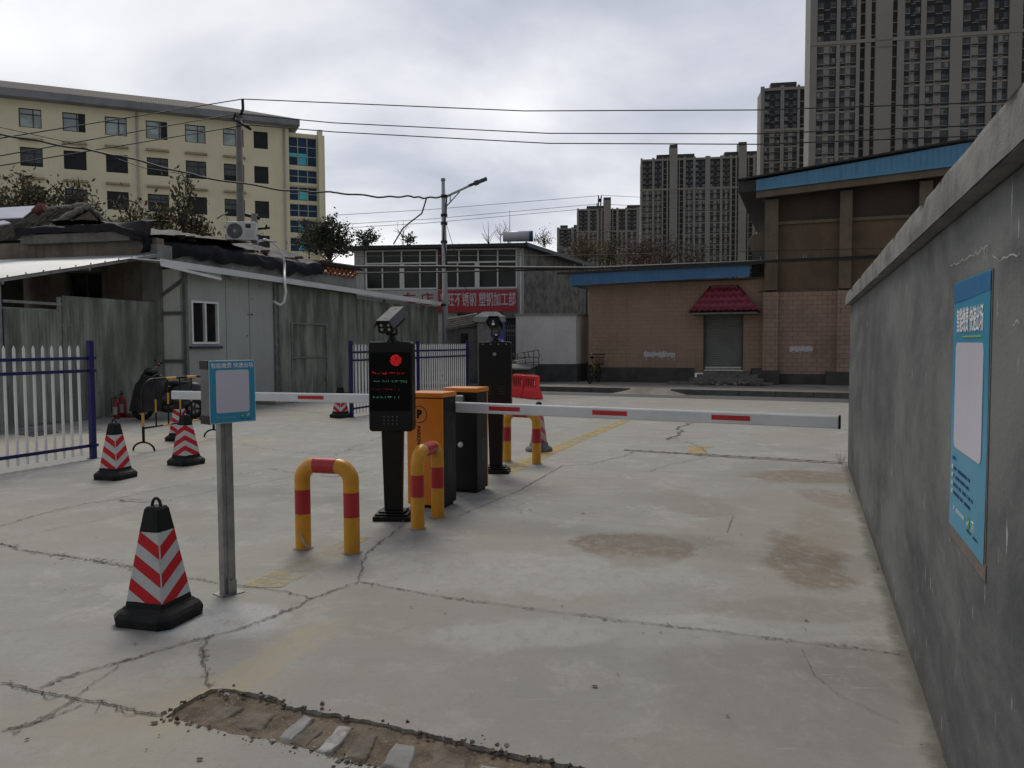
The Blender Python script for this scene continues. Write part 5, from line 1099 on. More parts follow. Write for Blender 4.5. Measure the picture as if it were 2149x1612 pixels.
sr = MB(); tl_ = Vector((.15, -ov, ztop + .15)); tr_ = Vector((s2.x + .5, s2.y - .2, z2_ + .12)); sr.prism([tl_, tr_, tr_ + Vector((-4, .5, 0)), tl_ + Vector((-1, 3, 0))], (0, 0, -.16))
mb.build('roof', rfm, sh_); sr.build('sloping_roof', M('dark_blue_roof', (.02, .035, .055), (.015, .02, .03), 4, .5), sh_)
mb = MB(); p_ = P(1097, 700, 33.9); x = Sx(1098, 600)[0]; mb.box(-.16, -.0, -.05, .0, .0, ztop - .05); mb.build('corner_pilaster', wcol, sh_)
MB().cyl((Sx(1093, 620)[0], -.08, .5), (Sx(1093, 620)[0], -.08, ztop - .2), .04).build('downpipe', pipe_w, sh_)
q = P(1103, 697, 33.2); t = thing('meter_box', 'grey metal meter box with a small rusty lid on the workshop corner', 'meter box', q, 0); MB().box(-.26, .26, -.16, .1, -.0, .42).build('cabinet', M('box_grey', (.14, .145, .14), (.1, .1, .1), 4, .6), t, .01); mb = MB(); mb.box(-.28, .28, -.18, .12, .421, .45); mb.build('lid', rust, t)
# banner
bn = thingF('red_shop_banner', 'red shop banner with white Chinese lettering under the workshop windows', 'banner', Frame((SF.w(0, -.10).x, SF.w(0, -.10).y), SF.a))
xb2 = Sx(1085, 630)[0]; xb0 = Sx(921, 630)[0]; hB = zb1 - zb0
MB().box(xb0, xb2, -.06, -.02, zb0, zb1).build('panel', M('banner_red', (.33, .018, .03), (.29, .015, .027), 2, .5), bn)
xt0, xt1 = Sx(930, 630)[0], Sx(1083, 630)[0]
tx = text('鑫旺不锈钢 塑钢加工部', .60, .006, M('banner_white', (.52, .50, .54)), bn, (0, 0, 0), bold=.007); wdt = max(v.co.x for v in tx.data.vertices) - min(v.co.x for v in tx.data.vertices)
xa_ = Sx(925, 630)[0]; sc_ = (xt1 - xa_) / wdt; tx.scale = (sc_, 1.05, 1); tx.location = ((xa_ + xt1) / 2 + .0, -.065, (zb0 + zb1) / 2 + .02)
# rooftop solar tank
q = P(1056, 503, 36); q2 = P(1117, 502, 36); t = thing('solar_water_tank', 'white horizontal solar water tank with blue end cap on the workshop roof', 'water tank', ((q.x + q2.x) / 2, 36, q.z - .0), R(-4)); l_ = (q2 - q).length / 2; r_ = .24
mb = MB(); mb.tube([(-l_, 0, r_ * .6), (l_ - .12, 0, r_ * .6)], r_, 24); mb.build('tank', M('tank_white', (.50, .51, .54), (.45, .46, .5), 3, .35), t)
MB().tube([(l_ - .12, 0, r_ * .6), (l_ + .03, 0, r_ * .6)], r_ * 1.03, 24).build('end_cap', M('cap_blue', (.03, .05, .18)), t); MB().box(-l_ + .2, -l_ + .25, -.1, .1, -.6, 0).box(l_ - .3, l_ - .25, -.1, .1, -.6, 0).build('stand', galv, t)
# white plinthed wall in front
wc = P(1209, 802, 28.2); ww = thing('white_street_wall', 'whitewashed wall with a dark grey brick base beside the brick store', 'wall', (wc.x, wc.y, 0)); zt1 = P(1209, 662, 28.2).z; zb1_ = P(1209, 764, 28.2).z; xL = P(1083, 700, 28.2).x - wc.x
rt2 = P(1238, 797, 29.6) - wc; mb = MB(); fp = [(xL, 0), (0, 0), (rt2.x, rt2.y), (rt2.x - .3, rt2.y + .3), (xL, .8)]
mb.prism([(x, y, zb1_) for x, y in fp], (0, 0, zt1 - zb1_)); mb.build('upper_wall', M('whitewash', (.56, .55, .54), (.49, .48, .47), 1.2, .85, dirt=.25, streak=.15), ww)
mb = MB(); mb.prism([(x + (.03 if i in (1, 2) else 0), y - .03 * (i < 3), .0) for i, (x, y) in enumerate(fp)], (0, 0, zb1_ - .001)); 
for r_ in range(5):
    for i in range(6): x = xL + i * .36 + (.18 if r_ % 2 else 0); mb.box(x + .01, min(x + .35, -.35), -.045, -.032, .12 + r_ * .12, .22 + r_ * .12)
mb.build('dark_base', M('base_black_paint', (.06, .063, .064), (.04, .042, .043), 3, .8, bump=.3), ww)
mb = MB(); mb.prism([(xL - .05, -.06, zt1), (.05, -.06, zt1), (rt2.x + .08, rt2.y, zt1), (rt2.x - .3, rt2.y + .35, zt1), (xL - .05, .85, zt1)], (0, 0, .07)); mb.build('coping', conc, ww)
# ramp with railing
t = thing('ramp_railing', 'thin black steel railing with a ramp in front of the white street wall', 'railing', (0, 0, 0)); Yr = 27.2
bar = lambda a_, b_, r_=.014: mb.tube([P(*a_), P(*b_)], r_, 5)
mb = MB()
for a_, b_ in (((1068, 745, Yr), (1130, 735, Yr)), ((1068, 749, Yr), (1130, 750, Yr)), ((1068, 757, Yr), (1104, 751, Yr)), ((1068, 764, Yr + .3), (1130, 760, Yr)), ((1130, 735, Yr), (1132, 750, Yr)), ((1130, 750, Yr), (1131, 767, Yr)), ((1120, 737, Yr), (1120, 768, Yr)), ((1108, 739, Yr), (1111, 754, Yr)), ((1101, 740, Yr), (1103, 764, Yr)), ((1085, 743, Yr), (1086, 755, Yr)), ((1076, 744, Yr), (1078, 760, Yr))): bar(a_, b_)
mb.build('rails', blackp, t); mb = MB(); mb.tube([P(1064, 761, Yr), P(1112, 753, Yr)], .025, 6); mb.build('steel_handrail', M('bright_steel', (.4, .4, .4), (.35, .35, .35), 3, .3, .3), t)
mb = MB(); a_, b_ = P(1060, 772, Yr), P(1130, 768, Yr); mb.prism([(a_.x, Yr - .2, a_.z - .05), (b_.x - .3, Yr - .3, a_.z - .05), (b_.x, Yr + .7, b_.z), (a_.x, Yr + .7, b_.z)], (0, 0, .05)); mb.build('ramp_deck', conc, t)
mb = MB(); mb.box(a_.x - .6, b_.x - .1, Yr + .1, Yr + .6, 0, a_.z - .06); mb.build('ramp_base', darkc, t)
# red water filled barriers
ra, rb = G(1060, 830), G(1130, 838); dd = (rb - ra); an = math.atan2(dd.y, dd.x)
def wbar(c, label):
    t = thing('water_barrier', label, 'barrier', c, an, 'red plastic water barriers'); L_ = .66; m_ = M('barrier_red', (.72, .02, .03), (.64, .018, .026), 3, .45)
    pr = [(-.17, 0), (-.17, .06), (-.10, .24), (-.065, .30), (-.065, .64), (.065, .64), (.065, .30), (.10, .24), (.17, .06), (.17, 0)]
    mb = MB(); mb.prism([(.01, y, z) for y, z in pr], (L_ - .02, 0, 0)); mb.build('body', m_, t, .02)
    mb = MB()
    for k in range(4): x = .10 + k * .13; mb.box(x, x + .055, -.072, -.064, .36, .56)
    mb.build('slots', M('slot_dark_red', (.16, .008, .012)), t, .008)
    mb = MB()
    for k in range(3): x = .09 + k * .18; mb.box(x, x + .11, -.045, .045, .64, .66)
    mb.build('top_lugs', m_, t, .008); MB().box(.58, .60, -.08, -.076, .38, .5).build('reflector', text_w, t); return t
u_ = dd.normalized(); wbar(rb - u_ * .67, 'red water filled barrier at the right end, nearest the street'); wbar(rb - u_ * 1.36, 'red water filled barrier next to the kiosk, left of the other one')
# ================================================================ BRICK STORE and HALL
b0 = G(1235, 801, .15); BF = Frame((b0.x, b0.y), math.atan2(-.373, 1)); Bx = lambda px, py, off=0: BF.hit(px, py, off)
def brick_mat(name, c1, c2, mc, fade):
    s = Nodes(name); x, y, z = s.xyz(); cb = s.n('ShaderNodeCombineXYZ'); s.l(s.math('ADD', x, y), cb.inputs[0]); s.l(z, cb.inputs[1])
    br = s.n('ShaderNodeTexBrick'); br.offset = .5; s.l(cb.outputs[0], br.inputs['Vector']); br.inputs['Scale'].default_value = 1; br.inputs['Brick Width'].default_value = .30; br.inputs['Row Height'].default_value = .145; br.inputs['Mortar Size'].default_value = .006; br.inputs['Mortar Smooth'].default_value = .1; br.inputs['Bias'].default_value = 0
    br.inputs['Color1'].default_value = (*c1, 1); br.inputs['Color2'].default_value = (*c2, 1); br.inputs['Mortar'].default_value = (*c1, 1)
    col = s.mix(s.math('MULTIPLY', s.step(s.noise(.8, 7, .6), .4, .68), .5), br.outputs[0], tuple(q * .62 for q in c1))
    k = s.math('MULTIPLY', br.outputs['Fac'], s.math('SUBTRACT', 1, s.math('MULTIPLY', s.step(s.noise(.45, 5, .6, loc=(8, 1, 3)), .42, .58), fade)))
    col = s.mix(s.math('MULTIPLY', k, .85), col, mc); col = s.mix(s.math('MULTIPLY', s.step(s.noise(2, 7, .6, sc=(3, 3, .3)), .55, .75), .4), col, (.07, .05, .04))
    s.bump(s.math('SUBTRACT', s.noise(50, 5), s.math('MULTIPLY', k, 2)), .3, .008); s.fin(col, .85, spec=.3); return s.m
bk1 = brick_mat('painted_block_wall', (.315, .222, .162), (.29, .203, .147), (.13, .07, .055), .6); bk2 = brick_mat('hall_block_wall', (.31, .218, .168), (.275, .19, .147), (.09, .045, .035), .1)
blue = M('blue_fascia', (.045, .165, .34), (.038, .14, .29), 1.4, .45, streak=.35); plinth = M('plinth_dark', (.062, .06, .056), (.04, .039, .037), 2, .85, bump=.3, dirt=.2)
st = thingF('brick_store', 'low pink block store with a sloping blue fascia, roller shutter and small red tiled canopy', 'building', BF)
xR = Bx(1600, 700)[0]; zp = Bx(1300, 771)[1]; xd0, xd1 = Bx(1476, 700)[0], Bx(1560, 700)[0]; zd0, zd1 = Bx(1520, 777)[1], Bx(1520, 655)[1]
zeL, zeR = Bx(1240, 600)[1], Bx(1575, 582)[1]; xeR = Bx(1575, 580)[0]; ze_ = lambda x: zeL + (zeR - zeL) * x / xeR
mb = MB(); mb.box(0, xd0, 0, .3, .5, ze_(0) + .12); mb.box(xd1, xR + .2, 0, .3, .5, ze_(0) + .1); mb.box(xd0, xd1, 0, .3, zd1, ze_(0) + .11); mb.box(0, .3, .3, 8, .5, ze_(0) + .1)
mb.build('wall', bk1, st)
mb = MB(); zpl = zp; mb.box(-.02, xd0 - .3, -.03, .2, .0, zpl); mb.box(xd1 + .25, xR + .1, -.03, .2, .0, zpl); mb.build('plinth', plinth, st, .01)
# roller shutter
mb = MB(); n_ = 30
mb.grid(lambda u, v: Vector((xd0 + .04 + (xd1 - xd0 - .08) * u, .12 + .014 * abs(math.sin(v * n_ * math.pi)), zd0 + .1 + (zd1 - zd0 - .1) * v)), 2, n_ * 6, smooth=False)
sh = mb.build('roller_shutter', M('shutter_steel', (.16, .165, .15), (.12, .125, .115), 1.2, .45, .2, streak=.2), st)
mb = MB(); mb.box(xd0 + .04, xd1 - .04, .09, .13, zd0, zd0 + .09); mb.box((xd0 + xd1) / 2 - .08, (xd0 + xd1) / 2 + .08, .07, .09, zd0 + .02, zd0 + .07); mb.build('bottom_bar', galv, sh)
mb = MB(); mb.box(xd0 - .0, xd0 + .05, .02, .12, zd0, zd1); mb.box(xd1 - .05, xd1, .02, .12, zd0, zd1); mb.build('guide_rails', M('rail_dark', (.05, .05, .047)), sh)
# canopy
ca = [Bx(*q, -.75) for q in ((1446, 655), (1593, 655))]; ct = [Bx(*q, -.0) for q in ((1492, 607), (1548, 607))]; zlow = ca[0][1] - .02; ztp = ct[0][1] + .03
redt = M('red_glazed_tile', (.21, .03, .05), (.15, .02, .035), 5, .45)
mb = MB()
def can(u, v):
    xa = ca[0][0] + (ct[0][0] - ca[0][0]) * v; xb = ca[1][0] + (ct[1][0] - ca[1][0]) * v; x = xa + (xb - xa) * u; row = v * 4; k = row - int(row)
    return Vector((x, -.75 + .72 * v - .035 * (1 - k), zlow + (ztp - zlow) * v + .045 * abs(math.sin(x * math.pi / .19)) + .035 * (1 - k)))
mb.grid(can, 150, 24)
for sx in (0, 1):
    a_ = Vector((ca[sx][0], -.75, zlow)); b_ = Vector((ct[sx][0], -.03, ztp)); c_ = Vector((ca[sx][0], 0, zlow)); d_ = Vector((ct[sx][0], 0, ztp)); mb.face([a_, b_, d_, c_])
mb.build('canopy_tiles', redt, st)
mb = MB()
for sx in (0, 1): mb.tube([(ca[sx][0], -.77, zlow + .02), (ct[sx][0], -.03, ztp + .05)], .035, 8)
mb.tube([(ct[0][0], -.03, ztp + .05), (ct[1][0], -.03, ztp + .05)], .035, 8); mb.build('ridge_rolls', M('canopy_ridge', (.16, .012, .024), (.1, .01, .02), 5, .4), st)
mb = MB(); mb.box(ca[0][0] + .06, ca[1][0] - .06, -.72, 0, zlow - .07, zlow - .005); mb.build('canopy_soffit', M('soffit_grey', (.13, .13, .12)), st)
# fascia and roof
mb = MB(); zf = .50
mb.prism([(-.55, -.5, ze_(-.55)), (xeR, -.5, ze_(xeR)), (xeR, -.5, ze_(xeR) + .36), (-.55, -.5, ze_(-.55) + .42)], (0, .03, 0)); mb.prism([(-.55, -.53, ze_(-.55) - .0), (xeR, -.53, ze_(xeR)), (xeR, -.53, ze_(xeR) + .06), (-.55, -.53, ze_(-.55) + .06)], (0, .028, 0))
x = -.45
while x < xeR: mb.box(x, x + .012, -.507, -.5, ze_(x) + .07, ze_(x) + .35); x += .12
mb.prism([(-.55, -.47, ze_(-.55)), (-.55, 6, ze_(-.55)), (-.55, 6, ze_(-.55) + .42), (-.55, -.47, ze_(-.55) + .42)], (.03, 0, 0)); mb.build('blue_fascia', blue, st)
mb = MB(); mb.prism([(-1.0, -.6, ze_(-1) + .43), (xeR + .4, -.6, ze_(xeR) + .37), (xR + 1, 7, ze_(xR) + .9), (-1.0, 7, ze_(0) + .9)], (0, 0, .06)); mb.build('roof', rfm, st)
mb = MB(); mb.box(-.5, xeR, -.47, 0, ze_(0) + .05, ze_(0) + .09); mb.build('soffit', darkc, st)
# steps
steps = [(1475, 1575, .30, 777), (1462, 1590, .60, 783), (1446, 1603, .90, 790), (1402, 1622, 1.25, 797)]
mb = MB(); zs_ = zd0; nst = 4
for i, (pa, pb, dep, py) in enumerate(steps): xa, xb = Bx(pa, 790, -dep)[0], Bx(pb, 790, -dep)[0]; mb.box(xa, xb, -dep, -dep + .34, .15 if 0 else 0, zd0 - .0 - i * (zd0 - .15) / nst - .01)
mb.build('steps', M('step_stone', (.15, .145, .135), (.09, .088, .08), 4, .85, bump=.4, dirt=.3), st, .008)
# whitewash patches over old notices
mb = MB(); rr = random.Random(11)
def patch(px0, px1, py, h, off):
    xa, z = Bx(px0, py, -off); xb = Bx(px1, py, -off)[0]; n_ = 26; t_ = [(xa + (xb - xa) * i / n_, z + h / 2 + rr.uniform(-.25, .25) * h) for i in range(n_ + 1)]; d_ = [(xa + (xb - xa) * i / n_, z - h / 2 + rr.uniform(-.3, .25) * h) for i in range(n_ + 1)]
    for i in range(n_): mb.face([(t_[i][0], -off, t_[i][1]), (t_[i + 1][0], -off, t_[i + 1][1]), (d_[i + 1][0], -off, d_[i + 1][1]), (d_[i][0], -off, d_[i][1])])
    for i in range(5): x = rr.uniform(xa, xb); mb.box(x, x + .012, -off - .001, -off, z - h * rr.uniform(.8, 1.6), z - h * .3)
patch(1351, 1417, 744, .17, .008); wp = M('whitewash_patch', (.46, .46, .48), (.38, .38, .39), 6, .85, dirt=.3); mb.build('whitewash_patch', wp, st)
mb = MB(); patch(1657, 1706, 732, .15, .008)
# rubble on the steps
ru = thingF('rubble_heap', 'small heap of broken stone and litter in front of the store steps', 'rubble', BF); mb2 = MB()
for i in range(70):
    x = Bx(rr.uniform(1470, 1615), 800, -1.4)[0]; X = Matrix.Translation((x, -1.35 + rr.uniform(-.25, .2), .16 + rr.uniform(0, .09))) @ Matrix.Rotation(rr.uniform(0, 3), 4, Vector((rr.random(), rr.random(), 1)).normalized()); q = rr.uniform(.02, .07); mb2.box(-q, q, -q * .7, q * .7, -q * .5, q * .5, X=X, m=rr.choice((0, 0, 1)))
mb2.build('stones', [darkc, conc], ru); ru['kind'] = 'stuff'
# hall
ht = thingF('warehouse_hall', 'tall brown pillared warehouse hall with a rising blue fascia behind the boundary wall', 'building', BF)
hx = Bx(1604, 500)[0]; zc = Bx(1700, 608)[1]; xe2 = 26; zb_ = Bx(1700, 785)[1]
fl, fr_ = Bx(1587, 401, -.6), Bx(2032, 346, -.6); fsl = (fr_[1] - fl[1]) / (fr_[0] - fl[0]); pk = Bx(2060, 300, -.6)[0]
fz = lambda x: fl[1] + fsl * (x - fl[0]) if x < pk else fl[1] + fsl * (pk - fl[0]) - fsl * (x - pk)
brn = M('brown_render', (.135, .095, .06), (.10, .07, .045), 1.1, .85, bump=.25, bs=30, streak=.3); brd = M('dark_panel', (.055, .042, .028), (.04, .031, .022), 1.2, .8, streak=.25); pil = M('pilaster_render', (.145, .115, .08), (.11, .088, .062), 1.5, .85, streak=.25)
mb = MB(); mb.box(hx, xe2, 0, .25, zb_, zc - .0); mb.build('block_wall', bk2, ht)
mb.bm = None
zr1 = Bx(1700, 468)[1]
def wallpoly(z0f, z1f, x0, x1, y0, y1): 
    m2 = MB(); n_ = 20; tp = [(x0 + (x1 - x0) * i / n_) for i in range(n_ + 1)]
    m2.prism([(x, y0, z1f(x)) for x in tp] + [(x, y0, z0f(x)) for x in tp[::-1]], (0, y1 - y0, 0)); return m2
wallpoly(lambda x: zc, lambda x: zr1, hx, xe2, .10, .3).build('lower_render', brn, ht)
wallpoly(lambda x: zr1 + .1, lambda x: fz(x) + .5, hx, xe2, .16, .3).build('upper_render', brd, ht)
wallpoly(lambda x: zr1 - .0, lambda x: zr1 + .1, hx, xe2, .02, .3).build('string_course', pil, ht)
MB().box(hx - .2, xe2, .0, .12, zc - .06, zc).build('ledge', plinth, ht)
for p0, p1 in ((1605, 1633), (1762, 1788), (1928, 1956), (2085, 2112)):
    xa, xb = Bx(p0, 500, -.2)[0], Bx(p1, 500, -.2)[0]; xq = (xa + xb) / 2
    MB().box(xa, xb, -.2, .0 if 1 else 0, zc + .0, fz(xq) - .25 + .0).build('pilaster', pil, ht, .01)
    MB().box(xa - .03, xb + .03, -.23, -.0, zb_ + .02, zc - .061).build('block_pilaster', bk2, ht)
    MB().box(xa - .35, xb + .1, -.5 if p0 < 1700 else -.3, 0, 0, zb_ + (.12 if p0 < 1700 else .08)).build('pilaster_base', plinth, ht, .01)
MB().box(hx, xe2, -.06, .2, 0, zb_).build('plinth', plinth, ht)
mb = MB(); patch(1657, 1706, 732, .15, .008); mb.build('whitewash_patch', wp, ht)
n_ = 24; X0 = fl[0]; tp = [X0 + (pk + 9 - X0) * i / n_ for i in range(n_ + 1)]; FH_ = lambda x: .35 + .05 * (min(x, pk) - X0)
mb = MB(); mb.prism([(x, -.62, fz(x) + .02) for x in tp] + [(x, -.62, fz(x) + FH_(x)) for x in tp[::-1]], (0, .04, 0))
mb.prism([(x, -.66, fz(x) + .0) for x in tp] + [(x, -.66, fz(x) + .10) for x in tp[::-1]], (0, .038, 0))
x = X0 + .1
while x < pk + 8: mb.box(x, x + .014, -.63, -.621, fz(x) + .11, fz(x) + FH_(x) - .02); x += .16
mb.build('blue_fascia', M('blue_fascia_light', (.07, .225, .38), (.06, .19, .33), 1.2, .45, streak=.3), ht)
mb = MB(); mb.prism([(x, -.58, fz(x) - .22) for x in tp] + [(x, -.58, fz(x) - .001) for x in tp[::-1]], (0, .14, 0)); mb.build('gable_beam', pil, ht)
mb = MB(); mb.prism([(x - .55, -.75, fz(x) + FH_(x) + .01) for x in tp] + [(x - .55, -.75, fz(x) + FH_(x) + .06) for x in tp[::-1]], (0, 16, 0)); mb.prism([(X0 - .55, -.6, fz(X0) - .0), (X0 + .1, -.6, fz(X0) + .0), (X0 + .1, -.6, fz(X0) + .36), (X0 - .55, -.6, fz(X0) + .36)], (0, 15.5, 0)); mb.build('roof', rfm, ht)
mb = MB(); mb.box(hx - .02, hx + .25, .3, 15, .2, fz(hx)); mb.build('flank_wall', brn, ht)
for k in range(4):
    y = .5 + k * 2.2; zq = 4.95 - .0 * k; MB().prism([(hx, y, zq + .35), (hx - .45, y, zq + .2), (hx - .55, y, zq - .05), (hx - .42, y, zq - .35), (hx, y, zq - .35)], (0, .5, 0)).build('flank_bracket', pil, ht, .03)
mb = MB(); xa = Bx(1576, 590)[0]; mb.box(xa, hx + .1, .3, .6, 2.2, 4.6); mb.box(xa, hx, -.1, .3, Bx(1590, 585)[1], Bx(1590, 582)[1]); mb.build('link_wall', darkc, ht)
# ================================================================ SHARED BICYCLE
p = G(1247, 804, .15); t = thing('bicycle', 'yellow and black bicycle parked against the white street wall by the brick store', 'bicycle', p, R(68))
yel = M('bike_yellow', (.20, .17, .02), (.05, .045, .02), 14, .5)
def bw(x):
    m2 = MB(); m2.tube([(x + .30 * math.cos(R(a)), 0, .31 + .30 * math.sin(R(a))) for a in range(0, 361, 15)], .018, 6, cap=False); o = m2.build('wheel', blackr, t)
    m2 = MB(); m2.tube([(x + .28 * math.cos(R(a)), 0, .31 + .28 * math.sin(R(a))) for a in range(0, 361, 15)], .01, 4, cap=False)
    for a in range(0, 360, 72): m2.cyl((x, 0, .31), (x + .28 * math.cos(R(a)), 0, .31 + .28 * math.sin(R(a))), .012, n=5)
    m2.build('rim', blackp, o)
bw(-.5); bw(.5)
mb = MB(); mb.tube([(-.5, 0, .31), (-.15, 0, .32), (.38, 0, .72)], .022, 6); mb.tube([(-.15, 0, .32), (-.28, 0, .86)], .022, 6); mb.tube([(-.5, 0, .31), (-.26, 0, .7), (.36, 0, .62)], .018, 6); mb.tube([(.5, 0, .31), (.40, 0, .7), (.34, 0, .98)], .022, 6); mb.build('frame', yel, t)
MB().tube([(.33, -.28, 1.0), (.38, -.1, .99), (.38, .1, .99), (.33, .28, 1.0)], .018, 6).build('handlebar', blackp, t)
MB().ball((-.3, 0, .90), .09, sc=(1.5, .8, .5)).build('saddle', blackp, t)
mb = MB(); mb.box(.42, .72, -.14, .14, .62, .66); 
for k in range(6): mb.cyl((.42, -.14 + k * .056, .66), (.40, -.14 + k * .056, .88), .005, n=4); mb.cyl((.72, -.14 + k * .056, .66), (.74, -.14 + k * .056, .88), .005, n=4)
mb.tube([(.4, -.15, .88), (.74, -.15, .88), (.74, .15, .88), (.4, .15, .88), (.4, -.15, .88)], .008, 4); mb.build('basket', blackp, t)
mb = MB(); mb.tube([(-.5 + .33 * math.cos(R(a)), 0, .31 + .33 * math.sin(R(a))) for a in range(60, 200, 20)], .02, 5); mb.build('mudguard', blackp, t); MB().ball((-.2, .04, 1.02), .025).build('bell', M('chrome', (.5, .5, .5)), t)
MB().box(-.03, .05, .1, .12, .0, .02).build('kickstand', blackp, t)
# ================================================================ CREAM OFFICE BLOCK
p1, p2 = P(62, 248, 68), P(490, 293, 74.6); CA = math.atan2(p2.y - p1.y, p2.x - p1.x); CF = Frame((p1.x, p1.y), CA); Cx = lambda px, py, off=0: CF.hit(px, py, off)
cr_m = M('cream_render', (.70, .645, .465), (.65, .60, .425), .35, .85, streak=.12, dirt=.08); off_ = thingF('office_block', 'long cream office block with dark windows and a blue glass stair tower at its end', 'building', CF)
xl = Cx(-120, 300)[0]; xr = Cx(606, 300)[0]; zev = Cx(300, 248)[1]; zevs = [Cx(px, py)[1] for px, py in ((0, 198), (615, 275))]
zev = sum(zevs) / 2; rowpx = [(232, 268), (313, 350), (396, 430)]
z_r = [(Cx(62, a)[1], Cx(62, b)[1]) for a, b in ((228, 268), (309, 350), (390, 431))]; fh = (z_r[0][0] - z_r[2][0]) / 2; wh = z_r[0][0] - z_r[0][1]
rows = [z_r[0][0] - fh * k for k in range(6)]
cols = [(39, 87), (131, 179), (220, 266), (306, 351), (388, 431), (468, 511), (532, 562)]
cx_ = [(Cx(a, 240 + a * .09)[0], Cx(b, 240 + b * .09)[0]) for a, b in cols]; cx_ = [(cx_[0][0] - (cx_[1][0] - cx_[0][0]), cx_[0][1] - (cx_[1][0] - cx_[0][0]))] + cx_
# wall with openings
mb = MB(); edges = [xl] + [v for c in cx_ for v in c] + [xr]
for i in range(0, len(edges), 2): mb.box(edges[i], edges[i + 1], 0, .3, 0, zev)
for a, b in cx_:
    zt = zev
    for zr in rows: mb.box(a, b, 0, .3, zr, zt); zt = zr - wh
    mb.box(a, b, 0, .3, 0, max(zt, .1))
mb.box(xl, xr, .31, 14, 0, zev - .1); mb.build('wall', cr_m, off_)
fr = M('window_frame_dark', (.02, .02, .02)); bl_g = M('blind_glass', (.36, .43, .43), (.26, .31, .32), .6, .3, lo=.45, hi=.5)
wn_l = []
for ci_, (a, b) in enumerate(cx_):
    for ri, zr in enumerate(rows):
        if b - a < 1: continue
        narrow = ci_ == len(cx_) - 1; lit = ri == 0 and not narrow
        o = MB().box(a, b, .16, .18, zr - wh, zr).build('window', glass, off_)
        mb = MB(); t_ = .06
        mb.box(a, a + t_, .08, .16, zr - wh, zr); mb.box(b - t_, b, .08, .16, zr - wh, zr); mb.box(a + t_, b - t_, .082, .16, zr - t_, zr); mb.box(a + t_, b - t_, .082, .16, zr - wh, zr - wh + t_)
        if not narrow: xm = a + (b - a) * .62; mb.box(xm - .03, xm + .03, .084, .16, zr - wh + t_, zr - t_); mb.box(a + t_, b - t_, .086, .158, zr - wh * .3 - .03, zr - wh * .3 + .03)
        mb.build('window_frame', fr, o)
        rr_ = random.Random(ci_ * 7 + ri)
        if lit: MB().box(a + t_, b - t_ - (0 if ci_ % 2 else .5), .150, .156, zr - wh + t_, zr - t_).build('blind', bl_g, o)
        elif not narrow and rr_.random() < .55:
            MB().box(a + t_, b - t_, .150, .156, zr - wh * rr_.uniform(.3, .8), zr - t_).build('blind', M('dull_blind', (.07, .08, .085), (.04, .05, .05), 2, .2), o)
        if not narrow and ri > 0: MB().box(a - .05, b + .1, -.38, 0, zr + .55, zr + .72).build('ledge', M('ledge_cream', (.36, .30, .19), (.3, .25, .16), 3, .85, streak=.3), off_)
mb = MB(); gy = M('eave_grey', (.21, .215, .235), (.14, .145, .155), .5, .7)
mb.prism([(xl, -1.1, zev), (xr + .9, -1.1, zev), (xr + .9, 2, zev), (xl, 2, zev)], (0, 0, .62)); mb.build('eave', gy, off_)
cor = Nodes('pantile_brown'); X_, Y_, Z_ = cor.xyz(); wv_ = cor.n('ShaderNodeMath', operation='SINE'); cor.l(cor.math('MULTIPLY', X_, 30), wv_.inputs[0]); cor.fin(cor.mix(cor.step(wv_.outputs[0], -.5, .8), (.115, .092, .075), (.045, .038, .034)), .85)
mb = MB(); mb.face([(xl, -1.0, zev + .63), (xr + .8, -1.0, zev + .63), (xr - 8, 5, zev + 2.85), (xl, 5, zev + 2.85)]); mb.face([(xr + .8, -1.0, zev + .63), (xr + .8, 12, zev + .63), (xr - 8, 5, zev + 2.85)]); mb.build('roof', cor.m, off_)
for px in (288, 596): x = Cx(px, 300)[0]; MB().tube([(x, -.12, 0), (x, -.12, zev - .1)], .09, 8).build('downpipe', M('pipe_cream', (.42, .40, .36), (.35, .33, .3), 3, .6), off_)
# stair tower
tx0, tx1 = Cx(602, 300, .6)[0], Cx(681, 300, .6)[0]; zt_ = Cx(640, 281, .6)[1]
gx0, gx1 = Cx(605, 300, .6)[0], Cx(664, 300, .6)[0]
gr = [((289, 348), 3), ((357, 384), 2), ((393, 421), 2), ((429, 455), 2), ((463, 489), 2), ((500, 528), 2)]
mb = MB(); mb.box(xr, gx0, .6, 1, 0, zt_); mb.box(gx1, tx1, .6, 1, 0, zt_); zz_ = zt_; 
for (ya, yb__), n_ in gr: za, zb2 = Cx(635, ya, .6)[1], Cx(635, yb__, .6)[1]; mb.box(gx0, gx1, .6, 1, za, zz_); zz_ = zb2
mb.box(gx0, gx1, .6, 1, 0, zz_); mb.box(xr, tx1, 1.01, 9, 0, zt_); mb.box(tx1 - .75, tx1 - .35, -.3, .6, 0, zt_ + .3); mb.build('stair_tower', cr_m, off_)
tg = M('blue_stair_glass', (.008, .045, .10), (.006, .03, .07), 1, .3, spec=.25); tgl = M('bright_cyan_glass', (.05, .55, .62), (.04, .42, .52), 1, .3); wl_ = M('white_bar', (.4, .42, .44))
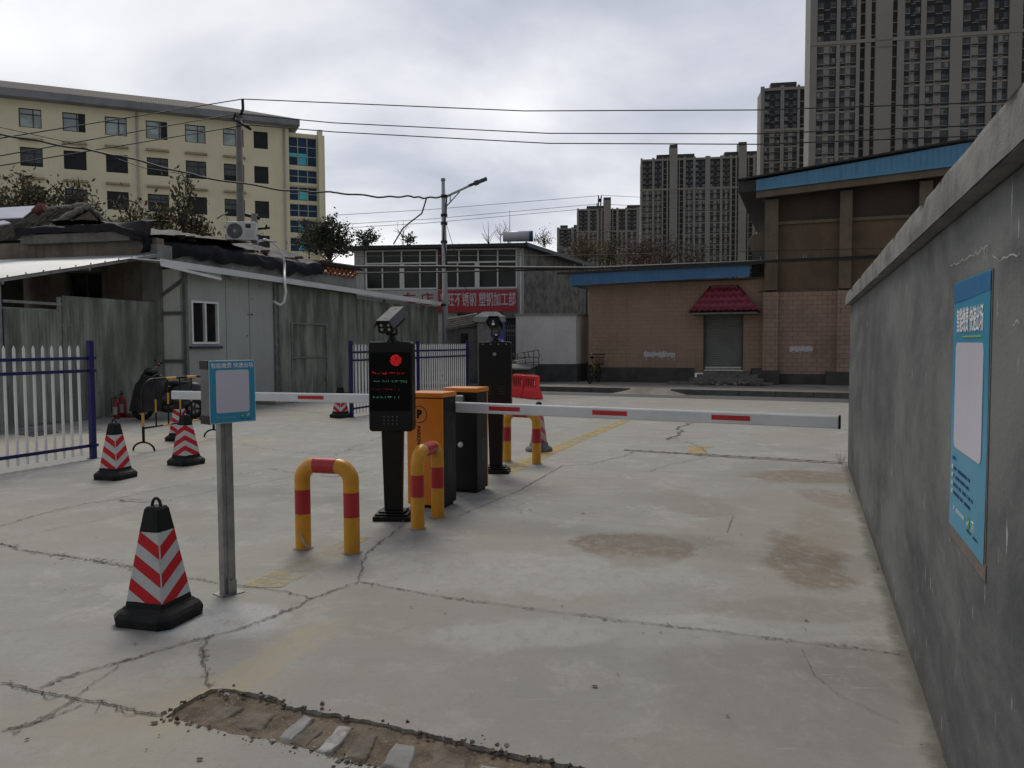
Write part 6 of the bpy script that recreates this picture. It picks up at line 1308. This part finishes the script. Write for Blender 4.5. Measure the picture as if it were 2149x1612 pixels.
for gi, ((ya, yb__), n_) in enumerate(gr):
    za, zb2 = Cx(635, ya, .6)[1], Cx(635, yb__, .6)[1]; o = MB().box(gx0, gx1, .8, .82, zb2, za).build('stair_window', tg, off_)
    mb = MB()
    for k in range(4): x = gx0 + (gx1 - gx0) * k / 3; mb.box(x - .04, x + .04, .70, .8, zb2, za)
    for k in range(n_ + 1): z = zb2 + (za - zb2) * k / n_; mb.box(gx0, gx1, .704, .798, z - .03, z + .03)
    mb.build('glazing_bars', wl_, o)
    w3 = (gx1 - gx0) / 3
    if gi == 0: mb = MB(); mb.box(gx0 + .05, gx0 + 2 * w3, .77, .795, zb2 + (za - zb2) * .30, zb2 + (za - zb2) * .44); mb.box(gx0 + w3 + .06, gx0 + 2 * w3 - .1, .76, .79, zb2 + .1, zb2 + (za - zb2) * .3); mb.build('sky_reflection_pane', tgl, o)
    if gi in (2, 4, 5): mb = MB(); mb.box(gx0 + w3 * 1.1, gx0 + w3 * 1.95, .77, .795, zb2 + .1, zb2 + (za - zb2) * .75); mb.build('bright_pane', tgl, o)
MB().box(gx0 - .1, gx1 + .1, .45, .6, Cx(635, 388, .6)[1] - .1, Cx(635, 386, .6)[1]).build('stair_ledge', cr_m, off_)
MB().box(gx0 - .1, gx1 + .1, .45, .6, Cx(635, 458, .6)[1] - .1, Cx(635, 457, .6)[1]).build('stair_ledge', cr_m, off_)
# ================================================================ APARTMENT TOWERS
tw_pier = M('tower_pier', (.215, .205, .185), (.19, .18, .162), .05, .85, streak=.1); tw_dark = M('tower_spandrel', (.040, .039, .042), (.03, .03, .032), .1, .8, spec=.2); tw_slot = M('tower_slot', (.012, .012, .013)); tw_win = M('tower_glass', (.055, .066, .075), (.03, .035, .04), .3, .12, lo=.45, hi=.55); tw_rail = M('tower_sill', (.22, .22, .215), (.18, .18, .175), .5, .7); tw_cur = M('tower_curtain', (.24, .24, .23), (.16, .16, .16), .3, .5); tw_lit = M('tower_bright_pane', (.13, .155, .17), (.09, .11, .125), .3, .3); tw_top = M('tower_roof_block', (.05, .045, .045))
FH = 2.9
def tower(label, x0, y0, wdt, pat, hgt, ang=R(-8), depth=16, floors_seen=99, core_up=6, zmin=12, lit_roof=False, base_h=None):
    t = thing('apartment_tower', label, 'apartment tower', (x0, y0, 0), ang, 'apartment towers in the row behind the hall')
    tot = sum(p[1] for p in pat); k = wdt / tot; x = 0; wall = MB(); dark = MB(); slot = MB(); top = MB(); band = wall; wall.box(0, wdt, 1.2, depth, 0, hgt - 1); units = []
    bands = [hgt - 5 * FH - 1.5] + []
    for ty, wd in pat:
        a, b = x, x + wd * k
        if ty == 'p': wall.box(a, b, 0, 1.2, 0, hgt + .5)
        if ty == 'w': wall.box(a, b, -.5, 1.2, 0, hgt + core_up); [band.box(a + .2, b - .2, -.75, -.5, bz - .4, bz) for bz in bands + [hgt - 5 * FH - 3.2]]
        if ty == 's': slot.box(a, b, .9, 1.2, 0, hgt - .6); [band.box(a, b, .75, .9, FH * i, FH * i + .35) for i in range(3, int(hgt / FH))]
        if ty == 'n': dark.box(a, b, .5, 1.2, 0, hgt); [band.box(a, b, .35, .5, FH * i, FH * i + .25) for i in range(3, int(hgt / FH))]
        if ty == 'b':
            dark.box(a, b, .55, 1.2, 0, hgt - 1.2); m_ = (a + b) / 2; cw = (b - a) * .15
            wall.box(m_ - cw, m_ + cw, .30, .55, 0, hgt - 5 * FH - 1.5)
            nf_ = int((hgt - 3) / FH)
            for i in range(nf_):
                z = hgt - 1.9 - (i + 1) * FH
                if z < zmin: break
                units.append((a, b - a, z))
                if i >= 5 and (i - 5) % 2 == 0: band.box(a, b, .18, .55, z + 2.45, z + 2.95)
        x = b
    wall.box(0, wdt, -.12, 1.2, hgt - 1.2, hgt - .2); 
    for bz in bands: band.box(0, wdt, -.2, .3, bz - .5, bz + .35)
    dark.build('bay_infill', tw_dark, t)
    wall.build('wall', tw_pier, t)
    if slot.bm.verts: slot.build('recessed_slots', tw_slot, t)
    BX(wdt * .12, wdt * .40, 3, depth - 2, hgt - 1, hgt + 2.6).build('rooftop_block', tw_top, t); BX(wdt * .62, wdt * .9, 3, depth - 2, hgt - 1, hgt + 2.8).build('rooftop_block', tw_top, t)
    x = 0
    for ty, wd in pat:
        if ty == 'w': BX(x, x + wd * k, .2, min(8, depth), hgt + core_up * .2, hgt + core_up + 2).build('lift_block', tw_top, t)
        x += wd * k
    rv = random.Random(int(x0))
    def unit(w_, va):
        m2 = MB()
        for s_ in (0, 1):
            xa = w_ * (.04 if s_ == 0 else .66); xb = w_ * (.34 if s_ == 0 else .96); m2.box(xa, xb, .44, .50, .95, 2.35, 0); m2.box(xa - .0, xb, .38, .52, .78, .93, 1); m2.box((xa + xb) / 2 - .03 + (.2 if s_ else -.2), (xa + xb) / 2 + .03 + (.2 if s_ else -.2), .41, .44, .95, 2.35, 2)
        m2.box(w_ * .36, w_ * .64, -.15, .30, .10, .22, 1); m2.box(w_ * .37, w_ * .63, -.14, -.10, .22, .62, 2)
        if va != 1: m2.box(w_ * (.40 if va == 2 else .50), w_ * (.52 if va == 2 else .62), -.08, .28, .22, .80, 3 if va else 4)
        if va in (2, 4): q = .04 if va == 2 else .80; m2.box(w_ * q, w_ * (q + .15), .42, .439, 1.2, 2.35, 4)
        if va == 3: m2.box(w_ * .68, w_ * .80, .42, .439, .95, 2.0, 5)
        if va == 5: m2.box(w_ * .10, w_ * .34, .40, .439, 1.9, 2.35, 5)
        return m2
    protos = {}; units.sort(key=lambda u: -u[2]); inview = [u for u in units]; rest = MB(); n_ = 0
    meshes = {}
    for i, (a, w_, z) in enumerate(inview):
        key = (round(w_, 2), rv.choice((0, 1, 2, 2, 3, 4, 5, 0, 1)))
        if i < 100:
            if key not in meshes: o = unit(w_, key[1]).build('window_bay', [tw_win, tw_rail, tw_dark, tw_pier, tw_cur, tw_lit], t); meshes[key] = o
            else: o = meshes[key].copy(); COL.objects.link(o); o.parent = t
            o.location = (a, 0, z)
        else:
            if key not in meshes: meshes[key] = unit(w_, key[1]).build('window_bay', [tw_win, tw_rail, tw_dark, tw_pier, tw_cur, tw_lit], t); meshes[key].location = (a, 0, z); continue
            me = meshes[key].data; off = len(rest.bm.verts); rest.bm.from_mesh(me); rest.bm.verts.ensure_lookup_table()
            for v in rest.bm.verts[off:]: v.co.x += a; v.co.z += z
    if rest.bm.verts: o = rest.build('window_bays', [tw_win, tw_rail, tw_dark, tw_pier, tw_cur, tw_lit], t); o['kind'] = 'stuff'
    return t
patA = [('p', 14), ('b', 38), ('p', 7), ('b', 32), ('p', 7), ('s', 10), ('p', 11), ('n', 8), ('w', 32), ('n', 10), ('p', 14), ('b', 31), ('p', 10), ('b', 46), ('p', 22), ('b', 46), ('p', 11), ('b', 29), ('p', 24), ('n', 11), ('w', 30), ('n', 12), ('p', 10), ('s', 10), ('b', 32), ('p', 7), ('b', 38), ('p', 14)]
patC = [('p', 4), ('b', 20), ('p', 5), ('b', 15), ('p', 3), ('s', 7), ('p', 3), ('n', 3), ('w', 16), ('n', 3), ('p', 2), ('s', 7), ('p', 5), ('b', 15), ('p', 5), ('b', 20), ('p', 10), ('b', 20), ('p', 5), ('b', 15), ('p', 4), ('s', 7), ('p', 3), ('n', 3), ('w', 16), ('n', 3), ('p', 2), ('s', 8), ('p', 5), ('b', 15), ('p', 4), ('b', 20), ('p', 6)]
patB = [('p', 6), ('b', 27), ('p', 6), ('b', 22), ('p', 4), ('s', 12), ('p', 5), ('n', 6), ('w', 30), ('n', 6), ('p', 8), ('b', 22)]
q = P(1691, 700, 212); tower('largest grey apartment tower, cut off by the top right corner of the picture', q.x, q.y, 72, patA, 96, ang=R(-10), depth=7)
q = P(1591, 700, 306); tower('second grey apartment tower, narrow part showing just left of the tallest one', q.x, q.y, 34, patB, 98.5, ang=R(-9), depth=9, zmin=30, core_up=9)
q = P(1343, 700, 420); tower('wide grey apartment tower in the middle of the row with two raised lift blocks', q.x, q.y, 70, patC, 98, ang=R(-8), zmin=32, core_up=5)
q = P(1211, 700, 568); tower('small distant grey apartment tower behind the brown wooden pole', q.x, q.y, 58, patC[:20], 97, ang=R(-4), zmin=40)
q = P(1169, 700, 640); tower('smallest and farthest grey tower at the left end of the row', q.x, q.y, 22, [('p', 4), ('b', 18), ('p', 4), ('b', 12), ('p', 4)], 94, ang=R(-4), zmin=40)
# ================================================================ POLES, LAMP, CABLES
pc = M('pole_concrete', (.17, .165, .155), (.13, .125, .115), 3, .85, streak=.2)
def place(o_, px, py, Y): return P(px, py, Y) - o_
Yp = 33; b = P(504, 470, Yp); o_ = Vector((b.x, Yp, 0)); t = thing('utility_pole', 'concrete utility pole with a slanting black crossarm in front of the cream office block', 'utility pole', o_)
ztop_ = P(501, 246, Yp).z; mb = MB(); mb.tube([(0, 0, 0), (place(o_, 501, 246, Yp).x, 0, ztop_)], [.20, .125], 16); mb.tube([(place(o_, 501, 246, Yp).x, 0, ztop_), (place(o_, 501, 242, Yp).x, 0, ztop_ + .05)], .15, 12); mb.build('pole', pc, t)
mb = MB(); mb.tube([place(o_, 487, 248, Yp - .3), place(o_, 527, 272, Yp - .2)], .05, 6); mb.tube([place(o_, 504, 245, Yp), place(o_, 510, 228, Yp), place(o_, 509, 209, Yp)], .06, 6); mb.tube([place(o_, 490, 250, Yp - .3), place(o_, 494, 238, Yp - .3)], .045, 6); mb.tube([place(o_, 525, 272, Yp - .2), place(o_, 520, 262, Yp - .2)], .04, 6); mb.build('crossarm', blackp, t)
Y2 = 40; o_ = Vector((P(535, 500, Y2).x, Y2, 0)); t = thing('short_pole_stub', 'short concrete pole with black insulator arms behind the air conditioner', 'utility pole', o_); mb = MB(); mb.tube([(0, 0, 0), (0, 0, P(535, 449, Y2).z)], .17, 12); mb.build('pole', pc, t)
mb = MB(); mb.tube([place(o_, 508, 449, Y2), place(o_, 545, 458, Y2)], .09, 6); mb.tube([place(o_, 538, 481, Y2), place(o_, 566, 478, Y2)], .06, 6); mb.tube([place(o_, 556, 482, Y2), place(o_, 560, 472, Y2)], .05, 6); mb.build('insulator_arms', blackp, t)
Y3 = 60; o_ = Vector((P(1258, 500, Y3).x, Y3, 0)); t = thing('wooden_pole', 'thin brown pole with forked insulators in front of the distant towers', 'utility pole', o_); mb = MB(); mb.tube([(0, 0, 0), (0, 0, P(1258, 436, Y3).z)], [.16, .11], 8); mb.build('pole', M('pole_brown', (.09, .055, .045), (.07, .045, .04), 4, .8), t)
mb = MB(); mb.tube([place(o_, 1256, 436, Y3), place(o_, 1256, 410, Y3)], .05, 5); mb.tube([place(o_, 1260, 436, Y3), place(o_, 1262, 410, Y3)], .05, 5); mb.tube([place(o_, 1253, 427, Y3), place(o_, 1253, 436, Y3), place(o_, 1262, 440, Y3)], .05, 5); mb.box(-.12, .12, -.1, .1, P(1258, 424, Y3).z, P(1258, 417, Y3).z); mb.build('insulators', blackp, t)
Yl = 30; o_ = Vector((P(936, 780, Yl).x, Yl, 0)); t = thing('street_lamp', 'pale grey street lamp with a slanting arm standing before the workshop', 'street lamp', o_)
lm = M('lamp_grey', (.36, .37, .39), (.31, .32, .34), 3, .45); tp_ = place(o_, 930, 381, Yl); mb = MB(); mb.tube([(0, 0, 0), (place(o_, 932, 500, Yl).x, 0, place(o_, 932, 500, Yl).z), (tp_.x, 0, tp_.z)], [.125, .095, .065], 16); mb.build('pole', lm, t)
mb = MB(); mb.ball((tp_.x, 0, tp_.z + .06), .09); mb.build('finial', galv, t)
mb = MB(); A_, B_ = place(o_, 934, 414, Yl), place(o_, 989, 388, Yl); mb.tube([A_, B_], .045, 10); mb.tube([place(o_, 936, 434, Yl), place(o_, 965, 402, Yl)], .025, 6); mb.tube([place(o_, 945, 410, Yl), place(o_, 945, 424, Yl)], .02, 6); mb.build('arm', lm, t)
C_ = place(o_, 1022, 375, Yl); dv = (C_ - B_).normalized(); up = Vector((-dv.z, 0, dv.x)); mb = MB(); 
for s0, s1, wd, hh in ((-.1, .17, .06, .05), (.12, .30, .13, .075), (.25, (C_ - B_).length, .15, .05)):
    p0, p1 = B_ + dv * s0, B_ + dv * s1; mb.prism([p0 + Vector((0, -wd, 0)) - up * hh, p0 + Vector((0, wd, 0)) - up * hh, p0 + Vector((0, wd, 0)) + up * hh, p0 + Vector((0, -wd, 0)) + up * hh], p1 - p0)
mb.build('lamp_head', M('lamp_head_dark', (.05, .052, .055), (.04, .04, .045), 5, .4), t, .02)
mb = MB()
for py in (412, 452, 469, 508, 640, 788): q = place(o_, 932, py, Yl); mb.tube([(q.x, 0, q.z - .05), (q.x, 0, q.z + .05)], .128, 14)
mb.tube([place(o_, 937, 415, Yl - .1), place(o_, 936, 450, Yl - .13), place(o_, 932, 470, Yl - .14), place(o_, 931, 505, Yl - .14), place(o_, 936, 530, Yl - .13), place(o_, 938, 570, Yl - .14)], .03, 6); mb.build('cable_straps', cable_m, t)
def cable(label, pts, r, sag=0, name='overhead_cable', wig=0, grp='overhead wires'):
    c = [P(*p) for p in pts]; out_ = []
    for i, (a, b) in enumerate(zip(c, c[1:])):
        n_ = 14
        for j in range(n_ + (i == len(c) - 2)): k = j / n_; q = a.lerp(b, k); q.z -= sag * 4 * k * (1 - k); q.z += wig * math.sin(i * 3 + k * 9) * (0 < k < 1); out_.append(q)
    o = MB().tube(out_, r, 5, cap=False).build(name, cable_m); tag(o, label, 'cable', grp); return o
cable('topmost overhead wire running across the whole sky from the utility pole', [(-60, 300, 26), (509, 208, Yp), (1100, 233, 31), (1590, 231, 29), (2200, 211, 27)], .022)
cable('second overhead wire from the top across the sky', [(-60, 338, 26), (494, 239, Yp), (700, 258, 32.6), (1150, 280, 31), (1590, 281, 29), (2200, 258, 27)], .022)
cable('third overhead wire from the top across the sky', [(-60, 358, 26), (520, 262, Yp), (700, 277, 32.6), (1150, 301, 31), (1590, 303, 29), (2200, 280, 27)], .022)
cable('thick black cable bundle sagging from the left edge to the street lamp', [(-60, 270, 24), (100, 300, 25), (250, 327, 26.5), (420, 371, 27.5), (600, 400, 28.5), (700, 404, 29), (800, 414, 29.5), (860, 412, 29.8), (890, 416, 29.9), (930, 413, 30)], .035, wig=.02)
cable('thin cable just above the thick black bundle at the upper left', [(-60, 254, 24), (150, 300, 25.5), (300, 352, 27), (430, 372, 27.6)], .014)
cable('slack grey cable dropping from the lamp cable to the workshop roof', [(895, 417, 29.9), (888, 440, 30.5), (885, 448, 31), (860, 467, 32), (845, 480, 33), (835, 497, 34), (826, 512, 34.4)], .03)
cable('heavy black cable bundle crossing the workshop windows and the blue eave', [(640, 545, 27), (745, 560, 28), (930, 560, 27), (1080, 562, 26.5), (1250, 563, 26), (1420, 556, 25.6), (1600, 549, 25.2), (1800, 541, 25), (1900, 535, 24.8)], .055)
cable('second black cable just under the heavy bundle across the windows', [(745, 573, 28), (930, 571, 27), (1080, 568, 26.5), (1200, 566, 26.1), (1300, 563, 25.9)], .028)
cable('thin black wire across the windows above the heavy bundle', [(745, 538, 28), (930, 537, 27), (1200, 536, 26), (1420, 531, 25.6), (1605, 527, 25.2), (1900, 520, 24.8)], .01)
for i, (a, b) in enumerate(((452, 411), (472, 428), (480, 436))):
    cable(('highest', 'middle', 'lowest')[i] + ' of three thin distant wires leading to the brown pole', [(700, a, 50), (900, a - 12, 53), (1256, b, 60)], .016, grp='distant wires')
cable('thin distant wire from the brown pole to the towers', [(1262, 410, 60), (1345, 414, 66), (1580, 420, 80)], .016, grp='distant wires')
cable('lower thin distant wire from the brown pole to the towers', [(1262, 428, 60), (1345, 433, 66), (1580, 447, 80)], .016, grp='distant wires')
cable('thin guy wire slanting from the lamp to the workshop windows', [(936, 468, 29.9), (955, 530, 31), (972, 590, 32), (980, 612, 33)], .010)
mb = MB()
for px in (1206, 1224, 1263, 1281, 1322, 1353, 1386, 1418, 1458, 1487, 1595, 1630, 1685, 1690):
    q = P(px, 556 - (px - 1250) * .04 + 1, 25.6 - .0); mb.tube([q + Vector((0, -.06, -.07)), q + Vector((0, -.06, .07))], .012, 4)
tag(mb.build('cable_ties', M('tie_white', (.3, .3, .3))), 'small pale ties along the heavy cable bundle above the blue eave', 'cable ties')
# ================================================================ TREES
def tree(name, label, base, crown, nl, nlf, leafs, cols, seed, trunk_r=.12, cat='tree', group=None, fork=.35, clump=.35, twig=.012, droop=0):
    """crown = (centre offset xyz, radii xyz)"""
    r = random.Random(seed); t = thing(name, label, cat, base, 0, group); (cx, cy, cz), (rx, ry, rz) = crown; tr = MB(); tips = []
    c = Vector((cx, cy, cz)); f0 = Vector((cx * .4, cy * .4, max(cz - rz * 1.0, .5)))
    tr.tube([(0, 0, -.1), f0 * .5 + Vector((r.uniform(-.1, .1), 0, 0)), f0], [trunk_r, trunk_r * .8, trunk_r * .6], 8)
    for i in range(nl):
        while True:
            d = Vector((r.uniform(-1, 1), r.uniform(-1, 1), r.uniform(-1, 1)))
            if d.length < 1: break
        e = c + Vector((d.x * rx, d.y * ry, d.z * rz)); s0 = f0 + (Vector((cx, cy, cz + rz * .4)) - f0) * r.uniform(0, .5)
        m1 = s0.lerp(e, .5) + Vector((r.uniform(-.15, .15) * rx, r.uniform(-.15, .15) * ry, .12 * rz)); w_ = trunk_r * r.uniform(.22, .4)
        tr.tube([s0, m1, e], [w_, w_ * .6, twig], 5, cap=False); tips.append(e)
        for k in range(3):
            q = m1.lerp(e, r.uniform(.2, 1)); e2 = q + Vector((r.uniform(-1, 1) * rx, r.uniform(-1, 1) * ry, r.uniform(-.3, 1) * rz)) * fork
            tr.tube([q, q.lerp(e2, .5) + Vector((0, 0, .03)), e2], [twig * 1.3, twig, twig * .5], 4, cap=False); tips += [e2, q.lerp(e2, .5)]
    tr.build('trunk', M('bark', (.055, .045, .035), (.035, .03, .025), 9, .95, bump=.5), t)
    if nlf:
        vs, fs, ix = [], [], []
        for i in range(nlf):
            p = r.choice(tips); g_ = clump * (1 if r.random() < .8 else 1.8); q = p + Vector((r.gauss(0, g_), r.gauss(0, g_), r.gauss(0, g_ * .8)))
            a = Vector((r.uniform(-1, 1), r.uniform(-1, 1), r.uniform(-1, .6) - droop)).normalized(); b_ = a.cross(Vector((r.uniform(-1, 1), r.uniform(-1, 1), r.uniform(-1, 1)))).normalized(); s_ = leafs * r.uniform(.6, 1.3); k = len(vs)
            vs += [q - a * s_, q + b_ * s_ * .45, q + a * s_, q - b_ * s_ * .45]; fs.append((k, k + 1, k + 2, k + 3)); ix.append(r.randrange(len(cols)))
        raw('crown', vs, fs, cols, t, ix)
    return t
def LM(n, c): return M(n, c, tuple(x * .7 for x in c), 8, .7)
dg1, dg2, dg3 = LM('leaf_dark_green', (.035, .045, .022)), LM('leaf_mid_green', (.055, .065, .03)), LM('leaf_olive', (.07, .07, .035))
yb1, yb2, rb1, yg1 = LM('leaf_yellow_brown', (.22, .15, .05)), LM('leaf_brown', (.12, .075, .035)), LM('leaf_red_brown', (.11, .05, .035)), LM('leaf_yellow_green', (.15, .16, .03))
def tb(px, Y): q = P(px, 700, Y); return Vector((q.x, Y, 0))
def zc_(py, Y): return P(1074, py, Y).z
Yt = 42
tree('evergreen_tree', 'dense dark evergreen tree left of the workshop roof in front of the blue stair windows', tb(695, Yt), ((0, 0, zc_(505, Yt)), (1.15, 1.1, (zc_(457, Yt) - zc_(550, Yt)) / 2)), 44, 4200, .085, [dg1, dg1, dg2, dg3], 1, .13, clump=.13, fork=.5)
tree('evergreen_tree', 'thin dark tree covering the lower blue stair windows of the office block', tb(650, Yt + 3), ((.1, 0, zc_(500, Yt + 3)), (.85, .8, 1.0)), 24, 1500, .075, [dg1, dg2, dg3], 2, .1, clump=.13, fork=.5)
tree('evergreen_tree', 'small round dark tree just above the left end of the workshop roof', tb(772, Yt), ((0, 0, zc_(500, Yt)), (.65, .6, .52)), 20, 900, .075, [dg1, dg2], 3, .08, clump=.11, fork=.45)
Ys = 29
specs = [(15, 340, 470, 1.35, 1500, 11), (70, 352, 470, 1.1, 1000, 12), (125, 392, 480, .8, 420, 13), (205, 375, 485, .8, 460, 14), (160, 372, 440, .6, 120, 15), (285, 385, 505, .5, 300, 16), (325, 395, 505, .55, 420, 17), (350, 425, 505, .55, 420, 21), (390, 362, 500, .4, 330, 18), (410, 425, 505, .55, 520, 19), (300, 430, 505, .4, 300, 20), (425, 445, 505, .4, 320, 22)]
names = ['bushiest one at the left edge', 'next to the leftmost one', 'thin one above the white roof sheet', 'one behind the tiled gable', 'nearly bare one between two thin ones', 'slim one right of the tiled gable', 'leafy one in front of the fourth window column', 'low bushy one beside it', 'tallest thin one with a spindly tip', 'brown bushy one above the loose bricks', 'short one behind the black tarpaulin', 'rightmost small one by the air conditioner']
for (px, pt_, pb, rx, nf_, sd_), nm in zip(specs, names):
    zt, zb2 = zc_(pt_, Ys), zc_(pb, Ys); tree('autumn_sapling', 'scraggly autumn sapling before the cream block, ' + nm, tb(px, Ys + (sd_ % 3)), ((0, 0, (zt + zb2) / 2), (rx, .5, (zt - zb2) / 2)), 17, int(nf_ * .62), .10, [yb2, dg2, yb1, dg3, dg1], sd_, .06, group='autumn saplings before the cream block', clump=.17, twig=.015, fork=.5, droop=.5)
Yb = 42
for i, (px, pt_, rx, nf_, cols, nm) in enumerate(((1225, 490, 1.0, 1500, [rb1, yb2, yg1], 'leftmost reddish one with a few yellow-green leaves'), (1275, 478, 1.1, 1300, [yg1, dg3, yb2], 'yellow-green one around the brown pole'), (1335, 492, 1.1, 1700, [rb1, rb1, yb2], 'red-brown one left of the wide tower'), (1400, 480, 1.0, 1300, [dg3, yb2, dg2], 'olive one in the middle'), (1462, 488, .9, 1100, [dg3, yb2], 'rightmost olive brown one'), (1372, 500, .9, 900, [yb2, rb1], 'low brown one among them'))):
    zt, zb2 = zc_(pt_, Yb), zc_(565, Yb); tree('autumn_tree', 'leaf-thinned tree behind the blue eave, ' + nm, tb(px, Yb + i), ((0, 0, (zt + zb2) / 2), (rx, .8, (zt - zb2) / 2 + .1)), 22, nf_, .06, cols, 40 + i, .07, group='autumn trees behind the blue eave', clump=.22, twig=.011, droop=.3)
tree('autumn_tree', 'small almost bare tree against the sky right of the solar tank', tb(1142, 50), ((0, 0, zc_(500, 50)), (.75, .6, .62)), 22, 420, .05, [yb2, dg3], 61, .06, clump=.14, twig=.012)
for i, (px, pt_, pb, nm) in enumerate(((848, 462, 515, 'bare twigs rising behind the workshop roof, left of the lamp'), (858, 488, 512, 'small leafy twig tuft beside the bare twigs left of the lamp'), (1027, 465, 515, 'single bare upright twigs behind the roof right of the lamp'), (1052, 468, 515, 'bare fan of twigs left of the solar tank'), (1071, 440, 515, 'tall bare vertical shoot behind the solar tank'))):
    r = random.Random(i + 5); Yq = 44; zt, zb2 = zc_(pt_, Yq), zc_(pb, Yq); t = thing('bare_sapling', nm, 'sapling', tb(px, Yq), 0, 'bare saplings behind the workshop'); mb = MB(); mb.tube([(0, 0, 0), (0, 0, zb2), (r.uniform(-.1, .1), 0, zt)], [.04, .03, .008], 5)
    for k in range(8 if i != 4 else 3): z = zb2 + (zt - zb2) * r.uniform(0, .5); a = r.choice((-1, 1)); mb.tube([(0, 0, z), (a * r.uniform(.1, .3), 0, z + .3), (a * r.uniform(.2, .55), 0, z + r.uniform(.4, .8))], [.014, .010, .005], 4)
    mb.build('stem', M('bark', (.055, .045, .035)), t)
    if i == 1:
        vs, fs = [], []
        for k in range(90): q = Vector((r.gauss(.1, .18), r.gauss(0, .1), zb2 + .2 + r.gauss(0, .16))); s_ = .05; n0 = len(vs); vs += [q, q + Vector((s_, 0, s_)), q + Vector((0, .02, 2 * s_)), q + Vector((-s_, 0, s_))]; fs.append((n0, n0 + 1, n0 + 2, n0 + 3))
        raw('leaves', vs, fs, dg1, t)
# weeds at the foot of the wall
mb = MB(); r = random.Random(2)
for (px, py, n_, h_) in ((1763, 966, 14, .16), (1772, 982, 10, .05), (1790, 1030, 8, .04), (1850, 1195, 8, .03)):
    for k in range(n_): q = G(px + r.uniform(-9, 9), py + r.uniform(-3, 3)); a = r.uniform(0, 6.3); h2 = h_ * r.uniform(.4, 1.1); mb.face([q, q + Vector((.004, 0, 0)), q + Vector((math.cos(a) * h2 * .5, math.sin(a) * h2 * .5, h2))])
tag(mb.build('weeds', LM('weed_straw', (.16, .13, .06))), 'sparse dry weeds along the foot of the wall', None, kind='stuff')
for o in bpy.data.objects:
    if o.type == 'MESH' and not o.users_collection: bpy.data.objects.remove(o)
